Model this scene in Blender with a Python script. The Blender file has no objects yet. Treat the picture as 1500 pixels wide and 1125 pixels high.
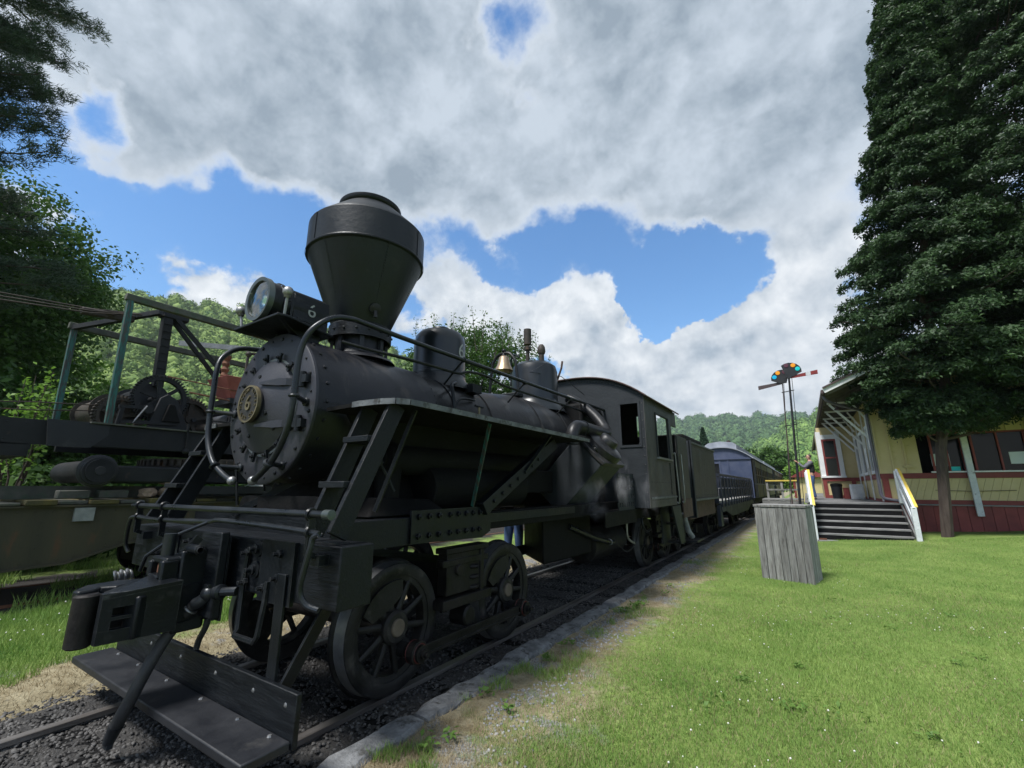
import bpy, bmesh, math, random
import numpy as np
from mathutils import Vector, Matrix, noise
R = math.radians
scene = bpy.context.scene
COL = scene.collection
random.seed(7); RNG = np.random.default_rng(7)

# ---------------------------------------------------------------- camera, world, sun, exposure
camd = bpy.data.cameras.new('camera'); cam = bpy.data.objects.new('camera', camd); COL.objects.link(cam)
cam.location = (3.62, 0, 1.53)
cam.rotation_euler = (R(90 + 13.218), 0, R(32.984))
camd.sensor_width = 36; camd.lens = 645 / 1500 * 36
camd.clip_start = .05; camd.clip_end = 6000
scene.camera = cam
SUN_EL, SUN_AZ = R(61), math.atan2(-.95, -.28)          # direction towards the sun
sd = bpy.data.lights.new('sun', 'SUN'); sun = bpy.data.objects.new('sun', sd); COL.objects.link(sun)
sd.energy = 4.2; sd.angle = R(13); sd.color = (1, .98, .95)
sv = Vector((math.cos(SUN_EL) * math.cos(SUN_AZ), math.cos(SUN_EL) * math.sin(SUN_AZ), math.sin(SUN_EL)))
sun.rotation_euler = sv.to_track_quat('Z', 'Y').to_euler()
scene.view_settings.view_transform = 'Standard'; scene.view_settings.look = 'None'
scene.view_settings.gamma = 1; scene.view_settings.use_curve_mapping = False
scene.view_settings.exposure = 0.42

W = bpy.data.worlds.new('World'); scene.world = W; W.use_nodes = True
def build_world():
    nt = W.node_tree; nt.nodes.clear(); L = nt.links.new
    def N(t, **k):
        n = nt.nodes.new(t)
        for a, b in k.items(): setattr(n, a, b)
        return n
    def math_(op, a, b=None, clamp=False):
        n = N('ShaderNodeMath', operation=op); n.use_clamp = clamp
        for i, q in enumerate((a, b)):
            if q is None: continue
            if isinstance(q, (int, float)): n.inputs[i].default_value = q
            else: L(q, n.inputs[i])
        return n.outputs[0]
    def vmath(op, a, b):
        n = N('ShaderNodeVectorMath', operation=op)
        for i, q in enumerate((a, b)):
            if isinstance(q, (tuple, list)): n.inputs[i].default_value = q
            else: L(q, n.inputs[i])
        return n
    def mapr(v, a, b, c=0., d=1., smooth=True):
        n = N('ShaderNodeMapRange'); n.interpolation_type = 'SMOOTHSTEP' if smooth else 'LINEAR'
        L(v, n.inputs['Value']); n.inputs['From Min'].default_value = a; n.inputs['From Max'].default_value = b
        n.inputs['To Min'].default_value = c; n.inputs['To Max'].default_value = d
        return n.outputs['Result']
    def mixc(f, a, b):
        n = N('ShaderNodeMix', data_type='RGBA')
        if isinstance(f, (int, float)): n.inputs[0].default_value = f
        else: L(f, n.inputs[0])
        for i, q in ((6, a), (7, b)):
            if isinstance(q, tuple): n.inputs[i].default_value = (*q, 1)
            else: L(q, n.inputs[i])
        return n.outputs[2]
    sky = N('ShaderNodeTexSky', sky_type='NISHITA'); sky.sun_disc = False
    sky.sun_elevation = SUN_EL; sky.sun_rotation = math.pi / 2 - SUN_AZ
    sky.air_density = 1.2; sky.dust_density = .25; sky.ozone_density = 3.0; sky.altitude = 700
    tc = N('ShaderNodeTexCoord'); nv = vmath('NORMALIZE', tc.outputs['Generated'], (0, 0, 0)).outputs[0]
    sep = N('ShaderNodeSeparateXYZ'); L(nv, sep.inputs[0]); z = sep.outputs[2]
    zc = math_('MAXIMUM', z, 0.0)
    den = math_('ADD', zc, .30)
    inv = math_('DIVIDE', 1.0, den)
    sc = N('ShaderNodeVectorMath', operation='SCALE'); L(nv, sc.inputs[0]); L(inv, sc.inputs['Scale'])
    q = sc.outputs[0]
    def fbm(vec, scale, detail, rough, dist=0., off=None):
        if off: vec = vmath('ADD', vec, off).outputs[0]
        n = N('ShaderNodeTexNoise'); L(vec, n.inputs['Vector'])
        n.inputs['Scale'].default_value = scale; n.inputs['Detail'].default_value = detail
        n.inputs['Roughness'].default_value = rough; n.inputs['Distortion'].default_value = dist
        return n.outputs['Fac']
    O = (3.1, 7.7, 1.3)
    n1 = fbm(q, 2.3, 9, .52, .15, O)
    sh = tuple(O[i] + .10 * sv[i] * (1, 1, .6)[i] + (.0, .0, .05)[i] for i in range(3))
    n2 = fbm(q, 2.3, 4, .50, .15, sh)
    n3 = fbm(nv, 9.0, 8, .6, .1, (1.7, 4.2, 9.9))
    n5 = fbm(q, 6.5, 6, .62, .9, (5.5, 2.2, 8.1))
    n4 = fbm(nv, 9.0, 4, .55, .1, (1.7, 4.2, 9.9 + .045))
    wn = N('ShaderNodeTexNoise'); L(nv, wn.inputs['Vector']); wn.inputs['Scale'].default_value = 4.2; wn.inputs['Detail'].default_value = 7; wn.inputs['Roughness'].default_value = .6
    wv = vmath('SUBTRACT', wn.outputs['Color'], (.5, .5, .5)).outputs[0]
    ws = N('ShaderNodeVectorMath', operation='SCALE'); L(wv, ws.inputs[0]); ws.inputs['Scale'].default_value = .30
    nw = vmath('NORMALIZE', vmath('ADD', nv, ws.outputs[0]).outputs[0], (0, 0, 0)).outputs[0]
    # coverage: a grey sheet high up, broken cumulus lower down
    sw = N('ShaderNodeSeparateXYZ'); L(nw, sw.inputs[0])
    cov = mapr(sw.outputs[2], .46, .60, .0, .30)
    low = mapr(z, .18, .50, 1., 0.)
    acc = math_('ADD', cov, math_('MULTIPLY', low, .07))
    for (dx, dy, dz, rad, w) in SKY_BLOBS:
        d = vmath('DOT_PRODUCT', nw, (dx, dy, dz)).outputs['Value']
        acc = math_('ADD', acc, mapr(d, math.cos(R(rad)), 1., 0., w, False))
    nm = math_('ADD', math_('ADD', math_('MULTIPLY', n1, .95), math_('MULTIPLY', n3, .55)), -.25)
    D = math_('ADD', nm, acc)
    hi = mapr(z, .36, .56)                                  # 0 low cumulus, 1 high grey sheet
    aL = mapr(D, .49, .605); aH = mapr(D, .43, .70)
    alpha = math_('ADD', math_('MULTIPLY', aL, math_('SUBTRACT', 1., hi)), math_('MULTIPLY', aH, hi))
    thick = mapr(D, .55, .82)
    lit = math_('ADD', math_('MULTIPLY', math_('SUBTRACT', n1, n2), 2.0), math_('MULTIPLY', math_('SUBTRACT', n3, n4), 2.4))
    lith = math_('ADD', math_('ADD', lit, math_('MULTIPLY', math_('SUBTRACT', n5, .5), .9)), .46, True)
    lit = math_('ADD', lit, .52, True)
    lowc = mixc(lit, (3.1, 3.7, 4.4), (7.2, 7.45, 7.7))
    hic = mixc(lith, (2.3, 2.85, 3.45), (4.5, 5.1, 5.8))
    edge = mixc(thick, (5.6, 6.1, 6.7), hic)
    cloud = mixc(hi, lowc, edge)
    hz = mapr(z, .02, .20, .55, 0.)                         # pale air close to the horizon
    base = mixc(.0, sky.outputs[0], (1, 1, 1))
    hs = N('ShaderNodeHueSaturation'); hs.inputs['Saturation'].default_value = 1.22; hs.inputs['Value'].default_value = 1.5
    L(base, hs.inputs['Color'])
    pale = mixc(hz, hs.outputs[0], (4.8, 5.2, 5.7))
    fin = mixc(alpha, pale, cloud)
    bg = N('ShaderNodeBackground'); L(fin, bg.inputs[0]); bg.inputs[1].default_value = .1
    out = N('ShaderNodeOutputWorld'); L(bg.outputs[0], out.inputs[0])
SKY_BLOBS = [
 (-0.3674, 0.5384, 0.7584, 6.5, -0.42),
 (-0.7766, 0.1046, 0.6212, 15, -0.1),
 (-0.8567, 0.0763, 0.5101, 8, -0.12),
 (-0.1161, 0.9211, 0.3716, 8, -0.28),
 (-0.2263, 0.9127, 0.3402, 5, -0.22),
 (-0.8454, 0.3167, 0.4301, 12, -0.34),
 (-0.7754, 0.4132, 0.4776, 8, -0.2),
 (-0.8914, 0.2255, 0.3932, 8, -0.16),
 (-0.8900, 0.1011, 0.4445, 4, -0.2),
 (-0.8228, 0.1117, 0.5573, 3, -0.25),
 (-0.8619, 0.1326, 0.4894, 11, 0.24),
 (-0.8551, 0.1909, 0.4820, 8, 0.16),
 (-0.3613, 0.7712, 0.5241, 8, -0.26),
 (-0.2525, 0.8388, 0.4824, 8, -0.26),
 (-0.1921, 0.9034, 0.3834, 8, -0.3),
 (-0.0888, 0.9182, 0.3861, 7, -0.26),
 (-0.1575, 0.8889, 0.4302, 6, -0.2),
 (-0.5706, 0.6378, 0.5173, 7, -0.26),
 (-0.4780, 0.7364, 0.4788, 5, -0.2),
 (-0.1718, 0.9220, 0.3470, 5, -0.2),
 (-0.8688, 0.3366, 0.3631, 7, 0.34),
 (-0.9074, 0.2713, 0.3209, 5, 0.16),
 (-0.3596, 0.8290, 0.4284, 7, 0.3),
 (-0.3330, 0.8725, 0.3575, 8, 0.26),
 (-0.3176, 0.9045, 0.2846, 8, 0.22),
 (-0.6159, 0.6488, 0.4470, 6, 0.28),
 (-0.5562, 0.7179, 0.4187, 6, 0.26),
 (-0.4810, 0.7974, 0.3644, 6, 0.22),
 (0.0019, 0.9619, 0.2736, 8, 0.32),
 (-0.1076, 0.9605, 0.2568, 9, 0.3),
 (0.0286, 0.9199, 0.3912, 7, 0.28),
 (-0.2438, 0.9443, 0.2210, 8, 0.26),
 (-0.0670, 0.9793, 0.1910, 9, 0.22),
 (-0.6593, 0.3457, 0.6677, 20, 0.1),
 (-0.4800, 0.6118, 0.6287, 14, 0.1),
 (-0.1069, 0.7457, 0.6577, 22, 0.14),
 (0.0300, 0.8760, 0.4814, 9, 0.12),
]
build_world()

# ---------------------------------------------------------------- helpers
def wm(o):
    return (wm(o.parent) @ o.matrix_parent_inverse @ o.matrix_basis) if o.parent else o.matrix_basis.copy()
def tag(o, label=None, cat=None, group=None, kind=None):
    if label: o['label'] = label
    if cat: o['category'] = cat
    if group: o['group'] = group
    if kind: o['kind'] = kind
    return o
def thing(name, label, cat, loc=(0, 0, 0), group=None, kind=None):
    o = bpy.data.objects.new(name, None); COL.objects.link(o); o.location = loc; o.empty_display_size = .2
    return tag(o, label, cat, group, kind)
def link(name, me, parent=None, M=None, mat=None):
    o = bpy.data.objects.new(name, me); COL.objects.link(o)
    if parent is not None:
        o.parent = parent; o.matrix_parent_inverse = wm(parent).inverted()
    if M is not None: o.matrix_basis = M
    if mat is not None and not me.materials: me.materials.append(mat)
    return o
def frame_from(d, up=(0, 0, 1)):
    d = Vector(d).normalized(); up = Vector(up)
    s = d.cross(up)
    if s.length < 1e-4: s = d.cross(Vector((1, 0, 0)))
    s.normalize(); u = s.cross(d).normalized()
    return d, s, u
class MB:
    def __init__(s): s.v = []; s.f = []
    def add(s, vs, fs):
        n = len(s.v); s.v += [tuple(p) for p in vs]; s.f += [tuple(i + n for i in f) for f in fs]; return s
    HEX = ((0, 3, 2, 1), (4, 5, 6, 7), (0, 1, 5, 4), (1, 2, 6, 5), (2, 3, 7, 6), (3, 0, 4, 7))
    def hexa(s, p): return s.add(p, s.HEX)
    def box(s, a, b):
        (x0, y0, z0), (x1, y1, z1) = [min(i, j) for i, j in zip(a, b)], [max(i, j) for i, j in zip(a, b)]
        return s.hexa([(x0, y0, z0), (x1, y0, z0), (x1, y1, z0), (x0, y1, z0), (x0, y0, z1), (x1, y0, z1), (x1, y1, z1), (x0, y1, z1)])
    def beam(s, p0, p1, w, h, up=(0, 0, 1)):
        p0 = Vector(p0); p1 = Vector(p1); d, sd_, u = frame_from(p1 - p0, up); a = sd_ * w / 2; b = u * h / 2
        return s.hexa([p0 - a - b, p0 + a - b, p1 + a - b, p1 - a - b, p0 - a + b, p0 + a + b, p1 + a + b, p1 - a + b])
    def prism(s, poly, vec):
        n = len(poly); vec = Vector(vec); P0 = [Vector(p) for p in poly]
        nrm = Vector((0, 0, 0))
        for i in range(n): nrm += P0[i].cross(P0[(i + 1) % n])
        if nrm.dot(vec) > 0: P0.reverse()
        vs = P0 + [p + vec for p in P0]
        return s.add(vs, [tuple(range(n)), tuple(range(2 * n - 1, n - 1, -1))] + [(i, i + n, (i + 1) % n + n, (i + 1) % n) for i in range(n)])
    def lathe(s, prof, o=(0, 0, 0), axis=(0, 0, 1), n=32, closed=False):
        o = Vector(o); d, a, b = frame_from(axis, (0, 0, 1) if abs(Vector(axis).normalized().z) < .9 else (0, 1, 0))
        base = len(s.v); rows = []
        for r, t in prof:
            if abs(r) < 1e-6:
                rows.append([len(s.v)]); s.v.append(tuple(o + d * t))
            else:
                row = []
                for k in range(n):
                    an = 2 * math.pi * k / n; row.append(len(s.v))
                    s.v.append(tuple(o + d * t + (a * math.cos(an) + b * math.sin(an)) * r))
                rows.append(row)
        pr = list(zip(rows, rows[1:])) + ([(rows[-1], rows[0])] if closed else [])
        for A, B in pr:
            for k in range(n):
                k2 = (k + 1) % n
                if len(A) == 1 and len(B) == 1: continue
                if len(A) == 1: s.f.append((A[0], B[k], B[k2]))
                elif len(B) == 1: s.f.append((A[k2], A[k], B[0]))
                else: s.f.append((A[k], B[k], B[k2], A[k2]))
        return s
    def cyl(s, p0, p1, r0, r1=None, n=20):
        p0 = Vector(p0); p1 = Vector(p1); L_ = (p1 - p0).length; r1 = r0 if r1 is None else r1
        return s.lathe([(0, 0), (r0, 0), (r1, L_), (0, L_)], p0, p1 - p0, n)
    def ball(s, c, r, n=12, sc=1.0):
        m = max(4, n // 2)
        return s.lathe([(max(0, r * math.sin(math.pi * i / m)) if 0 < i < m else 0, -r * sc * math.cos(math.pi * i / m)) for i in range(m + 1)], c, (0, 0, 1), n)
    def tube(s, pts, r, n=8, caps=True):
        pts = [Vector(p) for p in pts]; m = len(pts); rs = r if isinstance(r, (list, tuple)) else [r] * m
        T = [(pts[min(i + 1, m - 1)] - pts[max(i - 1, 0)]).normalized() for i in range(m)]
        d, a, b = frame_from(T[0]); base = len(s.v)
        for i in range(m):
            a = (a - T[i] * a.dot(T[i])).normalized(); b = T[i].cross(a)
            for k in range(n):
                an = 2 * math.pi * k / n; s.v.append(tuple(pts[i] + (a * math.cos(an) + b * math.sin(an)) * rs[i]))
        for i in range(m - 1):
            for k in range(n):
                k2 = (k + 1) % n; A = base + i * n; B = A + n
                s.f.append((A + k, A + k2, B + k2, B + k))
        if caps:
            s.f.append(tuple(base + k for k in reversed(range(n)))); s.f.append(tuple(base + (m - 1) * n + k for k in range(n)))
        return s
    def torus(s, c, axis, R_, r, n=32, m=8):
        return s.lathe([(R_ + r * math.cos(2 * math.pi * i / m), r * math.sin(2 * math.pi * i / m)) for i in range(m)], c, axis, n, True)
    def mesh(s, name, mat=None, sharp=35):
        me = bpy.data.meshes.new(name); me.from_pydata(s.v, [], s.f)
        me.shade_smooth(); me.set_sharp_from_angle(angle=R(sharp))
        if mat: me.materials.append(mat)
        return me
    def build(s, name, mat, parent=None, sharp=35, bevel=0, kind=None, label=None, cat=None, group=None):
        o = link(name, s.mesh(name, mat, sharp), parent)
        if bevel:
            b = o.modifiers.new('edge', 'BEVEL'); b.width = bevel; b.segments = 2; b.limit_method = 'ANGLE'; b.angle_limit = R(40)
        return tag(o, label, cat, group, kind)
def smooth_path(pts, n=6):
    P_ = [Vector(p) for p in pts]; out = []
    for i in range(len(P_) - 1):
        a = P_[max(i - 1, 0)]; b = P_[i]; c = P_[i + 1]; d = P_[min(i + 2, len(P_) - 1)]
        for k in range(n):
            t = k / n
            out.append(.5 * ((2 * b) + (c - a) * t + (2 * a - 5 * b + 4 * c - d) * t * t + (3 * b - a - 3 * c + d) * t ** 3))
    out.append(P_[-1]); return out
def text_mesh(body, size, extrude, mat, align='CENTER'):
    cu = bpy.data.curves.new('lettering', 'FONT'); cu.body = body; cu.size = size; cu.extrude = extrude
    cu.align_x = align; cu.align_y = 'CENTER'; cu.resolution_u = 4
    ob = bpy.data.objects.new('lettering', cu); COL.objects.link(ob)
    dg = bpy.context.evaluated_depsgraph_get(); me = bpy.data.meshes.new_from_object(ob.evaluated_get(dg))
    bpy.data.objects.remove(ob); bpy.data.curves.remove(cu)
    me.materials.clear(); me.materials.append(mat); return me

# ---------------------------------------------------------------- materials
def pm(name, c1, c2=None, scale=4., rough=.6, metal=0., bump=0., detail=6, stretch=(1, 1, 1), rough2=None, lo=.35, hi=.65,
       c3=None, s3=20., l3=.6, h3=.7, bscale=None, spec=None, coords='Object', wear=0, vary=0):
    m = bpy.data.materials.new(name); m.use_nodes = True; nt = m.node_tree; L = nt.links.new
    b = nt.nodes['Principled BSDF']; b.inputs['Metallic'].default_value = metal; b.inputs['Roughness'].default_value = rough
    if spec is not None: b.inputs['Specular IOR Level'].default_value = spec
    tc = nt.nodes.new('ShaderNodeTexCoord'); mp = nt.nodes.new('ShaderNodeMapping'); mp.inputs['Scale'].default_value = stretch
    L(tc.outputs[coords], mp.inputs[0])
    def nz(s_, d_=detail):
        n = nt.nodes.new('ShaderNodeTexNoise'); L(mp.outputs[0], n.inputs['Vector']); n.inputs['Scale'].default_value = s_
        n.inputs['Detail'].default_value = d_; n.inputs['Roughness'].default_value = .62; return n.outputs['Fac']
    def mr(v, a, bb, c=0., d=1.):
        n = nt.nodes.new('ShaderNodeMapRange'); L(v, n.inputs[0]); n.inputs[1].default_value = a; n.inputs[2].default_value = bb
        n.inputs[3].default_value = c; n.inputs[4].default_value = d; return n.outputs[0]
    if c2 is None: b.inputs['Base Color'].default_value = (*c1, 1)
    else:
        f = nz(scale); mx = nt.nodes.new('ShaderNodeMix'); mx.data_type = 'RGBA'; L(mr(f, lo, hi), mx.inputs[0])
        mx.inputs[6].default_value = (*c1, 1); mx.inputs[7].default_value = (*c2, 1); col = mx.outputs[2]
        if c3 is not None:
            g = nz(s3); m3 = nt.nodes.new('ShaderNodeMix'); m3.data_type = 'RGBA'; L(mr(g, l3, h3), m3.inputs[0])
            L(col, m3.inputs[6]); m3.inputs[7].default_value = (*c3, 1); col = m3.outputs[2]
        if vary:                                         # each board its own tone
            oi = nt.nodes.new('ShaderNodeObjectInfo'); hv_ = nt.nodes.new('ShaderNodeHueSaturation'); L(mr(oi.outputs['Random'], 0, 1, 1 - vary, 1 + vary), hv_.inputs['Value']); L(col, hv_.inputs['Color']); col = hv_.outputs[0]
        L(col, b.inputs['Base Color'])
        if rough2 is not None: L(mr(f, lo, hi, rough, rough2), b.inputs['Roughness'])
    if wear and c2 is not None:                          # paint rubbed pale along real edges
        bv = nt.nodes.new('ShaderNodeBevel'); bv.samples = 4; bv.inputs[0].default_value = .007
        ge = nt.nodes.new('ShaderNodeNewGeometry'); dt = nt.nodes.new('ShaderNodeVectorMath'); dt.operation = 'DOT_PRODUCT'; L(bv.outputs[0], dt.inputs[0]); L(ge.outputs['Normal'], dt.inputs[1])
        mu = nt.nodes.new('ShaderNodeMath'); mu.operation = 'MULTIPLY'; L(mr(dt.outputs['Value'], .97, .82), mu.inputs[0]); L(mr(nz(11, 5), .38, .62), mu.inputs[1])
        mw = nt.nodes.new('ShaderNodeMix'); mw.data_type = 'RGBA'; mw.clamp_factor = True; L(mu.outputs[0], mw.inputs[0]); L(col, mw.inputs[6]); mw.inputs[7].default_value = (wear, wear * 1.02, wear * 1.05, 1); L(mw.outputs[2], b.inputs['Base Color'])
    if bump:
        bn = nt.nodes.new('ShaderNodeBump'); bn.inputs['Strength'].default_value = bump; bn.inputs['Distance'].default_value = .02
        L(nz(bscale or scale * 3), bn.inputs['Height']); L(bn.outputs[0], b.inputs['Normal'])
    return m
def leafmat(name, c1, c2, trans=.35, rough=.55, nscale=.9):
    m = bpy.data.materials.new(name); m.use_nodes = True; nt = m.node_tree; L = nt.links.new; b = nt.nodes['Principled BSDF']
    g = nt.nodes.new('ShaderNodeNewGeometry'); tc = nt.nodes.new('ShaderNodeTexCoord')
    n = nt.nodes.new('ShaderNodeTexNoise'); n.inputs['Scale'].default_value = nscale; n.inputs['Detail'].default_value = 3; L(tc.outputs['Object'], n.inputs['Vector'])
    ad = nt.nodes.new('ShaderNodeMath'); ad.operation = 'MULTIPLY_ADD'; L(n.outputs['Fac'], ad.inputs[0]); ad.inputs[1].default_value = 1.4
    mu = nt.nodes.new('ShaderNodeMath'); mu.operation = 'MULTIPLY_ADD'; L(g.outputs['Random Per Island'], mu.inputs[0]); mu.inputs[1].default_value = .7; mu.inputs[2].default_value = -.55
    L(mu.outputs[0], ad.inputs[2])
    mx = nt.nodes.new('ShaderNodeMix'); mx.data_type = 'RGBA'; mx.clamp_factor = True; L(ad.outputs[0], mx.inputs[0])
    mx.inputs[6].default_value = (*c1, 1); mx.inputs[7].default_value = (*c2, 1)
    L(mx.outputs[2], b.inputs['Base Color']); b.inputs['Roughness'].default_value = rough; b.inputs['Specular IOR Level'].default_value = .3
    tr = nt.nodes.new('ShaderNodeBsdfTranslucent'); L(mx.outputs[2], tr.inputs[0])
    ms = nt.nodes.new('ShaderNodeMixShader'); ms.inputs[0].default_value = trans
    L(b.outputs[0], ms.inputs[1]); L(tr.outputs[0], ms.inputs[2]); L(ms.outputs[0], nt.nodes['Material Output'].inputs[0])
    return m
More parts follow.
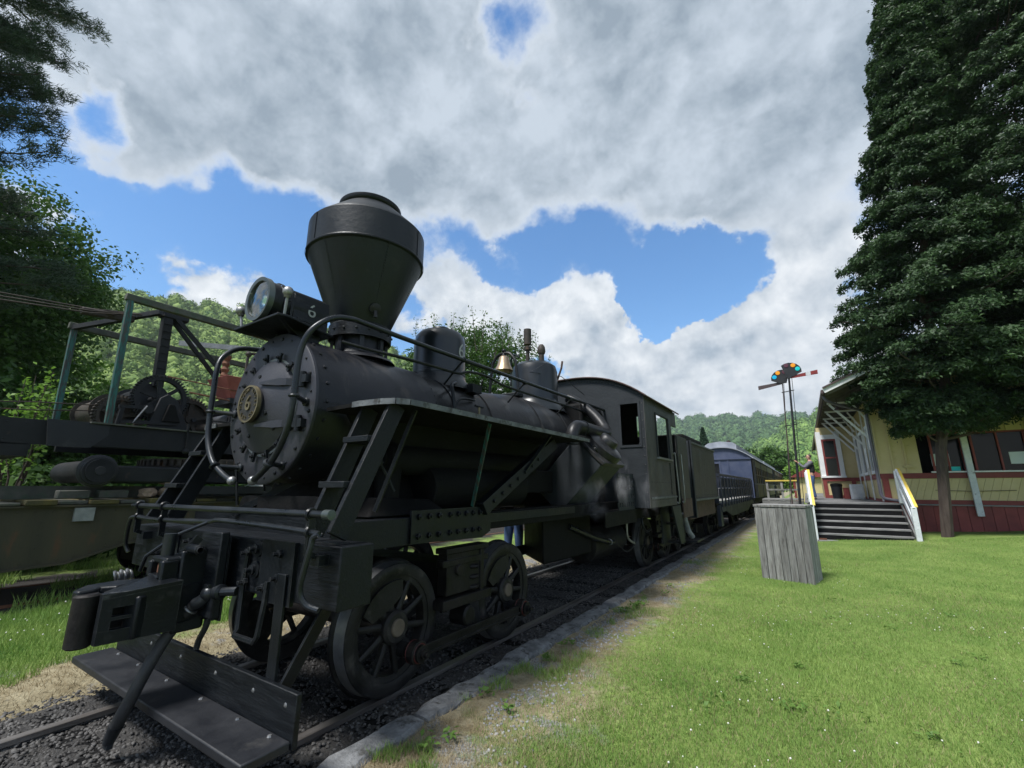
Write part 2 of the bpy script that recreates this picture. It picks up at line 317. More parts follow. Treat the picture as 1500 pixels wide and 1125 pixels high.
M = dict(
 black=pm('black_paint', (.0022, .0034, .005), (.0055, .0075, .010), 2.2, .30, .0, .2, rough2=.55, c3=(.035, .035, .037), s3=6, l3=.60, h3=.78, bscale=30, spec=.28, wear=.07),
 graphite=pm('graphite_paint', (.0062, .0072, .0105), (.0135, .0148, .020), 1.3, .36, .05, .18, rough2=.58, c3=(.058, .051, .047), s3=2.0, l3=.54, h3=.76, bscale=40, stretch=(1, 2.6, 1), spec=.38),
 stack=pm('stack_paint', (.0028, .0048, .0072), (.0075, .0105, .0140), 1.8, .34, .0, .14, rough2=.55, spec=.36, c3=(.036, .037, .040), s3=4, l3=.6, h3=.9, bscale=24),
 dome=pm('dome_paint', (.004, .0065, .009), (.009, .0125, .0165), 2, .30, .0, .05, rough2=.42, bscale=20),
 boiler=pm('boiler_jacket', (.005, .0056, .0072), (.015, .0152, .0165), 1.4, .30, .1, .16, rough2=.52, c3=(.095, .088, .082), s3=2.3, l3=.56, h3=.90, bscale=14, stretch=(1, 1.6, .6), spec=.35),
 soot=pm('sooty_iron', (.004, .004, .0045), (.010, .010, .010), 3, .6, .0, .3, rough2=.8, bscale=20, spec=.12),
 grease=pm('greasy_iron', (.007, .007, .008), (.022, .020, .019), 5, .34, .3, .3, rough2=.65, c3=(.036, .031, .027), s3=9, l3=.55, h3=.8, bscale=24, spec=.2, wear=.06),
 wheel=pm('wheel_iron', (.009, .009, .010), (.026, .025, .025), 4, .42, .2, .25, rough2=.65, c3=(.07, .064, .06), s3=8, l3=.55, h3=.8, bscale=26, spec=.25),
 tyre=pm('tyre_steel', (.13, .135, .14), (.26, .265, .27), 3, .34, .5, .1, rough2=.5, bscale=40),
 steel=pm('worn_steel', (.16, .165, .17), (.30, .30, .30), 5, .35, .8, .15, rough2=.55, bscale=30),
 railtop=pm('rail_steel', (.12, .10, .09), (.26, .25, .24), 2, .35, .7, .15, rough2=.6, stretch=(4, .4, 4), bscale=30),
 pipe=pm('pipe_paint', (.009, .0115, .0145), (.022, .026, .031), 4, .25, .35, .1, rough2=.5, bscale=25),
 beamwood=pm('black_timber', (.0026, .0038, .0056), (.0066, .0086, .0112), 3, .34, 0, .25, rough2=.60, stretch=(1.2, 9, 9), bscale=8, c3=(.05, .052, .056), s3=14, l3=.62, h3=.76, spec=.28, wear=.08),
 edge=pm('worn_board_edge', (.07, .076, .083), (.17, .18, .19), 7, .5, .4, .3, rough2=.7, c3=(.05, .05, .05), s3=16, l3=.52, h3=.62),
 brass=pm('brass', (.12, .10, .06), (.24, .20, .12), 8, .5, .7, .1, rough2=.5),
 bellbrass=pm('bell_brass', (.38, .27, .17), (.46, .35, .25), 5, .38, .85, .05, rough2=.4),
 plateback=pm('plate_dark', (.022, .021, .02), (.045, .042, .038), 14, .6, .4, .2),
 rust=pm('rust', (.10, .038, .02), (.19, .085, .05), 6, .85, .1, .5, c3=(.05, .03, .025), s3=13),
 redpaint=pm('red_paint', (.24, .02, .018), (.16, .02, .02), 8, .55),
 redring=pm('worn_red_ring', (.12, .014, .013), (.03, .012, .012), 14, .5),
 facegrey=pm('smokebox_face_grey', (.020, .021, .029), (.034, .035, .044), 1.6, .42, .1, .12, rough2=.58, c3=(.052, .051, .054), s3=3.5, l3=.58, h3=.9, bscale=40),
 grey6=pm('number_paint', (.36, .37, .36), (.22, .23, .23), 12, .6),
 lamprim=pm('lamp_rim', (.11, .125, .12), (.07, .085, .085), 8, .4, .6),
 reflect=pm('reflector', (.75, .77, .74), None, 5, .12, 1.0),
 cabside=pm('cab_side_paint', (.026, .027, .029), (.060, .058, .056), 2.2, .42, .15, .2, rough2=.62, c3=(.15, .135, .115), s3=3.2, l3=.58, h3=.85, bscale=20, stretch=(1, 1.5, .5)),
 cabfront=pm('cab_front_paint', (.0055, .0085, .0122), (.0135, .0185, .024), 2.5, .55, .0, .2, rough2=.7, bscale=20),
 tender=pm('tender_streaked', (.007, .008, .0085), (.062, .062, .061), 2.4, .45, .1, .2, rough2=.65, lo=.42, hi=.66, c3=(.06, .062, .028), s3=3.0, l3=.55, h3=.75, bscale=18, stretch=(1, 4.5, .55)),
 rustyred=pm('rusty_plate', (.045, .024, .021), (.085, .05, .043), 6, .75, .1, .4, c3=(.05, .035, .03), s3=11),
 window=pm('orange_frame', (.30, .09, .04), (.2, .07, .04), 9, .6),
 opencar=pm('dark_blue_open_car', (.010, .014, .028), (.020, .026, .045), 3, .45, .05, .2, rough2=.6, vary=.15),
 bluecar=pm('blue_car_paint', (.045, .06, .115), (.075, .09, .15), 2, .4, .1, .1, rough2=.55),
 carroof=pm('silver_roof', (.24, .26, .31), (.34, .36, .41), 2, .55, .1, .1, rough2=.7),
 olive=pm('olive_coach', (.055, .048, .030), (.085, .073, .046), 2, .45, 0, .1, rough2=.6, stretch=(1, .6, 1)),
 darkglass=pm('dark_glass', (.008, .009, .010), None, 5, .10, spec=.22),
 charcoal=pm('charcoal_paint', (.007, .0082, .0115), (.015, .0165, .0205), 3, .46, .05, .25, rough2=.65, c3=(.045, .044, .043), s3=5, l3=.58, h3=.8, wear=.06),
 girder=pm('olive_rusty_girder', (.036, .033, .020), (.066, .056, .034), 1.3, .62, .05, .25, rough2=.8, c3=(.11, .048, .026), s3=2.6, l3=.58, h3=.76, bscale=24, stretch=(1, 1.8, .6)),
 craneblk=pm('crane_black', (.007, .008, .010), (.019, .020, .023), 2.6, .5, .05, .3, rough2=.7, spec=.3, wear=.05, c3=(.07, .05, .04), s3=6, l3=.62, h3=.75),
 cranegear=pm('crane_gear', (.026, .021, .017), (.052, .040, .031), 5, .65, .2, .4, c3=(.14, .07, .04), s3=8, l3=.6, h3=.75),
 greenpost=pm('flaking_green_post', (.008, .060, .055), (.02, .12, .105), 6, .6, 0, .4, stretch=(5, 5, .8), c3=(.035, .038, .035), s3=7, l3=.47, h3=.53, bscale=8),
 greytimber=pm('mossy_timber', (.045, .048, .040), (.09, .09, .075), 5, .8, 0, .5, c3=(.04, .07, .04), s3=6, l3=.5, h3=.7),
 greyplank=pm('pale_plank', (.16, .17, .18), (.28, .29, .30), 6, .75, 0, .4),
 moss=pm('mossy_deck', (.055, .05, .022), (.10, .082, .022), 6, .9, 0, .6, c3=(.08, .07, .06), s3=9),
 rock=pm('rock', (.16, .12, .085), (.28, .2, .14), 5, .85, 0, .6),
 redhop=pm('faded_red', (.22, .055, .045), (.30, .09, .075), 4, .7, 0, .3),
 stone=pm('kerb_stone', (.075, .078, .082), (.20, .205, .21), 7, .85, 0, 1.0, c3=(.05, .05, .048), s3=11, l3=.56, h3=.64, bscale=34, vary=.15),
 ballast=pm('ballast', (.022, .021, .021), (.060, .057, .054), 24, .75, 0, 1.0, c3=(.13, .12, .11), s3=70, l3=.60, h3=.70, bscale=70),
 yellow=pm('cream_yellow_paint', (.50, .41, .20), (.57, .48, .26), 1.3, .6, 0, .1, rough2=.7, c3=(.42, .34, .17), s3=4, vary=.05),
 maroon=pm('maroon_paint', (.17, .028, .024), (.23, .042, .036), 3, .6, 0, .15, vary=.12),
 white=pm('white_paint', (.66, .68, .69), (.76, .77, .77), 4, .55, 0, .1),
 wornwhite=pm('worn_white_paint', (.50, .53, .56), (.66, .68, .7), 5, .6, 0, .3, c3=(.2, .19, .18), s3=9, l3=.62, h3=.7),
 yellowrail=pm('yellow_handrail', (.62, .44, .06), (.70, .52, .12), 5, .5),
 soffit=pm('soffit_boards', (.11, .10, .085), (.17, .155, .13), 3, .8, 0, .3, stretch=(1, 6, 1)),
 shingle=pm('dark_shingle', (.045, .04, .042), (.075, .065, .06), 6, .85, 0, .4),
 decking=pm('weathered_decking', (.12, .12, .12), (.23, .225, .22), 3, .8, 0, .5, stretch=(.8, 8, 8), c3=(.07, .07, .07), s3=7, l3=.55, h3=.7, vary=.2),
 greyboard=pm('grey_weathered_board', (.135, .13, .125), (.30, .30, .29), 3.2, .85, 0, .7, stretch=(9, 9, .8), c3=(.06, .055, .05), s3=5, l3=.58, h3=.7, bscale=7, vary=.32),
 gutter=pm('gutter_brown', (.05, .035, .035), (.08, .05, .05), 4, .5),
 downpipe=pm('downpipe_dark', (.09, .085, .11), (.14, .13, .16), 4, .4),
 paper=pm('paper', (.62, .7, .74), None, 5, .7),
 bark=pm('bark', (.045, .034, .027), (.10, .075, .058), 4, .9, 0, .9, stretch=(5, 5, .7), bscale=10),
 cedarbark=pm('cedar_bark', (.045, .030, .025), (.09, .066, .056), 4, .9, 0, .9, stretch=(6, 6, .6), bscale=10),
 cedar=leafmat('cedar_leaf', (.014, .033, .015), (.062, .120, .040), .25),
 pine=leafmat('pine_needle', (.028, .055, .032), (.060, .095, .05), .15),
 broad=leafmat('broad_leaf', (.040, .105, .014), (.095, .195, .03), .35),
 darkbroad=leafmat('dark_broad_leaf', (.028, .075, .014), (.08, .16, .028), .35),
 lime=leafmat('lime_leaf', (.12, .24, .03), (.20, .34, .06), .4),
 hedge=leafmat('hill_leaf', (.055, .115, .03), (.12, .2, .05), .2),
 spruce=leafmat('spruce_leaf', (.02, .05, .03), (.045, .085, .045), .1),
 skin=pm('skin', (.46, .26, .19), None, 5, .5),
 jeans=pm('blue_jeans', (.035, .07, .17), (.06, .11, .23), 12, .8, 0, .2),
 vest=pm('dark_vest', (.02, .02, .024), (.035, .035, .04), 9, .8),
 sleeve=pm('slate_sleeves', (.10, .105, .125), (.14, .145, .17), 8, .8),
 hair=pm('dark_hair', (.05, .04, .035), (.09, .075, .065), 20, .7),
 shoe=pm('dark_shoe', (.03, .025, .022), None, 5, .6),
 hose=pm('hose_rubber', (.018, .019, .021), (.035, .035, .037), 8, .5, 0, .3, rough2=.7),
)
def checked():
    m = bpy.data.materials.new('checked_shirt'); m.use_nodes = True; nt = m.node_tree; b = nt.nodes['Principled BSDF']
    tc = nt.nodes.new('ShaderNodeTexCoord'); ck = nt.nodes.new('ShaderNodeTexChecker'); ck.inputs['Scale'].default_value = 32
    ck.inputs[1].default_value = (.5, .48, .48, 1); ck.inputs[2].default_value = (.03, .03, .045, 1)
    nt.links.new(tc.outputs['Object'], ck.inputs[0]); nt.links.new(ck.outputs[0], b.inputs['Base Color']); b.inputs['Roughness'].default_value = .8
    return m
M['check'] = checked()
def glassmat(name, col, rough=.02, tr=.0):
    m = bpy.data.materials.new(name); m.use_nodes = True; b = m.node_tree.nodes['Principled BSDF']
    b.inputs['Base Color'].default_value = (*col, 1); b.inputs['Roughness'].default_value = rough
    b.inputs['Transmission Weight'].default_value = tr; b.inputs['IOR'].default_value = 1.45
    return m
M['lens'] = glassmat('lens_glass', (.92, .96, .93), .0, 1.0)
for nm, c in (('orange', (.95, .35, .01)), ('cyan', (.0, .45, .75)), ('aqua', (.0, .62, .62)), ('purple', (.10, .03, .05))):
    M['sg_' + nm] = glassmat('signal_glass_' + nm, c, .45, .0)  # opaque; brightness of the sky behind the glass is put into the colour
    b = M['sg_' + nm].node_tree.nodes['Principled BSDF']

# ---------------------------------------------------------------- ground, track, hills
def sstep(a, b, x):
    t = np.clip((np.asarray(x, float) - a) / (b - a), 0, 1); return t * t * (3 - 2 * t)
def gz(x, y):
    x = np.asarray(x, float); y = np.asarray(y, float)
    z = .075 * np.clip(x - 3.6, 0, 6) * sstep(8, 17, y) + .02 * np.sin(x * 1.7 + .5) * np.sin(y * 1.3) * sstep(1.4, 2.5, np.abs(x))
    z = z - .17 * (1 - sstep(1.15, 1.22, np.where(x > 0, x, 0))) * (x > 0) - .17 * (1 - sstep(1.2, 1.7, -x)) * (x <= 0)
    far = sstep(60, 160, np.hypot(x, y)); return z * (1 - far)
def grid_mesh(name, xs, ys, zf, mat):
    X, Y = np.meshgrid(xs, ys); Z = zf(X, Y); n, m = X.shape
    v = np.stack([X, Y, Z], -1).reshape(-1, 3)
    i = np.arange(n * m).reshape(n, m)
    q = np.stack([i[:-1, :-1], i[:-1, 1:], i[1:, 1:], i[1:, :-1]], -1).reshape(-1, 4)
    return np_mesh(name, v, q, mat)
def np_mesh(name, v, f, mat, smooth=True):
    me = bpy.data.meshes.new(name); k = f.shape[1]
    me.vertices.add(len(v)); me.vertices.foreach_set('co', np.ascontiguousarray(v, dtype=np.float32).ravel())
    me.loops.add(f.size); me.loops.foreach_set('vertex_index', np.ascontiguousarray(f, dtype=np.int32).ravel())
    me.polygons.add(len(f)); me.polygons.foreach_set('loop_start', np.arange(0, f.size, k, dtype=np.int32))
    try: me.polygons.foreach_set('loop_total', np.full(len(f), k, dtype=np.int32))
    except Exception: pass
    me.update(calc_edges=True)
    if smooth: me.shade_smooth()
    if mat: me.materials.append(mat)
    return me
def ground_mat():
    m = bpy.data.materials.new('ground_turf'); m.use_nodes = True; nt = m.node_tree; L = nt.links.new; b = nt.nodes['Principled BSDF']
    b.inputs['Roughness'].default_value = .95; b.inputs['Specular IOR Level'].default_value = .15
    tc = nt.nodes.new('ShaderNodeTexCoord'); sp = nt.nodes.new('ShaderNodeSeparateXYZ'); L(tc.outputs['Object'], sp.inputs[0])
    def nz(s_, d_=8):
        n = nt.nodes.new('ShaderNodeTexNoise'); L(tc.outputs['Object'], n.inputs['Vector']); n.inputs['Scale'].default_value = s_
        n.inputs['Detail'].default_value = d_; n.inputs['Roughness'].default_value = .65; return n.outputs['Fac']
    def mr(v, a, bb, c=0., d=1.):
        n = nt.nodes.new('ShaderNodeMapRange'); L(v, n.inputs[0]); n.inputs[1].default_value = a; n.inputs[2].default_value = bb
        n.inputs[3].default_value = c; n.inputs[4].default_value = d; return n.outputs[0]
    def mt(op, a, bb):
        n = nt.nodes.new('ShaderNodeMath'); n.operation = op
        for i, q in enumerate((a, bb)):
            if isinstance(q, float): n.inputs[i].default_value = q
            else: L(q, n.inputs[i])
        return n.outputs[0]
    def mix(f, a, bb):
        n = nt.nodes.new('ShaderNodeMix'); n.data_type = 'RGBA'; L(f, n.inputs[0])
        for i, q in ((6, a), (7, bb)):
            if isinstance(q, tuple): n.inputs[i].default_value = (*q, 1)
            else: L(q, n.inputs[i])
        return n.outputs[2]
    turf = mix(mr(nz(1.3), .4, .62), (.13, .22, .048), (.24, .32, .09))
    turf = mix(mr(nz(26), .35, .7), turf, (.10, .135, .036))
    straw = mix(mr(nz(9), .35, .65), (.20, .165, .10), (.34, .30, .20))
    grav = mix(mr(nz(60), .4, .6), (.13, .13, .13), (.34, .34, .34))
    straw = mix(mr(nz(1.9), .54, .60), straw, grav)
    x = mt('ADD', sp.outputs[0], mr(nz(1.1), .2, .8, -.75, .75)); x = mt('ADD', x, mr(nz(7), .3, .7, -.2, .2))
    dry = mt('MULTIPLY', mr(x, 2.15, 1.7), mr(x, 1.0, 1.05))
    xl = mt('ADD', sp.outputs[0], mr(nz(1.4), .2, .8, -.7, .7))
    dry = mt('MAXIMUM', dry, mt('MULTIPLY', mr(xl, -2.45, -2.0), mr(sp.outputs[0], 0.5, .0)))
    col = mix(dry, turf, straw)
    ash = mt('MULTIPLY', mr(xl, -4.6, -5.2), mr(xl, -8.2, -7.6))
    col = mix(ash, col, (.035, .032, .03))  # shadow over the crane track is put into the ground colour
    L(col, b.inputs['Base Color'])
    bn = nt.nodes.new('ShaderNodeBump'); bn.inputs['Strength'].default_value = .8; bn.inputs['Distance'].default_value = .03
    L(nz(30), bn.inputs['Height']); L(bn.outputs[0], b.inputs['Normal'])
    return m
def axis_pts(segs):
    out = []
    for a, b, n in segs: out += list(np.linspace(a, b, n, endpoint=False))
    out.append(segs[-1][1]); return np.array(out)
gx = axis_pts([(-3000, -300, 8), (-300, -40, 14), (-40, -9, 20), (-9, -2, 36), (-2, 2.6, 110), (2.6, 12, 50), (12, 60, 14), (60, 300, 8), (300, 3000, 8)])
gy = axis_pts([(-3000, -200, 6), (-200, -10, 8), (-10, 0, 12), (0, 20, 110), (20, 60, 40), (60, 300, 14), (300, 4000, 10)])
ground = link('ground', grid_mesh('ground', gx, gy, gz, ground_mat())); tag(ground, kind='structure')
# ballast bed
bx_ = np.linspace(-1.45, 1.2, 90); by_ = axis_pts([(-6, 0, 30), (0, 14, 330), (14, 60, 120)])
def bedz(X, Y):
    rg = np.random.default_rng(3); z = -.052 + .008 * rg.standard_normal(X.shape) * (Y < 14)
    z -= .035 * np.exp(-((np.abs(X) - .60) / .05) ** 2)
    return z - .14 * sstep(1.25, 1.45, -X)
bed = link('track_bed', grid_mesh('track_bed', bx_, by_, bedz, M['ballast'])); tag(bed, kind='structure')
def pebbles(name, pts, rmin, rmax, mat, rg):
    n = len(pts); base = np.array([(1, 0, -.3), (-.5, .87, -.3), (-.5, -.87, -.3), (.35, .6, .5), (-.7, 0, .5), (.35, -.6, .5)], float)
    fs = np.array([(0, 1, 3), (1, 4, 3), (1, 2, 4), (2, 5, 4), (2, 0, 5), (0, 3, 5), (3, 4, 5)])
    s = rg.uniform(rmin, rmax, (n, 1, 1)) * rg.uniform(.65, 1.35, (n, 6, 3)); a = rg.uniform(0, 6.28, n)
    c, d = np.cos(a), np.sin(a); b = base[None] * s
    v = np.stack([b[..., 0] * c[:, None] - b[..., 1] * d[:, None], b[..., 0] * d[:, None] + b[..., 1] * c[:, None], b[..., 2] * .8], -1) + pts[:, None, :]
    f = fs[None] + 6 * np.arange(n)[:, None, None]
    return np_mesh(name, v.reshape(-1, 3), f.reshape(-1, 3), mat, False)
rg = np.random.default_rng(11)
n = 26000; px_ = rg.uniform(-1.4, 1.14, n); py_ = .2 + 13 * rg.random(n) ** 1.7
M['chip'] = leafmat('ballast_chip', (.02, .019, .019), (.13, .125, .12), 0, .7)
chips = link('ballast_chips', pebbles('ballast_chips', np.stack([px_, py_, np.full(n, -.044) + rg.uniform(-.01, .008, n)], -1), .006, .019, M['chip'], rg))
tag(chips, 'dark crushed stone chips between the rails', 'ballast', kind='stuff')
n = 5200; px_ = np.abs(rg.normal(0, .26, n)) + 1.38; py_ = 1.2 + 12 * rg.random(n) ** 1.3
M['palechip'] = leafmat('pale_chip', (.12, .12, .12), (.38, .38, .38), 0, .8)
keep = (np.sin(px_ * 5 + 1.3 * py_) + np.sin(py_ * 2.7)) > .1
px_, py_ = px_[keep], py_[keep]
ch2 = link('gravel_chips', pebbles('gravel_chips', np.stack([px_, py_, gz(px_, py_) + .004], -1), .005, .016, M['palechip'], rg))
tag(ch2, 'pale gravel chips scattered beside the stone kerb', 'gravel', kind='stuff')
# rails
def rail(name, x, y0, y1, label, ztop=0., bright=M['railtop'], curve=None):
    prof = [(-.035, 0), (-.032, .004 - .004), (.035, 0), (.035, -.03), (.012, -.045), (.012, -.1), (.06, -.115), (.06, -.13), (-.06, -.13), (-.06, -.115), (-.012, -.1), (-.012, -.045), (-.035, -.03)]
    b = MB(); b.prism([(x + a, y0, ztop + c) for a, c in prof if not (a == -.032)], (0, y1 - y0, 0))
    o = b.build(name, bright, None, 25, kind='structure'); return o
rail('rail', .7525, -4, 70, ''); rail('rail', -.7525, -4, 70, '')
rail('rail', -5.4, -6, 30, '', .02, M['rust']); rail('rail', -6.9, -6, 30, '', .02, M['rust'])
# sleepers just proud of the ballast
for k in range(26):
    y = .6 + k * .62 + random.uniform(-.05, .05)
    MB().box((-1.2 + random.uniform(-.05, .05), y - .1, -.2), (1.05 + random.uniform(-.04, .04), y + .1, -.056 + random.uniform(0, .012))).build('sleeper', M['soot'], bed, bevel=.01)
# stone kerb, one irregular stone after another
def kerb_stone(y0, y1, sd_):
    rr = random.Random(sd_); n = int((y1 - y0) / .11); rows = []
    for i in range(n):
        t = i / (n - 1); y = y0 + (y1 - y0) * t; e = .012 if i in (0, n - 1) else 0
        w = .10 + .02 * rr.uniform(-1, 1) - e; xc = 1.235 + .007 * rr.uniform(-1, 1) + .01 * math.sin(y * 1.1); zt = .040 + .007 * rr.uniform(-1, 1) + .012 * math.sin(y * 3.1 + sd_) - e * 2
        rows.append([(xc - w, y, -.2), (xc - w - .01 * rr.random(), y, zt - .035 * rr.uniform(.2, 1.2)), (xc - w * rr.uniform(.6, .9), y, zt), (xc + w * .2, y, zt + .006 * rr.uniform(-1, 1)), (xc + w * rr.uniform(.7, .92), y, zt - .006), (xc + w, y, zt - .035 * rr.uniform(.4, 1.3)), (xc + w + .01, y, -.12)])
    b = MB(); m = 7; vs = [p for r_ in rows for p in r_]; fs = []
    for i in range(n - 1):
        for j in range(m - 1):
            a = i * m + j; fs.append((a, a + m, a + m + 1, a + 1))
        fs.append((i * m, i * m + m - 1, (i + 1) * m + m - 1, (i + 1) * m))
    fs.append(tuple(range(m))); fs.append(tuple((n - 1) * m + j for j in reversed(range(m))))
    b.add(vs, fs); return b
kerb = thing('stone_kerb', 'rough grey stone kerb running along the track beside the lawn', 'kerb', (1.2, 3, 0))
y = .2; k = 0
while y < 26:
    ln = random.uniform(1.5, 2.9)
    if not (8.4 < y < 9.9):
        kerb_stone(y, y + ln - .02, k).build('kerb_stone', M['stone'], kerb, 22)
    y += ln; k += 1
# hills: terrain sheet plus a canopy of crowns
ICO = None
def ico():
    global ICO
    if ICO is None:
        bm = bmesh.new(); bmesh.ops.create_icosphere(bm, subdivisions=1, radius=1)
        bm.verts.ensure_lookup_table(); v = np.array([p.co[:] for p in bm.verts]); f = np.array([[q.index for q in p.verts] for p in bm.faces]); bm.free(); ICO = (v, f)
    return ICO
def crowns(name, c, r, mat, rg, tall=1.0):
    v0, f0 = ico(); keep = v0[:, 2] > -2; n = len(c)
    jit = rg.uniform(.72, 1.22, (n, len(v0), 1)); V = v0[None] * jit * r[:, None, None]
    V[..., 2] *= tall; V = V + c[:, None, :]
    F = f0[None] + len(v0) * np.arange(n)[:, None, None]
    return np_mesh(name, V.reshape(-1, 3), F.reshape(-1, 3), mat, False)
def hill(name, az0, az1, dbase, dridge, elev, mat, seed, nblob, rmin, rmax, matb):
    rg = np.random.default_rng(seed)
    def hgt(az, t):                      # az in degrees, t 0..1 base to ridge (and past it)
        e = np.interp(az, [a for a, _ in elev], [b for _, b in elev]); d = dbase + (dridge - dbase) * t
        h = dridge * np.tan(np.radians(e)); tt = np.clip(t, 0, 1.0)
        z = h * (tt ** 1.15) - np.clip(t - 1, 0, 1) * h * .9
        return z + rmax * .8 * (np.sin(az * 1.9 + 3 * t + seed) * .6 + np.sin(az * 4.3 + 5 * t) * .4) * np.clip(t * 3, 0, 1), d
    A = np.linspace(az0, az1, 90); T = np.linspace(0, 1.5, 40); AZ, TT = np.meshgrid(A, T); Z, D = hgt(AZ, TT)
    ar = np.radians(AZ); v = np.stack([3.6 + np.sin(ar) * D, np.cos(ar) * D, Z], -1).reshape(-1, 3)
    n_, m_ = AZ.shape; i = np.arange(n_ * m_).reshape(n_, m_)
    q = np.stack([i[:-1, :-1], i[:-1, 1:], i[1:, 1:], i[1:, :-1]], -1).reshape(-1, 4)
    o = tag(link(name, np_mesh(name, v, q, mat)), kind='structure')
    az = rg.uniform(az0, az1, nblob); t = rg.uniform(.0, 1.04, nblob) ** .8; Z, D = hgt(az, t); ar = np.radians(az)
    r = rg.uniform(rmin, rmax, nblob)
    c = np.stack([3.6 + np.sin(ar) * D, np.cos(ar) * D, Z + r * .25], -1)
    w = tag(link(name + '_woodland', crowns(name, c, r * .86, matb, rg, 1.1)), name.replace('_', ' ') + ' slope covered in woodland', 'woodland', kind='stuff')
    m2 = 34; d = rg.standard_normal((nblob, m2, 3)); d[..., 2] = np.abs(d[..., 2]) * 1.1 - .25; d /= np.linalg.norm(d, axis=2, keepdims=True)
    P = c[:, None, :] + d * r[:, None, None] * rg.uniform(.85, 1.12, (nblob, m2, 1)) * np.array([1, 1, 1.1])
    nr = (d + rg.standard_normal(d.shape) * .55).reshape(-1, 3); nr /= np.linalg.norm(nr, axis=1, keepdims=True); P = P.reshape(-1, 3)
    t = rg.standard_normal(nr.shape); t -= nr * (t * nr).sum(1, keepdims=True); t /= np.linalg.norm(t, axis=1, keepdims=True); b2 = np.cross(nr, t); sz = (np.repeat(r, m2) * rg.uniform(.14, .36, len(P)))[:, None]
    v = np.stack([P - t * sz, P + b2 * sz * .8, P + t * sz], 1).reshape(-1, 3)
    tag(link(name + '_foliage', np_mesh(name, v, np.arange(len(v)).reshape(-1, 3), matb, False)), name.replace('_', ' ') + ' treetop foliage', 'foliage', kind='stuff')
M['hillfloor'] = pm('hill_floor', (.03, .06, .015), (.05, .085, .025), .05, .95)
M['hillA'] = leafmat('hill_canopy_bright', (.045, .10, .016), (.21, .29, .065), 0, .8, .075)
M['hillB'] = leafmat('hill_canopy_far', (.024, .070, .022), (.10, .18, .055), 0, .8, .035)
M['hillC'] = leafmat('hill_canopy_spur', (.055, .13, .022), (.20, .31, .07), 0, .8, .05)
hill('left_hill', -100, -40, 120, 380, [(-100, 16), (-84, 17), (-77.7, 18.6), (-70, 19.0), (-65, 19.6), (-55, 18.5), (-46, 16), (-40, 13)], M['hillfloor'], 4, 5200, 2.2, 4.6, M['hillA'])
hill('far_hill', -42, 8, 420, 1150, [(-42, 10), (-30, 9), (-12.4, 8.0), (-8, 8.05), (-4, 7.8), (0, 7.6), (8, 7.4)], M['hillfloor'], 5, 4200, 5.5, 9.5, M['hillB'])
hill('near_spur', -7.5, 26, 330, 640, [(-7.5, .8), (-5.5, 3.2), (-2.5, 5.2), (0, 6.8), (3.5, 7.75), (8, 8.2), (26, 8.2)], M['hillfloor'], 6, 2200, 4.0, 7.5, M['hillC'])

# ---------------------------------------------------------------- locomotive
LOCO = thing('steam_locomotive', 'black geared steam locomotive with balloon stack, number 6 on its front plate', 'locomotive', (0, 1.7, 0))
BC = 2.175                                             # boiler centre line height
def rivet_ring(b, c, axis, rad, n, r=.013, h=.012, a0=0., a1=2 * math.pi):
    d, s_, u = frame_from(axis)
    for k in range(n):
        a = a0 + (a1 - a0) * k / n; p = Vector(c) + (s_ * math.cos(a) + u * math.sin(a)) * rad
        b.lathe([(r, 0), (r * .85, h * .6), (0, h)], p, axis, 8)
# smokebox and boiler barrel
b = MB(); b.lathe([(.600, 0), (.612, .0), (.612, 1.33), (.598, 1.335), (.598, 1.36)], (0, 1.935, BC), (0, 1, 0), 72); smoke = b.build('smokebox', M['graphite'], LOCO)
b = MB()
for yy in (2.02,):
    for k in range(26):
        a = 2 * math.pi * k / 26; p = Vector((.612 * math.cos(a), yy, BC + .612 * math.sin(a)))
        b.lathe([(.016, 0), (.013, .011), (0, .016)], p, (math.cos(a), 0, math.sin(a)), 8)
for k in range(40):
    a = 2 * math.pi * k / 40; p = Vector((.600 * math.cos(a), 3.285, BC + .600 * math.sin(a)))
    b.lathe([(.010, 0), (.008, .008), (0, .011)], p, (math.cos(a), 0, math.sin(a)), 6)
b.build('rivets', M['graphite'], smoke, kind='stuff')
b = MB(); b.lathe([(.602, 1.02), (.604, 1.0), (.612, 1.0), (.612, 1.05), (.602, 1.05)], (0, 1.935, BC), (0, 1, 0), 72, True)
b = MB(); b.box((.598, 1.99, BC - .008), (.616, 3.26, BC + .006)); b.build('seam_strip', M['graphite'], smoke)
b = MB(); b.lathe([(.585, 0), (.585, 1.05), (.60, 1.25), (.685, 2.0), (.69, 4.1), (.69, 4.4)], (0, 3.28, BC), (0, 1, 0), 72)
boiler = b.build('boiler_barrel', M['boiler'], LOCO)
for yy, rr in ((3.62, .588), (4.30, .590), (5.34, .688), (6.15, .693), (6.95, .693)):
    MB().lathe([(rr, -.03), (rr + .008, -.028), (rr + .008, .028), (rr, .03)], (0, yy, BC), (0, 1, 0), 72).build('boiler_band', M['boiler'], boiler)
# front ring plate
b = MB(); b.lathe([(.40, .02), (.40, .0), (.612, 0), (.625, .008), (.625, .03), (.60, .03)], (0, 1.905, BC), (0, 1, 0), 72)
fr = b.build('smokebox_front', M['facegrey'], LOCO)
b = MB(); rivet_ring(b, (0, 1.907, BC), (0, -1, 0), .575, 12, .017, .02, .15, .15 + 2 * math.pi); rivet_ring(b, (0, 1.907, BC), (0, -1, 0), .575, 12, .011, .014, .41, .41 + 2 * math.pi)
b.build('rivets', M['black'], fr, kind='stuff')
MB().lathe([(.382, .0), (.405, -.004), (.405, .02), (.382, .02)], (0, 1.90, BC), (0, 1, 0), 64, True).build('joint_ring', M['greyplank'], fr)
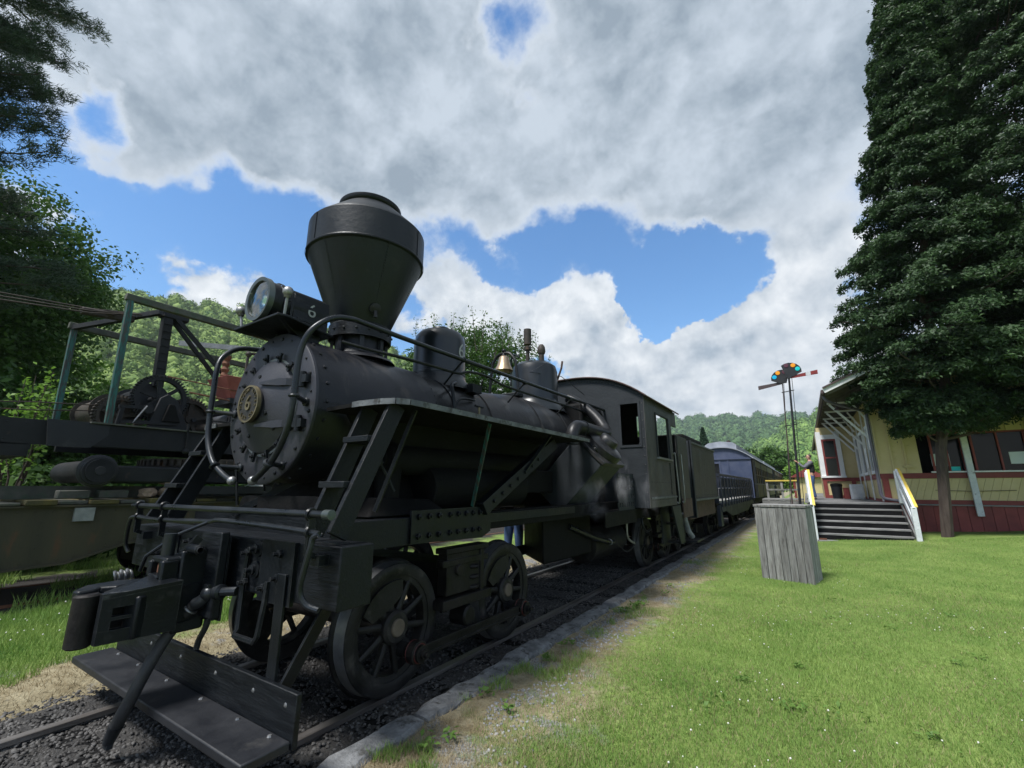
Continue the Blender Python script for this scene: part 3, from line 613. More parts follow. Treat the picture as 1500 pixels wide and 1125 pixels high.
# door: dished
prof = [(0, -.135), (.06, -.133), (.10, -.128), (.16, -.112), (.23, -.088), (.30, -.062), (.35, -.045), (.375, -.033), (.385, -.012), (.385, .01)]
door = MB().lathe(prof, (0, 1.905, BC - .0), (0, 1, 0), 64).build('smokebox_door', M['facegrey'], LOCO)
b = MB()
for x, z in ((-.03, .24), (.20, .17), (.16, -.08), (-.1, -.24), (.22, -.2), (-.2, -.12)):
    r = math.hypot(x, z); t = np.interp(r, [p[0] for p in prof], [p[1] for p in prof]); b.lathe([(.018, 0), (.015, .012), (0, .016)], (x, 1.905 + t, BC + z), (0, -1, 0), 8)
b.build('rivets', M['black'], door, kind='stuff')
for z in (.165, -.175):                               # hinge straps with curved taper
    b = MB(); pts = []
    for i in range(12):
        t = i / 11; x = .06 + .42 * t; r = min(math.hypot(x, z), .40); yy = 1.905 + np.interp(r, [p[0] for p in prof], [p[1] for p in prof]) - .016
        if x > .38: yy = min(yy, 1.882)
        pts.append((x, yy, BC + z * (1 - .05 * t), .008 + .020 * min(1, t * 2.2)))
    for (a, a2) in zip(pts, pts[1:]):
        b.hexa([(a[0], a[1] - .012, a[2] - a[3]), (a2[0], a2[1] - .012, a2[2] - a2[3]), (a2[0], a2[1] + .02, a2[2] - a2[3]), (a[0], a[1] + .02, a[2] - a[3]),
                (a[0], a[1] - .012, a[2] + a[3]), (a2[0], a2[1] - .012, a2[2] + a2[3]), (a2[0], a2[1] + .02, a2[2] + a2[3]), (a[0], a[1] + .02, a[2] + a[3])])
    h = b.build('hinge_strap', M['facegrey'], door)
    MB().cyl((.485, 1.878, BC + z - .06), (.485, 1.878, BC + z + .06), .024, None, 14).box((.44, 1.86, BC + z - .03), (.55, 1.905, BC + z + .03)).build('hinge_pin', M['black'], h)
for k, a in enumerate((100, 72, 45, 128, 150, 205, 232, 258, 284, 308, 332, 178)):
    a = R(a); c = Vector((.40 * math.cos(a), 1.89, BC + .40 * math.sin(a))); rad = Vector((math.cos(a), 0, math.sin(a)))
    b = MB(); b.beam(c - rad * .03 + Vector((0, -.012, 0)), c + rad * .055 + Vector((0, -.012, 0)), .030, .020, (0, 1, 0)); b.cyl(c + rad * .012, c + rad * .012 + Vector((0, -.05, 0)), .009, None, 8)
    b.lathe([(0, -.022), (.017, -.022), (.017, -.038), (0, -.038)], c + rad * .012, (0, 1, 0), 6)
    b.build('door_clamp', M['black'], fr)
# number plate
b = MB(); b.lathe([(0, 0), (.138, 0), (.148, .008), (.148, .03), (0, .03)], (0, 1.742, BC), (0, 1, 0), 40); plate = b.build('number_plate', M['plateback'], LOCO)
b = MB(); b.lathe([(.136, -.008), (.150, -.008), (.150, .02), (.136, .02)], (0, 1.742, BC), (0, 1, 0), 40, True); b.build('plate_rim', M['brass'], plate)
ROTF = Matrix.Rotation(R(90), 4, 'X')
link('plate_number', text_mesh('6', .17, .006, M['brass']), plate, Matrix.Translation((0, 1.738, BC)) @ ROTF)
def ring_text(txt, rad, a_mid, span, flip):
    for i, ch in enumerate(txt):
        if ch == ' ': continue
        a = a_mid + (span * (i / (len(txt) - 1) - .5)) * (1 if flip else -1)
        link('plate_letter', text_mesh(ch, .036, .004, M['brass']), plate, Matrix.Translation((rad * math.cos(a), 1.738, BC + rad * math.sin(a))) @ ROTF @ Matrix.Rotation(a - math.pi / 2 + (math.pi if flip else 0), 4, 'Z'))
ring_text('MEADOW RIVER', .112, R(90), R(200), False); ring_text('LBR CO', .112, R(270), R(90), True)
MB().cyl((0, 1.765, BC), (0, 1.79, BC), .06, None, 16).build('plate_boss', M['black'], plate)
# front handrail loops running back along the boiler to the cab
for s_ in (1, -1):
    loop = [(.17, 1.77, 1.585), (.28, 1.76, 1.63), (.46, 1.745, 1.74), (.585, 1.74, 1.92), (.625, 1.74, 2.12), (.63, 1.74, 2.34), (.645, 1.745, 2.52), (.68, 1.78, 2.66), (.715, 1.87, 2.765), (.73, 1.98, 2.825), (.735, 2.12, 2.85)]
    path = smooth_path([(s_ * x, y, z) for x, y, z in loop], 5)
    back = [(s_ * .735, 2.6, 2.845), (s_ * .735, 3.4, 2.85), (s_ * .735, 4.6, 2.86), (s_ * .735, 6.0, 2.875), (s_ * .735, 7.52, 2.89)]
    h = MB().tube(list(path) + back, .0225, 12).build('handrail', M['pipe'], LOCO)
    MB().ball((s_ * .155, 1.773, 1.58), .036, 14).build('rail_end_ball', M['steel'], h)
    for (x, z) in ((.627, 2.17), (.40, 1.70)):
        MB().torus((s_ * x, 1.742, z), (0, 0, 1) if x > .5 else (.7 * s_, 0, .6), .026, .014, 16, 8).cyl((s_ * x, 1.75, z), (s_ * (x - .09), 1.895, z - .01), .017, .02, 10).lathe([(.034, 0), (.034, .02), (.02, .03)], (s_ * (x - .095), 1.905, z - .01), (0, -1, 0), 14).build('handrail_bracket', M['pipe'], LOCO)
    for yy in (3.5, 4.75, 6.1):
        MB().ball((s_ * .735, yy, 2.852), .032, 10).tube([(s_ * .735, yy, 2.85), (s_ * .60, yy, 2.74), (s_ * .47, yy, 2.62)], .012, 8).build('handrail_stanchion', M['black'], LOCO)
# thinner pipe below the handrail
pth = smooth_path([(.30, 2.32, 2.80), (.42, 2.5, 2.76), (.55, 2.75, 2.73), (.60, 3.2, 2.73), (.615, 3.55, 2.735), (.62, 3.75, 2.79), (.64, 4.05, 2.80), (.66, 4.4, 2.75), (.69, 5.2, 2.74), (.70, 6.2, 2.75), (.72, 7.4, 2.72)], 5)
MB().tube(pth, .016, 8).build('side_pipe', M['black'], LOCO)
# headlight on its shelf
b = MB(); zc = 2.84
b.prism([(-.34, 1.70, zc), (.34, 1.70, zc), (.36, 1.78, zc), (.22, 2.28, zc), (-.22, 2.28, zc), (-.36, 1.78, zc)], (0, 0, .022)); shelf = b.build('headlight_shelf', M['black'], LOCO, bevel=.006)
for s_ in (1, -1):
    MB().prism([(s_ * .30, 1.74, zc), (s_ * .30, 1.77, zc), (s_ * .16, 2.0, 2.775), (s_ * .14, 1.95, 2.775)], (s_ * -.02, 0, 0)).build('shelf_gusset', M['black'], shelf)
    MB().tube([(s_ * .33, 1.76, zc + .02), (s_ * .345, 1.755, zc + .10), (s_ * .36, 1.75, zc + .17)], .011, 8).ball((s_ * .365, 1.748, zc + .205), .042, 14).lathe([(.02, 0), (.028, .01), (.02, .02)], (s_ * .36, 1.75, zc + .155), (0, 0, 1), 12).build('marker_bracket', M['steel'], shelf)
for x in (-.12, .12): MB().box((x - .02, 1.95, 2.74), (x + .02, 2.2, zc)).build('shelf_foot', M['black'], shelf)
hl = MB(); LZ = 3.055
hl.lathe([(.175, .0), (.175, .10), (.178, .10)], (0, 1.72, LZ), (0, 1, 0), 40); hl.lathe([(.172, 0), (.172, .52), (0, .52)], (0, 1.73, LZ), (0, 1, 0), 40)
hl.box((-.165, 1.92, LZ - .185), (.165, 2.25, LZ + .10)); lamp = hl.build('headlight', M['black'], LOCO, bevel=.004)
MB().lathe([(.160, -.012), (.190, -.016), (.192, .03), (.178, .034), (.160, .02)], (0, 1.71, LZ), (0, 1, 0), 48, True).build('lamp_rim', M['lamprim'], lamp)
MB().lathe([(.118, .075), (.105, .11), (.075, .15), (.04, .172), (0, .18)], (0, 1.715, LZ), (0, 1, 0), 40).build('reflector', M['reflect'], lamp)
MB().lathe([(.164, .01), (.158, .06), (.118, .075)], (0, 1.715, LZ), (0, 1, 0), 40).build('lamp_bezel', M['lamprim'], lamp)
MB().lathe([(0, -.014), (.09, -.011), (.162, .0), (.162, .006), (.09, -.005), (0, -.008)], (0, 1.712, LZ), (0, 1, 0), 40).build('lens', M['lens'], lamp)
MB().cyl((0, 1.79, LZ), (0, 1.86, LZ), .03, None, 12).build('bulb', M['paper'], lamp)
MB().lathe([(.179, -.014), (.187, -.012), (.187, .012), (.179, .014)], (0, 1.84, LZ), (0, 1, 0), 40).build('lamp_band', M['black'], lamp)
MB().beam((-.17, 1.93, LZ + .11), (-.17, 2.25, LZ + .11), .02, .02).beam((.168, 1.96, LZ - .12), (.168, 2.22, LZ - .12), .008, .02).beam((.168, 1.90, LZ - .15), (.168, 1.90, LZ + .08), .01, .02, (0, 1, 0)).box((.163, 1.86, LZ), (.18, 1.885, LZ + .02)).build('lamp_trim', M['black'], lamp)
ROTS = Matrix.Rotation(R(90), 4, 'Z') @ Matrix.Rotation(R(90), 4, 'X')
link('painted_number', text_mesh('6', .17, .0015, M['grey6']), lamp, Matrix.Translation((.1695, 2.085, LZ - .02)) @ ROTS)
# balloon stack
SY = 2.735
b = MB(); b.lathe([(.36, 2.735), (.34, 2.76), (.25, 2.80), (.235, 2.84), (.235, 2.99)], (0, SY, 0), (0, 0, 1), 48); stk = b.build('stack_base', M['graphite'], LOCO)
b = MB(); b.lathe([(.29, 2.955), (.306, 2.955), (.306, 3.085), (.292, 3.10), (.27, 3.10)], (0, SY, 0), (0, 0, 1), 56); sr = b.build('stack_collar', M['black'], LOCO)
b = MB()
for k in range(16):
    a = 2 * math.pi * k / 16; b.lathe([(.013, 0), (.011, .01), (0, .014)], (.306 * math.cos(a), SY + .306 * math.sin(a), 3.02), (math.cos(a), math.sin(a), 0), 8)
b.build('rivets', M['black'], sr, kind='stuff')
for k in range(8):
    a = 2 * math.pi * k / 8 + .2; MB().beam((.262 * math.cos(a), SY + .262 * math.sin(a), 2.80), (.262 * math.cos(a), SY + .262 * math.sin(a), 2.955), .04, .03, (math.cos(a), math.sin(a), 0)).build('stack_lug', M['graphite'], stk)
b = MB(); b.lathe([(.283, 3.10), (.578, 3.84)], (0, SY, 0), (0, 0, 1), 72); cone = b.build('stack_cone', M['stack'], LOCO)
b = MB(); b.lathe([(.570, 3.82), (.590, 3.835), (.590, 4.145), (.578, 4.155)], (0, SY, 0), (0, 0, 1), 72); band = b.build('stack_band', M['stack'], LOCO)
b = MB(); b.lathe([(.580, 4.15), (.575, 4.165), (.30, 4.43), (.29, 4.44)], (0, SY, 0), (0, 0, 1), 72); b.build('stack_top_cone', M['stack'], LOCO)
b = MB(); b.lathe([(.285, 4.40), (.315, 4.43), (.325, 4.445), (.325, 4.48), (.30, 4.495), (.26, 4.495), (.25, 4.40)], (0, SY, 0), (0, 0, 1), 56); b.build('stack_cap', M['black'], LOCO)
MB().lathe([(.594, -.012), (.597, -.006), (.597, .006), (.594, .012)], (0, SY, 3.84), (0, 0, 1), 72).build('band_edge', M['black'], band)
b = MB()
for a in (-150, -80, -18, 40, 110, 170):
    a = R(a); d = Vector((math.cos(a), math.sin(a), 0))
    for k in range(30):
        t = k / 29; r = .283 + (.578 - .283) * t; b.lathe([(.007, 0), (0, .007)], Vector((0, SY, 3.12 + .70 * t)) + d * r, d, 6)
b.build('rivets', M['stack'], cone, kind='stuff')
for a in (-95, 20, 140):
    a = R(a); MB().beam((.592 * math.cos(a), SY + .592 * math.sin(a), 3.845), (.592 * math.cos(a), SY + .592 * math.sin(a), 4.14), .05, .006, (math.cos(a), math.sin(a), 0)).build('band_seam', M['stack'], band)
a = R(-18); d = Vector((math.cos(a), math.sin(a), 0)); c = Vector((0, SY, 3.22)) + d * .345
MB().lathe([(.055, 0), (.055, .02), (.02, .03), (0, .03)], c, d + Vector((0, 0, -.4)), 16).beam(c + Vector((0, 0, .05)), c + Vector((0, 0, -.10)) + d * .03, .03, .015).build('cinder_cleanout', M['boiler'], cone)
# sand dome
DY = 3.92
b = MB(); b.lathe([(.42, 2.66), (.40, 2.72), (.335, 2.79), (.318, 2.86), (.316, 3.27), (.300, 3.35), (.255, 3.405), (.16, 3.43), (.11, 3.435)], (0, DY, 0), (0, 0, 1), 56); sdm = b.build('sand_dome', M['dome'], LOCO)
MB().lathe([(.12, 3.43), (.125, 3.45), (.115, 3.475), (.05, 3.485), (0, 3.485)], (0, DY, 0), (0, 0, 1), 32).build('dome_lid', M['black'], sdm)
MB().lathe([(.318, 2.845), (.326, 2.85), (.326, 2.875), (.318, 2.88)], (0, DY, 0), (0, 0, 1), 56).build('dome_bead', M['dome'], sdm)
def wrap_text(body, size, rad, cen, az, zc_, mat, parent):
    me = text_mesh(body, size, .0, mat); bm = bmesh.new(); bm.from_mesh(me); bmesh.ops.subdivide_edges(bm, edges=bm.edges, cuts=2); bm.to_mesh(me); bm.free()
    for v in me.vertices:
        a = az + v.co.x / rad; z = v.co.y; v.co = (cen[0] + rad * math.cos(a), cen[1] + rad * math.sin(a), zc_ + z)
    me.update(); o = link('painted_number', me, parent); s = o.modifiers.new('thick', 'SOLIDIFY'); s.thickness = .002; s.offset = 0; return o
wrap_text('6', .26, .320, (0, DY), R(8), 3.14, M['grey6'], sdm)
b = MB(); b.tube(smooth_path([(.32, DY - .12, 2.72), (.40, DY - .15, 2.70), (.52, DY - .35, 2.62), (.585, DY - .4, 2.5), (.62, DY - .4, 2.3)], 5), .02, 8); b.box((.36, DY + .05, 2.62), (.50, DY + .22, 2.72)); b.build('sand_pipe', M['black'], LOCO)
# bell on its yoke
BY = 5.35
bell = MB().lathe([(.142, 0), (.138, .013), (.101, .09), (.086, .16), (.073, .21), (.043, .235), (0, .24)], (0, BY, 3.25), (0, 0, 1), 36).build('bell', M['bellbrass'], LOCO)
MB().tube(smooth_path([(-.26, BY, 2.86), (-.25, BY, 3.05), (-.22, BY, 3.30), (-.20, BY, 3.40)], 5), .022, 8).tube(smooth_path([(.26, BY, 2.86), (.25, BY, 3.05), (.22, BY, 3.30), (.20, BY, 3.40)], 5), .022, 8).tube(smooth_path([(-.21, BY, 3.38), (-.12, BY, 3.50), (0, BY, 3.53), (.12, BY, 3.50), (.21, BY, 3.38)], 5), .022, 8).ball((0, BY, 3.57), .032, 12).ball((0, BY, 3.49), .04, 10).build('bell_yoke', M['black'], LOCO)
MB().box((-.3, BY - .08, 2.82), (.3, BY + .08, 2.88)).build('bell_stand', M['black'], LOCO, bevel=.01)
MB().tube(smooth_path([(-.1, BY + .35, 3.1), (-.1, BY + .36, 3.5), (.0, BY + .3, 3.58), (.14, BY + .22, 3.5)], 5), .014, 8).build('bell_crank', M['black'], LOCO)
# steam dome, whistle, safety valves
DZ = 6.28
b = MB(); b.lathe([(.52, 2.72), (.48, 2.80), (.40, 2.88), (.385, 2.95), (.385, 3.42), (.36, 3.51), (.29, 3.565), (.12, 3.585), (0, 3.585)], (0, DZ, 0), (0, 0, 1), 56); dm = b.build('steam_dome', M['dome'], LOCO)
MB().cyl((-.12, DZ - .02, 3.58), (-.12, DZ - .02, 3.75), .035).cyl((.14, DZ, 3.58), (.14, DZ, 3.74), .045).lathe([(.06, 3.74), (.07, 3.78), (.06, 3.86), (.035, 3.9), (0, 3.9)], (.14, DZ, 0), (0, 0, 1), 14).build('safety_valve', M['cranegear'], dm)
MB().cyl((-.12, DZ - .02, 3.72), (-.12, DZ - .02, 3.88), .03, None, 12).lathe([(.06, 3.84), (.062, 3.90), (.03, 3.92)], (-.12, DZ - .02, 0), (0, 0, 1), 14).cyl((-.12, DZ - .02, 3.94), (-.12, DZ - .02, 4.22), .066, None, 16).build('whistle', M['cranegear'], dm)
MB().tube([(.34, DZ - .2, 3.50), (.2, DZ - .5, 3.3), (.4, DZ + .2, 3.35), (.5, DZ + .9, 3.15)], .006, 6).build('whistle_cord', M['black'], dm)
MB().tube([(.33, DZ + .2, 3.3), (.40, DZ + .22, 3.5), (.41, DZ + .24, 3.62)], .018, 8).build('vent_pipe', M['rustyred'], dm)
# injector check valve on the boiler flank
b = MB(); b.cyl((.66, 3.55, 2.19), (.66, 3.78, 2.19), .045, None, 14); b.ball((.67, 3.88, 2.20), .06, 12); b.cyl((.68, 3.86, 2.2), (.68, 4.22, 2.19), .034, None, 12); b.cyl((.68, 4.02, 2.19), (.68, 4.10, 2.19), .055, None, 12); b.cyl((.68, 4.18, 2.19), (.68, 4.26, 2.19), .055, None, 12)
b.build('check_valve', M['rust'], LOCO)
MB().cyl((.67, 3.87, 2.2), (.67, 3.87, 2.40), .014, None, 8).cyl((.67, 3.87, 2.28), (.67, 3.87, 2.32), .028, None, 10).build('valve_stem', M['brass'], LOCO)
MB().cyl((.67, 3.80, 2.41), (.67, 3.94, 2.41), .014, None, 8).build('valve_handle', M['black'], LOCO)
MB().tube(smooth_path([(.69, 4.25, 2.19), (.74, 4.6, 2.18), (.78, 4.75, 2.19), (.80, 4.95, 2.24), (.86, 5.2, 2.24), (1.0, 5.9, 2.22)], 5), .022, 8).build('feed_pipe', M['pipe'], LOCO)
MB().tube(smooth_path([(.50, 4.0, 2.52), (.60, 3.6, 2.45), (.61, 3.45, 2.2), (.66, 3.45, 2.13)], 5), .014, 8).build('drain_pipe', M['black'], LOCO)
# running boards, ladders
for s_ in (1, -1):
    pl = [(.66, 1.99), (1.08, 1.965), (1.26, 1.985), (1.365, 2.03), (1.415, 2.11), (1.42, 2.25), (1.42, 5.15), (.66, 5.15)]
    rb = MB().prism([(s_ * x, y, 2.088) for x, y in pl], (0, 0, .028)).build('running_board', M['soot'], LOCO)
    out = [(s_ * x, y) for x, y in [(1.0, 1.968)] + pl[1:7]]
    e = MB()
    for (a, c) in zip(out, out[1:]):
        d = (Vector((c[0], c[1], 0)) - Vector((a[0], a[1], 0))).normalized(); nrm = Vector((d.y, -d.x, 0)) * (.012 * s_)
        A = Vector((a[0], a[1], 2.080)); C_ = Vector((c[0], c[1], 2.080))
        e.hexa([A, C_, C_ + nrm, A + nrm] + [p + Vector((0, 0, .040)) for p in (A, C_, C_ + nrm, A + nrm)])
    e.build('board_edge', M['edge'], rb)
    lad = MB()
    for x in (1.02, 1.30):
        MB().beam((s_ * x, 1.70 + (x < 1.1) * .04, 1.25), (s_ * x, 2.10, 2.09), .035, .13, (0, 1, -.5)).build('ladder_stringer', M['beamwood'], LOCO, bevel=.004)
    for (yy, zz) in ((1.835, 1.535), (1.985, 1.83)):
        MB().box((s_ * 1.035, yy - .105, zz - .008), (s_ * 1.285, yy + .075, zz + .032)).build('ladder_tread', M['beamwood'], LOCO, bevel=.004)
    # struts under the board
    for (p, q) in (((1.34, 3.15, 2.08), (1.0, 3.36, 1.36)), ((1.30, 2.28, 2.08), (.98, 2.24, 1.36)), ((1.36, 4.25, 2.08), (1.2, 3.98, 1.70))):
        MB().beam((s_ * p[0], p[1], p[2]), (s_ * q[0], q[1], q[2]), .035, .012, (0, 1, 0)).build('board_strut', M['greenpost'] if p[1] > 3 and p[1] < 4 else M['black'], LOCO)
    # side sill, gusset plate with bolts, diagonal
    MB().box((s_ * .78, 1.90, 1.09), (s_ * .97, 3.60, 1.30)).build('side_sill', M['beamwood'], LOCO, bevel=.008)
    MB().box((s_ * .80, 3.6, 1.13), (s_ * .955, 7.4 if s_ > 0 else 6.2, 1.30)).build('side_sill', M['soot'], LOCO, bevel=.008)
    gp = MB().prism([(s_ * .972, 2.60, 1.10), (s_ * .972, 3.52, 1.07), (s_ * .972, 3.66, 1.12), (s_ * .972, 3.66, 1.35), (s_ * .972, 2.60, 1.35)], (s_ * .022, 0, 0)).build('gusset_plate', M['black'], LOCO)
    b = MB()
    for yy in (2.68, 2.80, 2.92, 3.06, 3.17, 3.28, 3.38, 3.48):
        for zz in (1.15, 1.30):
            b.lathe([(.026, 0), (.024, .02), (.012, .022), (.011, .035), (0, .035)], (s_ * .994, yy, zz), (s_, 0, 0), 6)
    b.build('bolts', M['black'], gp, kind='stuff')
    MB().box((s_ * .97, 3.62, 1.20), (s_ * .99, 5.6, 1.28)).build('tie_bar', M['black'], LOCO)
    b = MB(); b.beam((s_ * 1.0, 3.50, 1.33), (s_ * 1.12, 4.75, 2.05), .10, .13, (0, 0, 1)); dg_ = b.build('diagonal_brace', M['black'], LOCO, bevel=.006)
    b = MB()
    for k in range(7):
        t = .1 + .1 * k; p = Vector((1.05 + .12 * t, 3.50 + 1.25 * t, 1.33 + .72 * t)); b.lathe([(.02, 0), (.016, .014), (0, .018)], (s_ * (p.x + .005), p.y, p.z), (s_, 0, 0), 8)
    b.build('bolts', M['black'], dg_, kind='stuff')
    # small cylinders tucked under the boiler
    MB().cyl((s_ * .62, 2.62, 1.77), (s_ * .62, 5.0, 1.80), .135, None, 28).build('exhaust_pipe', M['soot'], LOCO)
    MB().prism([(s_ * .70, 2.15, 2.085), (s_ * .70, 5.15, 2.085), (s_ * .66, 5.15, 1.66), (s_ * .66, 2.5, 1.66)], (s_ * -.02, 0, 0)).build('added_shade_plate', M['soot'], LOCO)  # added dark plate, stands in for the deep shade under the running board
    MB().lathe([(0, -.04), (.10, -.04), (.105, -.01), (.16, -.01), (.165, .02), (.165, .06)], (s_ * .62, 2.58, 1.77), (0, 1, 0), 28).build('pipe_flange', M['soot'], LOCO)
    MB().lathe([(0, 0), (.20, 0), (.215, .02), (.215, 1.6), (0, 1.6)], (s_ * .62, 3.05, 1.53), (0, 1, 0), 36).build('air_reservoir', M['soot'], LOCO)
    MB().cyl((s_ * .62, 2.66, 1.40), (s_ * .62, 2.66, 1.74), .10, .12, 18).build('steam_chest', M['soot'], LOCO)
    MB().prism([(s_ * .90, 2.25, 1.31), (s_ * .90, 3.15, 1.31), (s_ * .80, 3.0, 1.43), (s_ * .76, 2.45, 1.45)], (s_ * -.35, 0, 0)).build('saddle_casting', M['soot'], LOCO, bevel=.02)
    MB().cyl((s_ * .88, 2.34, 1.72), (s_ * .62, 2.5, 1.70), .012, None, 8).ball((s_ * .88, 2.34, 1.72), .03, 8).tube([(s_ * .88, 2.34, 1.72), (s_ * .90, 2.42, 1.60), (s_ * .93, 2.46, 1.50)], .012, 8).build('cylinder_cock', M['black'], LOCO)
MB().prism([(-.62, 2.3, 1.30), (.62, 2.3, 1.30), (.42, 2.3, 1.72), (-.42, 2.3, 1.72)], (0, .8, 0)).build('smokebox_saddle', M['soot'], LOCO)
MB().beam((-.25, 1.85, 1.32), (.06, 2.3, 1.65), .05, .05).build('saddle_brace', M['black'], LOCO)
# curved deck plate under the smokebox
b = MB(); b.prism([(-.42, 1.98, 1.37), (.74, 1.98, 1.37), (.70, 1.98, 1.45), (.62, 1.98, 1.465), (-.30, 1.98, 1.465), (-.38, 1.98, 1.45)], (0, .03, 0)); b.build('apron_plate', M['soot'], LOCO)
MB().box((-.98, 1.89, 1.10), (.98, 2.0, 1.36)).build('front_cross_sill', M['beamwood'], LOCO, bevel=.006)
# ---- buffer beam
b = MB(); b.box((-1.52, 1.668, .865), (1.40, 1.90, 1.205)); beam = b.build('buffer_beam', M['beamwood'], LOCO, bevel=.008)
MB().box((.62, 1.652, .84), (.98, 1.667, 1.203)).build('beam_plate', M['black'], beam); MB().box((.98, 1.640, .845), (1.00, 1.667, 1.203)).build('beam_plate_flange', M['black'], beam)
MB().box((1.12, 1.70, 1.206), (1.3, 1.8, 1.213)).build('beam_cap', M['black'], beam)
MB().box((-.85, 1.655, .87), (-.62, 1.667, 1.2)).build('beam_plate', M['black'], beam)
b = MB()
for x, z, r in ((.56, 1.14, .045), (.545, 1.01, .045)):
    b.lathe([(.055, 0), (.052, .012), (.030, .014), (.030, .035), (.016, .037), (.016, .07), (0, .07)], (x, 1.667, z), (0, -1, 0), 18)
for x, z in ((.84, 1.13), (.84, .99), (.46, 1.11), (.47, .93), (.70, .92), (-.7, 1.1), (-.75, .95), (-.95, 1.0), (-.4, 1.13)):
    b.lathe([(.026, 0), (.026, .024), (.013, .026), (.013, .055), (0, .055)], (x, 1.655, z), (0, -1, 0), 6)
b.build('beam_bolts', M['black'], beam, kind='stuff')
b = MB(); b.tube([(.46, 1.645, 1.13), (.46, 1.64, .88), (.50, 1.62, .66), (.515, 1.60, .63), (.74, 1.60, .63), (.755, 1.61, .66), (.74, 1.64, .84), (.74, 1.645, .96)], .017, 6); b.build('stirrup', M['black'], beam)
# pipe rails above the beam
b = MB(); b.tube([(-1.36, 1.56, 1.378), (1.42, 1.56, 1.383)], .021, 12); rl = b.build('push_pole', M['pipe'], LOCO)
MB().lathe([(0, -.01), (.028, -.008), (.028, .05), (.021, .05)], (1.43, 1.56, 1.383), (-1, 0, 0), 16).build('pole_end_cap', M['lamprim'], rl)
MB().tube(smooth_path([(-1.42, 1.60, .98), (-1.44, 1.575, 1.06), (-1.36, 1.55, 1.24), (-1.27, 1.555, 1.285), (-.9, 1.57, 1.275), (0., 1.57, 1.295), (.25, 1.565, 1.31), (1.25, 1.565, 1.285), (1.30, 1.55, 1.25), (1.27, 1.54, 1.10), (1.24, 1.545, .98), (1.27, 1.57, .91), (1.34, 1.60, .885)], 6), .0165, 10).build('uncoupling_lever', M['pipe'], LOCO)
for x in (1.25, -.72, -1.22):
    MB().torus((x, 1.56, 1.38), (1, 0, 0), .028, .012, 14, 6).torus((x, 1.565, 1.285), (1, 0, 0), .026, .012, 14, 6).beam((x, 1.565, 1.16), (x, 1.565, 1.37), .022, .04, (0, 1, 0)).box((x - .05, 1.60, 1.10), (x + .05, 1.668, 1.16)).beam((x, 1.56, 1.17), (x, 1.66, 1.13), .03, .03).build('rail_bracket', M['black'], LOCO)
MB().tube([(.05, 1.57, 1.295), (-.2, 1.48, 1.20), (-.33, 1.36, 1.06), (-.36, 1.35, .96)], .013, 8).build('lift_rod', M['pipe'], LOCO)
b = MB()
for k in range(6): b.torus((-.36 + .012 * k, 1.30 - .02 * k, .945 + .01 * (k % 2)), (.3 * (k % 2), 1, .3), .03, .009, 12, 6)
b.build('lift_chain', M['steel'], LOCO)
# ---- coupler
b = MB(); b.prism([(-.17, 1.66, .66), (.17, 1.66, .66), (.17, 1.66, 1.16), (-.17, 1.66, 1.16)], (0, -.05, 0)); b.box((.05, 1.60, .68), (.30, 1.612, 1.2)); cb = b.build('coupler_plate', M['black'], LOCO)
MB().box((.02, 1.545, .70), (.30, 1.60, 1.235)).build('striker_block', M['beamwood'], LOCO, bevel=.008)
b = MB(); b.box((-.12, 1.32, 1.045), (.11, 1.59, 1.085)); b.box((-.12, 1.30, .945), (.11, 1.45, .98)); b.box((.055, 1.30, .66), (.115, 1.40, 1.07)); b.box((-.12, 1.30, .86), (-.07, 1.36, 1.06)); b.box((.05, 1.40, .62), (.13, 1.58, 1.12)); b.box((-.14, 1.42, .62), (.1, 1.60, .96))
pk = b.build('coupler_pocket', M['black'], LOCO, bevel=.012)
MB().lathe([(0, -.03), (.03, -.03), (.03, .10), (.018, .11), (.018, .03), (0, .03)], (.14, 1.45, 1.13), (1, 0, 0), 14).beam((.08, 1.42, 1.09), (.1, 1.50, 1.20), .05, .05).build('pocket_lug', M['black'], pk)
MB().cyl((-.03, 1.375, .93), (-.03, 1.375, 1.225), .038, None, 18).build('coupler_pin', M['pipe'], pk); MB().cyl((-.03, 1.372, .985), (-.03, 1.372, 1.04), .040, None, 16).build('pin_rust_band', M['rust'], pk)
# head body
b = MB(); zl, zh = .655, .935
b.prism([(-.13, 1.55, zl + .03), (.13, 1.55, zl + .03), (.15, 1.30, zl + .01), (.20, 1.18, zl), (.12, 1.14, zl), (-.02, 1.24, zl), (-.16, 1.28, zl)], (0, 0, zh - zl - .04)); hd = b.build('coupler_head', M['black'], LOCO, bevel=.014)
b = MB()                                              # guard arm with two slots
def arm(z0, z1, t0=0., t1=1.):
    A0 = Vector((.195, 1.40, 0)); A1 = Vector((.165, 1.02, 0)); p = A0.lerp(A1, t0); q = A0.lerp(A1, t1)
    b.hexa([(p.x - .05, p.y, z0), (p.x, p.y, z0), (q.x, q.y, z0), (q.x - .05, q.y, z0), (p.x - .05, p.y, z1), (p.x, p.y, z1), (q.x, q.y, z1), (q.x - .05, q.y, z1)])
arm(.66, .73); arm(.782, .80, .45, .86); arm(.85, .93); arm(.73, .85, 0, .45); arm(.73, .85, .86, 1.)
b.prism([(.20, 1.40, .93), (.165, 1.02, .90), (.03, 1.06, .90), (-.02, 1.30, .955)], (0, 0, .022)); b.build('guard_arm', M['black'], LOCO)
b = MB(); b.lathe([(0, -.16), (.05, -.16), (.062, -.15), (.062, .115), (.05, .125), (0, .125)], (.03, .985, .80), (0, 0, 1), 24); kn = b.build('knuckle', M['grease'], LOCO)
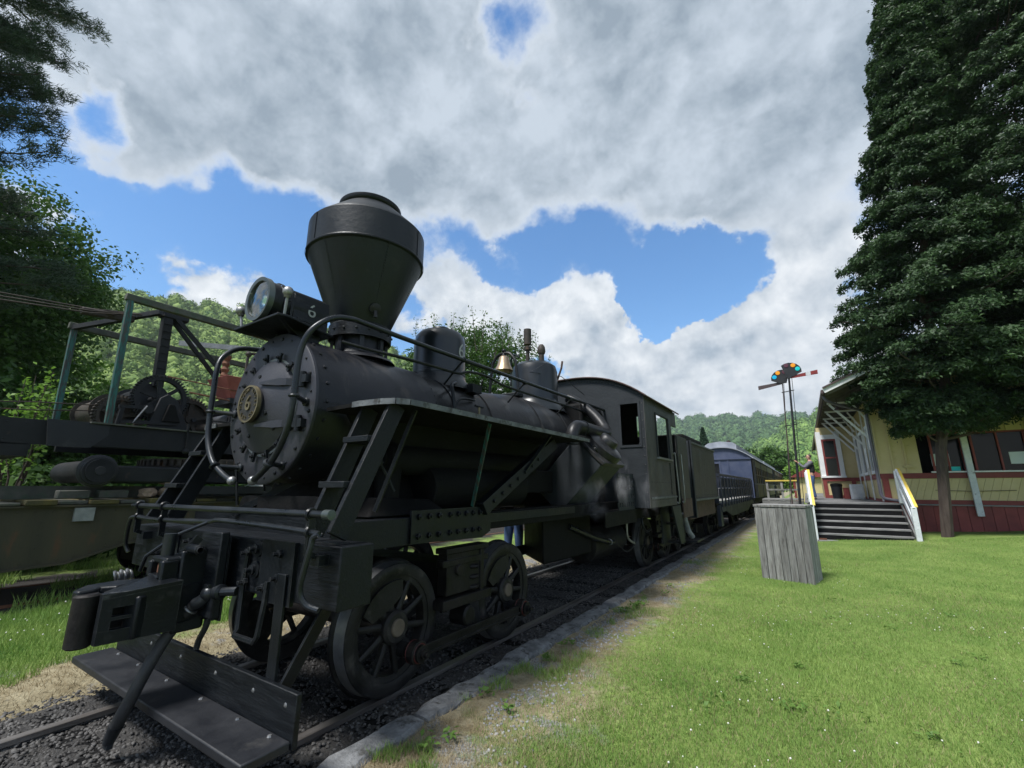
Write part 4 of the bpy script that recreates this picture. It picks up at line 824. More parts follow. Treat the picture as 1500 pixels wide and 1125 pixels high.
MB().prism([(.03, .94, .885), (-.03, .93, .885), (-.17, 1.02, .885), (-.2, 1.18, .885), (-.14, 1.30, .885), (-.03, 1.24, .885), (.02, 1.12, .885), (-.05, 1.06, .885), (.02, 1.03, .885)], (0, 0, .06)).build('knuckle_jaw', M['black'], LOCO, bevel=.012)
MB().prism([(.03, .95, .67), (-.03, .94, .67), (-.16, 1.03, .67), (-.19, 1.18, .67), (-.14, 1.28, .67), (-.03, 1.22, .67), (-.05, 1.06, .67)], (0, 0, .20)).build('knuckle_body', M['black'], LOCO, bevel=.012)
# air hose
b = MB(); b.tube(smooth_path([(.42, 1.63, .87), (.34, 1.59, .865), (.24, 1.56, .85)], 4), .028, 10); b.lathe([(.03, 0), (.048, .01), (.048, .05), (.03, .06)], (.33, 1.585, .862), (-1, -.2, -.05), 14); b.ball((.22, 1.555, .845), .052, 14); b.cyl((.22, 1.555, .85), (.22, 1.555, .905), .03, .036, 10)
b.tube(smooth_path([(.22, 1.555, .84), (.19, 1.53, .80), (.155, 1.508, .78)], 4), .042, 12); cock = b.build('angle_cock', M['pipe'], LOCO)
MB().torus((.135, 1.495, .755), (.06, .045, .085), .038, .008, 18, 6).build('hose_clamp', M['steel'], cock)
MB().tube(smooth_path([(.15, 1.505, .775), (.09, 1.46, .69), (.09, 1.38, .57), (.10, 1.31, .43), (.08, 1.265, .29), (.03, 1.245, .18), (.0, 1.24, .13)], 6), .036, 14).build('air_hose', M['hose'], LOCO)
MB().cyl((.02, 1.243, .16), (-.03, 1.235, .06), .040, .030, 12).box((-.06, 1.22, .03), (.0, 1.25, .07)).build('hose_coupling', M['pipe'], LOCO)
MB().tube(smooth_path([(.16, 1.60, .72), (.12, 1.61, .62), (.03, 1.62, .52), (.0, 1.62, .42)], 5), .02, 8).build('drain_hose', M['hose'], LOCO)
MB().beam((.17, 1.575, .885), (.18, 1.575, .68), .05, .01, (0, 1, 0)).build('hose_hanger', M['black'], cock)
# ---- pilot footboard
MB().box((-1.34, 1.345, .20), (1.215, 1.595, .248)).build('footboard', M['charcoal'], LOCO, bevel=.008)
MB().box((-1.30, 1.60, .20), (1.225, 1.632, .46)).build('footboard_back', M['beamwood'], LOCO, bevel=.005)
for x, zt in ((.90, 1.02), (-1.0, 1.02)):
    MB().box((x - .045, 1.634, .30), (x + .045, 1.652, zt)).build('footboard_hanger', M['black'], LOCO, bevel=.003)
for x in (1.0, -1.1):
    MB().beam((x - .04, 1.66, .36), (x + .1, 1.86, .87), .075, .018, (1, 0, 0)).build('footboard_brace', M['black'], LOCO)
b = MB()
for x in (-1.1, -.7, -.2, .3, .75, 1.08): b.lathe([(.014, 0), (.010, .008), (0, .01)], (x, 1.56, .248), (0, 0, 1), 8).lathe([(.014, 0), (0, .01)], (x + .05, 1.60, .39), (0, -1, 0), 8)
b.build('footboard_bolts', M['steel'], LOCO, kind='stuff')
# ---- wheels
WR = .47
TYRE = MB().lathe([(.375, -.14), (WR + .028, -.14), (WR + .030, -.128), (WR + .022, -.112), (WR + .004, -.104), (WR, -.09), (WR - .006, 0), (WR - .012, .004), (.395, .004), (.375, -.004)], (0, 0, 0), (1, 0, 0), 64, True).mesh('tyre', M['wheel'], 40)
TREAD = MB().lathe([(WR + .006, -.104), (WR + .0025, -.09), (WR - .003, -.002)], (0, 0, 0), (1, 0, 0), 64).mesh('tread', M['tyre'], 60)
RIM = MB().lathe([(.335, -.11), (.376, -.12), (.376, -.012), (.335, -.02)], (0, 0, 0), (1, 0, 0), 64, True).mesh('rim', M['wheel'], 40)
HUB = MB().lathe([(0, -.13), (.10, -.13), (.125, -.11), (.125, .01), (.105, .03), (.068, .03), (.066, .024), (0, .024)], (0, 0, 0), (1, 0, 0), 40).mesh('hub', M['wheel'], 35)
AXE = MB().lathe([(.066, .025), (.064, .04), (.058, .046), (0, .046)], (0, 0, 0), (1, 0, 0), 32).mesh('axle_end', pm('axle_dust', (.085, .068, .05), (.13, .105, .08), 9, .8), 35)
def spoke_mesh():
    b = MB(); sec = []
    for r, w, t in ((.10, .062, .075), (.2, .05, .06), (.345, .046, .055)):
        sec.append([(x, w / 2 * y2, r) for x, y2 in ((-t - .01, -.5), (-t - .01, .5), (-t * .4, 1), (-.012, .45), (-.012, -.45), (-t * .4, -1))])
    for A, B_ in zip(sec, sec[1:]):
        b.add(A + B_, [(i, (i + 1) % 6, (i + 1) % 6 + 6, i + 6) for i in range(6)])
    return b.mesh('spoke', M['wheel'], 60)
SPOKE = spoke_mesh()
def cw_mesh():
    pts = []; n = 14; a0, a1 = R(52), R(128)
    for i in range(n + 1): a = a0 + (a1 - a0) * i / n; pts.append((.34 * math.cos(a), .34 * math.sin(a)))
    pts += [(-.165, .12 + .05), (-.06, .155), (.06, .155), (.165, .12 + .05)]
    return MB().prism([(-.085, p[0], p[1]) for p in pts], (.085, 0, 0)).mesh('counterweight', M['wheel'], 40)
CWM = cw_mesh()
PIN = MB().cyl((-.04, 0, -.2), (.06, 0, -.2), .062, .055, 24).mesh('crank_boss', M['wheel'], 35)
def wheel(parent, side, y, roll, spokes=10, r=WR, pin=True):
    k = r / WR
    base = Matrix.Translation((side * .80, y, r)) @ (Matrix.Identity(4) if side > 0 else Matrix.Rotation(math.pi, 4, 'Z')) @ Matrix.Rotation(roll * side, 4, 'X') @ Matrix.Scale(k, 4)
    w = link('wheel', TYRE, parent, base)
    for nm, me in (('tread', TREAD), ('rim', RIM), ('hub', HUB), ('axle_end', AXE)) + ((('counterweight', CWM), ('crank_boss', PIN)) if pin else ()):
        link(nm, me, w, base.copy())
    for i in range(spokes):
        link('spoke', SPOKE, w, base @ Matrix.Rotation(2 * math.pi * (i + .5) / spokes, 4, 'X'))
    return w
ROLL = math.atan2(.09, .17)
def truck(parent, ys, roll, rod=True, mat=M['grease']):
    for s_ in (1, -1):
        for y in ys: wheel(parent, s_, y, roll if s_ > 0 else roll + 1.57)
        ym = sum(ys) / 2; x = s_ * .86
        if rod:
            oy, oz = .2 * math.sin(roll), -.2 * math.cos(roll)
            p = [(s_ * .955, y + oy, WR + oz) for y in ys]
            b = MB(); d = Vector(p[1]) - Vector(p[0])
            b.beam(Vector(p[0]), Vector(p[1]), .022, .085, (0, 0, 1)); b.beam(Vector(p[0]) + Vector((s_ * .014, 0, .034)), Vector(p[1]) + Vector((s_ * .014, 0, .034)), .02, .02); b.beam(Vector(p[0]) + Vector((s_ * .014, 0, -.034)), Vector(p[1]) + Vector((s_ * .014, 0, -.034)), .02, .02)
            rd = b.build('side_rod', M['grease'], parent, bevel=.003)
            for q in p:
                MB().lathe([(.05, -.05), (.082, -.04), (.085, .03), (.062, .036), (.060, .06), (.034, .062), (.034, .09), (.02, .092), (.02, .115), (0, .118)], q, (s_, 0, 0), 22).build('rod_end', M['grease'], rd)
                MB().torus(Vector(q) + Vector((s_ * .034, 0, 0)), (1, 0, 0), .066, .005, 24, 6).torus(Vector(q) + Vector((s_ * -.042, 0, 0)), (1, 0, 0), .078, .006, 24, 6).build('red_ring', M['redring'], rd)
        # side frame with journal
        b = MB(); b.box((x - .09, ys[0] + .50, .60), (x + .02, ys[1] - .50, .95)); b.box((x - .09, ys[0] + .46, .95), (x + .05, ys[1] - .46, 1.0)); b.box((x - .1, ys[0] + .42, .50), (x + .06, ys[1] - .42, .58))
        b.cyl((x - .08, ym - .12, .80), (x + .05, ym - .12, .80), .05, None, 12); b.box((x - .06, ys[0] + .44, .84), (x + .03, ys[1] - .44, .90)); b.box((x - .06, ym + .20, .5), (x + .035, ym + .26, .95))
        b.build('truck_frame', mat, parent, bevel=.008)
        MB().lathe([(.085, -.1), (.085, .06), (.07, .075), (0, .075)], (x + .0, ym - .0, .40), (s_, 0, 0), 24).build('journal_box', mat, parent)
        for i in range(3):
            MB().torus((x - .02, ym + .12, .62 + .09 * i), (0, 0, 1), .06, .02, 16, 8).build('spring_coil', mat, parent)
        for y in ys: MB().beam((s_ * .60, y + .52 * (1 if y < ym else -1), .34), (s_ * .62, y + .5 * (1 if y < ym else -1), .62), .10, .05).build('brake_shoe', mat, parent)
    for y in ys: MB().cyl((-.7, y, WR), (.7, y, WR), .075, None, 16).build('axle', mat, parent)
    MB().box((-.7, sum(ys) / 2 - .2, .55), (.7, sum(ys) / 2 + .2, .85)).build('truck_bolster', M['soot'], parent)
truck(LOCO, (2.67, 4.215), ROLL)
truck(LOCO, (9.32, 10.75), ROLL + .5)
MB().cyl((0, 4.5, .62), (0, 9.0, .66), .07, None, 16).build('drive_shaft', M['grease'], LOCO)
MB().lathe([(0, 0), (.16, 0), (.24, .12), (.24, .3), (.14, .45), (0, .45)], (0, 4.3, .58), (0, 1, 0), 24).build('gear_case', M['grease'], LOCO)
# dark ash_pan and frame bulk
MB().prism([(-.02, 5.95, .55), (.66, 5.3, .55), (.74, 6.7, .55), (-.30, 6.7, .55)], (0, 0, .72)).build('crank_case', M['soot'], LOCO, bevel=.03)
MB().box((-.66, 4.6, 1.46), (.66, 7.3, 1.75)).build('ash_pan', M['soot'], LOCO, bevel=.02)
MB().lathe([(0, 0), (.22, .0), (.275, .03), (.28, .06), (.28, 1.5), (0, 1.56)], (.38, 7.05, .60), (0, 1, 0), 36).build('main_reservoir', M['wheel'], LOCO)
MB().tube(smooth_path([(.70, 6.0, .98), (.78, 6.6, .80), (.80, 7.25, .66), (.80, 7.45, .64)], 5), .042, 12).build('brake_pipe', M['pipe'], LOCO)
MB().torus((.80, 7.30, .655), (0, 1, 0), .044, .008, 16, 6).build('pipe_clamp', M['greyplank'], LOCO)
MB().tube(smooth_path([(1.05, 6.95, 1.05), (1.05, 7.4, 1.05), (1.05, 7.45, .95), (1.05, 7.48, .72), (1.1, 7.65, .62)], 5), .018, 8).build('grab_pipe', M['steel'], LOCO)
MB().tube(smooth_path([(.85, 7.5, .62), (.8, 8.1, .42), (.8, 8.6, .5), (.8, 8.9, .78)], 6), .012, 8).build('brake_hose', M['hose'], LOCO)
MB().tube(smooth_path([(.95, 8.6, 1.0), (.98, 8.55, .85), (1.0, 8.7, .72), (1.0, 9.0, .75)], 6), .02, 8).build('sand_hose', M['pipe'], LOCO)
# inclined cylinders of the V engine
for s_ in (1, -1):
    ax = Vector((s_ * .7071, 0, .7071)); pp = Vector((s_ * -.7071, 0, .7071)); c0 = Vector((s_ * 1.23, 5.6, 2.03))
    def P_(a, p, y): return c0 + ax * a + pp * p + Vector((0, y, 0))
    MB().hexa([P_(-.95, -.27, 0), P_(-.02, -.27, 0), P_(-.02, -.27, .75), P_(-.95, -.27, .75), P_(-.95, .27, 0), P_(-.02, .27, 0), P_(-.02, .27, .75), P_(-.95, .27, .75)]).build('inclined_cylinder', M['cabfront'], LOCO, bevel=.015)
    MB().hexa([P_(-.03, -.29, -.02), P_(.025, -.29, -.02), P_(.025, -.29, .77), P_(-.03, -.29, .77), P_(-.03, .29, -.02), P_(.025, .29, -.02), P_(.025, .29, .77), P_(-.03, .29, .77)]).build('cylinder_flange', M['boiler'], LOCO, bevel=.01)
    MB().lathe([(.285, .0), (.285, .09), (.27, .105), (.17, .125), (.14, .14), (.135, .20), (.115, .225), (0, .23)], P_(.025, .0, .38), ax, 40).build('cylinder_head', M['boiler'], LOCO)
    cc = P_(.05, -.1, .02); MB().cyl(cc, cc + Vector((0, -.08, .05)), .012, None, 8).torus(cc + Vector((0, -.08, .05)), (0, 1, 0), .03, .008, 12, 6).build('drain_cock', M['black'], LOCO)
    # lagged steam pipe from dome down to the cylinder
    pth = smooth_path([(s_ * .40, 6.75, 3.02), (s_ * .62, 6.72, 2.88), (s_ * .88, 6.70, 2.66), (s_ * 1.08, 6.60, 2.42), (s_ * 1.14, 6.42, 2.33), (s_ * 1.14, 6.1, 2.33), (s_ * 1.14, 5.6, 2.33), (s_ * 1.13, 5.42, 2.32), (s_ * 1.12, 5.33, 2.22), (s_ * 1.12, 5.32, 2.08)], 5)
    MB().tube(pth, .088, 16).build('steam_pipe', M['boiler'], LOCO)
    MB().lathe([(.115, 0), (.115, .03), (.09, .04)], (s_ * 1.12, 5.32, 2.115), (0, 0, 1), 20).build('pipe_flange', M['boiler'], LOCO)
    MB().torus((s_ * 1.14, 5.62, 2.33), (0, 1, 0), .09, .012, 20, 6).build('pipe_band', M['black'], LOCO)
# side ledge & perforated guard
for s_ in (1, -1):
    MB().box((s_ * .98, 6.1, 1.16), (s_ * 1.22, 7.48, 1.185)).box((s_ * 1.20, 6.1, .98), (s_ * 1.22, 7.48, 1.16)).build('side_ledge', M['soot'], LOCO)
    b = MB(); x0, x1 = s_ * 1.19, s_ * 1.205
    nn, mm = 7, 4; y0, y1, z0, z1 = 6.72, 7.47, 1.20, 1.72; dy = (y1 - y0) / nn; dz = (z1 - z0) / mm
    for j in range(mm + 1): b.box((x0, y0, z0 + dz * j - .03), (x1, y1, z0 + dz * j + .03))
    for i in range(nn + 1):
        for j in range(mm): b.box((x0, y0 + dy * i - .025, z0 + dz * j + .03), (x1, y0 + dy * i + .025, z0 + dz * (j + 1) - .03))
    b.build('perforated_guard', M['cabfront'], LOCO)
MB().box((-.7, 6.6, 1.2), (.7, 7.5, 2.9)).build('firebox', M['soot'], LOCO, bevel=.05)
# ---- cab
CX = 1.45; CY0, CY1 = 7.5, 9.35; CZ0, CZ1 = 1.20, 3.085
def arch(x): return 3.52 - .40 * (abs(x) / CX) ** 2.6
def panel(x0, x1, z0, z1, y0, y1): return MB().box((x0, y0, z0), (x1, y1, z1))
for s_ in (1, -1):
    # front wall split round the window opening
    b = MB(); b.box((s_ * .0, CY0, CZ0), (s_ * 1.0, CY0 + .03, 2.2)) ; b.box((s_ * 1.0, CY0, CZ0), (s_ * CX, CY0 + .03, 2.2)); b.box((s_ * .0, CY0, 2.2), (s_ * 1.0, CY0 + .03, 3.0)); b.box((s_ * 1.385, CY0, 2.2), (s_ * CX, CY0 + .03, 3.0))
    xs = [0, .2, .4, .6, .8, 1.0, 1.15, 1.28, 1.38, CX]
    b.prism([(s_ * x, CY0, 3.0) for x in (0, CX)] + [(s_ * x, CY0, arch(x)) for x in reversed(xs)], (0, .03, 0)); cf = b.build('cab_front_wall', M['cabfront'], LOCO)
    f = MB()
    for a, c in (((1.0, 2.2), (1.04, 3.0)), ((1.35, 2.2), (1.39, 3.0)), ((1.0, 2.96), (1.39, 3.0)), ((1.0, 2.2), (1.39, 2.24))): f.box((s_ * a[0], CY0 - (.012 if c[1] - a[1] > .3 else .015), a[1]), (s_ * c[0], CY0 - .001, c[1]))
    f.build('window_frame', M['cabfront'], cf)
    # side wall with window and doorway
    X = s_ * CX; b = MB()
    def side(y0, y1, z0, z1): b.box((X - s_ * .025, y0, z0), (X, y1, z1))
    side(CY0 + .03, 8.2, CZ0, CZ1); side(8.2, 9.05, CZ0, 2.08); side(8.2, 9.05, 2.86, CZ1); side(9.05, CY1, CZ0, CZ1)
    cs = b.build('cab_side', M['cabside'], LOCO)
    f = MB(); f.box((X, 8.16, 2.06), (X + s_ * .02, 8.20, 2.88)); f.box((X, 9.05, 2.06), (X + s_ * .02, 9.09, 2.88)); f.box((X, 8.2, 2.86), (X + s_ * .02, 9.05, 2.88)); f.build('window_frame', M['cabfront'], cs)
    MB().box((X - s_ * .06, 8.19, 2.08), (X - s_ * .027, 8.25, 2.86)).build('sash', M['window'], cs)
    MB().box((X - s_ * .08, 8.12, 2.03), (X + s_ * .05, 9.12, 2.06)).build('arm_rest', M['steel'], cs)
    b = MB()
    for k in range(16): b.lathe([(.011, 0), (0, .009)], (X, 7.56, 1.3 + k * .108), (s_, 0, 0), 6)
    for k in range(16): b.lathe([(.011, 0), (0, .009)], (X, 7.62 + k * .105, 1.62), (s_, 0, 0), 6).lathe([(.011, 0), (0, .009)], (X, 7.62 + k * .105, 2.98), (s_, 0, 0), 6).lathe([(.011, 0), (0, .009)], (X, 7.62 + k * .105, 1.32), (s_, 0, 0), 6)
    for k in range(24):
        x = s_ * (.06 + k * .058); b.lathe([(.012, 0), (0, .01)], (x, CY0, arch(x) - .05), (0, -1, 0), 6)
    for k in range(12): b.lathe([(.011, 0), (0, .009)], (s_ * 1.42, CY0, 1.3 + k * .15), (0, -1, 0), 6)
    b.build('rivets', M['cabside'], cs, kind='stuff')
    MB().box((X, CY0 - .01, CZ0), (X + s_ * .012, CY0 + .05, CZ1)).build('corner_angle', M['cabside'], cs)
    MB().box((X, 7.55, 1.34), (X + s_ * .02, CY1, 1.37)).build('side_moulding', M['edge'], cs)
    MB().box((X, 9.0, 1.4), (X + s_ * .01, 9.03, 2.0)).build('side_strap', M['black'], cs)
    MB().tube(smooth_path([(X, 9.28, 2.18), (X + s_ * .05, 9.29, 2.2), (X + s_ * .05, 9.30, 2.1), (X + s_ * .05, 9.36, 1.3), (X, 9.36, 1.25)], 5), .014, 8).build('grab_iron', M['steel'], LOCO)
    MB().tube(smooth_path([(X, 9.82, 2.18), (X + s_ * .05, 9.82, 2.2), (X + s_ * .05, 9.82, 2.1), (X + s_ * .05, 9.82, 1.3), (X, 9.82, 1.25)], 5), .014, 8).build('grab_iron', M['steel'], LOCO)
    # cab steps
    st = MB(); st.prism([(s_ * 1.42, 8.95, 1.18), (s_ * 1.42, 9.62, 1.18), (s_ * 1.42, 9.80, .45), (s_ * 1.42, 9.45, .45)], (s_ * .03, 0, 0)); st.box((s_ * 1.15, 9.55, .45), (s_ * 1.45, 9.82, .48)); st.box((s_ * 1.15, 9.50, .80), (s_ * 1.45, 9.72, .83)); st.box((s_ * 1.15, 9.2, .46), (s_ * 1.17, 9.8, 1.18)); st.build('cab_step', M['cabfront'], LOCO)
    MB().box((s_ * 1.41, 9.83, 1.22), (s_ * 1.44, 10.72, 2.62)).build('bunker_side', M['tender'], LOCO)
    MB().box((s_ * 1.442, 9.83, .92), (s_ * 1.46, 10.72, 1.30)).build('bunker_skirt', M['rustyred'], LOCO)
    MB().box((s_ * 1.41, 9.352, 2.78), (s_ * 1.445, 9.80, 3.09)).build('door_header', M['cabside'], LOCO)
# roof: thin arched shell
n = 24; b = MB(); rows = []
ya, yb = CY0 - .05, CY1 + .47
top = []; bot = []
for i in range(n + 1):
    x = -CX - .06 + (2 * CX + .12) * i / n; z = 3.52 + .012 - .44 * (abs(x) / (CX + .02)) ** 2.6; top.append((x, z + .025)); bot.append((x, z))
poly = bot + top[::-1]
b.prism([(x, ya, z) for x, z in poly], (0, yb - ya, 0)); rf = b.build('cab_roof', M['cabside'], LOCO)
b = MB(); b.tube([(x, ya - .004, z + .012) for x, z in bot], .016, 6); b.build('roof_rim', M['rustyred'], rf)
for s_ in (1, -1): MB().tube([(s_ * (CX + .065), ya, 3.065), (s_ * (CX + .065), yb, 3.065)], .014, 6).build('roof_drip_edge', M['rustyred'], rf)
b = MB(); b.box((-1.42, CY1 + .40, 1.2), (.62, CY1 + .43, 3.08)); b.prism([(-1.42, CY1 + .40, 3.08), (1.42, CY1 + .40, 3.08)] + [(x, CY1 + .40, arch(x)) for x in (1.40, 1.25, 1.0, .6, .2, -.2, -.6, -1.0, -1.25, -1.40)], (0, .03, 0)); b.build('cab_back_wall', M['soot'], LOCO)
MB().box((-1.40, 8.15, 2.05), (-1.395, 9.1, 2.9)).build('added_window_blank', M['soot'], LOCO)  # added panel over the left window opening, keeps the cab inside dark
MB().box((-1.41, CY0 + .05, 1.18), (1.41, CY1 + .5, 1.22)).build('cab_floor', M['soot'], LOCO)
MB().box((-1.40, 9.8, 1.0), (1.40, 9.83, 2.62)).build('bunker_front', M['soot'], LOCO); MB().box((-1.44, 10.72, 1.0), (1.44, 10.75, 2.62)).build('bunker_back', M['tender'], LOCO)
MB().box((-1.40, 9.84, 2.2), (1.40, 10.71, 2.24)).build('bunker_top', M['soot'], LOCO)
MB().box((-1.0, 7.4, .98), (1.0, 10.9, 1.18)).build('rear_frame', M['soot'], LOCO)
MB().lathe([(0, 0), (.6, 0), (.6, .05), (0, .05)], (0, 7.62, 2.2), (0, 1, 0), 40).build('backhead', M['soot'], LOCO)
for (x, z, r) in ((.2, 2.65, .06), (-.25, 2.7, .07), (.75, 2.45, .05)): MB().lathe([(0, 0), (r, 0), (r, .05), (0, .05)], (x, 7.9, z), (0, 1, 0), 20).build('gauge', M['brass'], LOCO)
MB().box((1.05, 8.0, 2.05), (1.38, 8.5, 2.25)).build('cab_seat', M['soot'], LOCO, bevel=.03)
MB().beam((1.25, 7.75, 2.15), (1.36, 7.62, 2.5), .02, .012).build('throttle_lever', M['steel'], LOCO)

# ---------------------------------------------------------------- tender and cars behind
def simple_wheels(parent, ys, r=.42):
    W_ = MB().lathe([(0, -.12), (r * .8, -.12), (r + .025, -.13), (r + .02, -.1), (r, -.09), (r - .01, 0), (r * .82, .002), (r * .78, -.03), (r * .35, -.02), (r * .3, .02), (0, .02)], (0, 0, 0), (1, 0, 0), 40).mesh('wheel', M['wheel'], 35)
    for s_ in (1, -1):
        for y in ys: link('wheel', W_, parent, Matrix.Translation((s_ * .80, y, r)) @ (Matrix.Identity(4) if s_ > 0 else Matrix.Rotation(math.pi, 4, 'Z')))
    for y in ys: MB().cyl((-.7, y, r), (.7, y, r), .07, None, 12).build('axle', M['soot'], parent)
    for s_ in (1, -1):
        b = MB(); b.box((s_ * .84, ys[0] - .3, .40), (s_ * .92, ys[1] + .3, .48)); b.box((s_ * .84, ys[0] - .1, .62), (s_ * .92, ys[1] + .1, .70)); b.box((s_ * .83, sum(ys) / 2 - .25, .3), (s_ * .94, sum(ys) / 2 + .25, .72))
        b.build('truck_frame', M['soot'], parent, bevel=.01)
        for y in ys: MB().box((s_ * .82, y - .12, .32), (s_ * .98, y + .12, .56)).build('journal_box', M['soot'], parent, bevel=.02)
TEN = thing('tender', 'streaked dark tender tank coupled behind the locomotive cab', 'tender', (0, 12.8, 0))
y0, y1 = 11.15, 14.55
MB().box((-1.42, y0, 1.26), (1.42, y1, 2.60)).build('tank', M['tender'], TEN, bevel=.02)
MB().box((-1.43, y0 - .02, .85), (1.43, y0 + .0, 2.62)).build('front_plate', M['cabfront'], TEN)
MB().box((1.405, y0 - .02, .85), (1.455, y0 + .10, 2.63)).build('corner_post', M['cabfront'], TEN)
MB().box((1.42, y0, 1.22), (1.46, y1 + .02, 1.27)).build('tank_moulding', M['edge'], TEN)
MB().box((1.42, y0, 2.57), (1.45, y1 + .02, 2.61)).build('tank_rim', M['edge'], TEN)
MB().box((-1.3, y0, .80), (1.3, y1 + .1, 1.20)).build('frame', M['rustyred'], TEN)
MB().box((-1.2, y0 + .5, 2.6), (1.2, y1 - .6, 2.85)).build('coal_boards', M['soot'], TEN, bevel=.04)
b = MB()
for k in range(22):
    for z in (1.34, 2.50): b.lathe([(.012, 0), (0, .01)], (1.42, y0 + .15 + k * .15, z), (1, 0, 0), 6)
for k in range(9): b.lathe([(.012, 0), (0, .01)], (1.42, y0 + 1.7, 1.34 + k * .13), (1, 0, 0), 6)
b.build('rivets', M['tender'], TEN, kind='stuff')
simple_wheels(TEN, (11.9, 13.4))
MB().tube(smooth_path([(1.2, 10.95, .95), (1.22, 11.05, .7), (1.25, 11.1, .55), (1.3, 11.2, .42)], 5), .06, 10).build('feed_hose', M['greyplank'], TEN)
MB().box((1.0, 11.2, .30), (1.4, 11.9, .34)).build('foot_step', M['charcoal'], TEN)
# open excursion car
OC = thing('open_car', 'dark blue open excursion car with slatted sides between tender and blue coach', 'railway car', (0, 20, 0))
y0, y1 = 15.1, 24.9
for s_ in (1, -1):
    MB().box((s_ * 1.35, y0, .80), (s_ * 1.42, y1, 1.05)).build('side_sill', M['opencar'], OC)
    MB().prism([(s_ * 1.36, y0 + .9, .82), (s_ * 1.36, y1 - .9, .82), (s_ * 1.36, y1 - 2.4, .58), (s_ * 1.36, y0 + 2.4, .58)], (s_ * .04, 0, 0)).build('truss_plate', M['opencar'], OC)
    MB().box((s_ * 1.34, y0, 1.88), (s_ * 1.43, y1, 1.95)).build('top_rail', M['opencar'], OC)
    for k in range(15):
        y = y0 + .05 + k * (y1 - y0 - .1) / 14
        MB().box((s_ * 1.425, y - .05, .95), (s_ * 1.46, y + .05, 1.90)).build('stake', M['opencar'], OC)
    for z0, z1 in ((1.20, 1.50), (1.53, 1.84)):
        MB().box((s_ * 1.37, y0, z0), (s_ * 1.41, y1, z1)).build('side_board', M['opencar'], OC)
    MB().box((s_ * 1.3, y0 - .2, .40), (s_ * 1.4, y0 + .15, 1.0)).build('end_step', M['opencar'], OC)
for y in (y0, y1): MB().box((-1.36, y - .02, 1.05), (1.36, y + .02, 1.95)).build('end_board', M['opencar'], OC)
MB().box((-1.35, y0, 1.06), (1.35, y1, 1.12)).build('floor', M['greyboard'], OC)
for k in range(8): MB().box((-1.0, y0 + .7 + k * 1.15, 1.12), (1.0, y0 + 1.1 + k * 1.15, 1.5)).build('bench', M['greyboard'], OC)
simple_wheels(OC, (16.4, 18.1)); simple_wheels(OC, (22.0, 23.7))
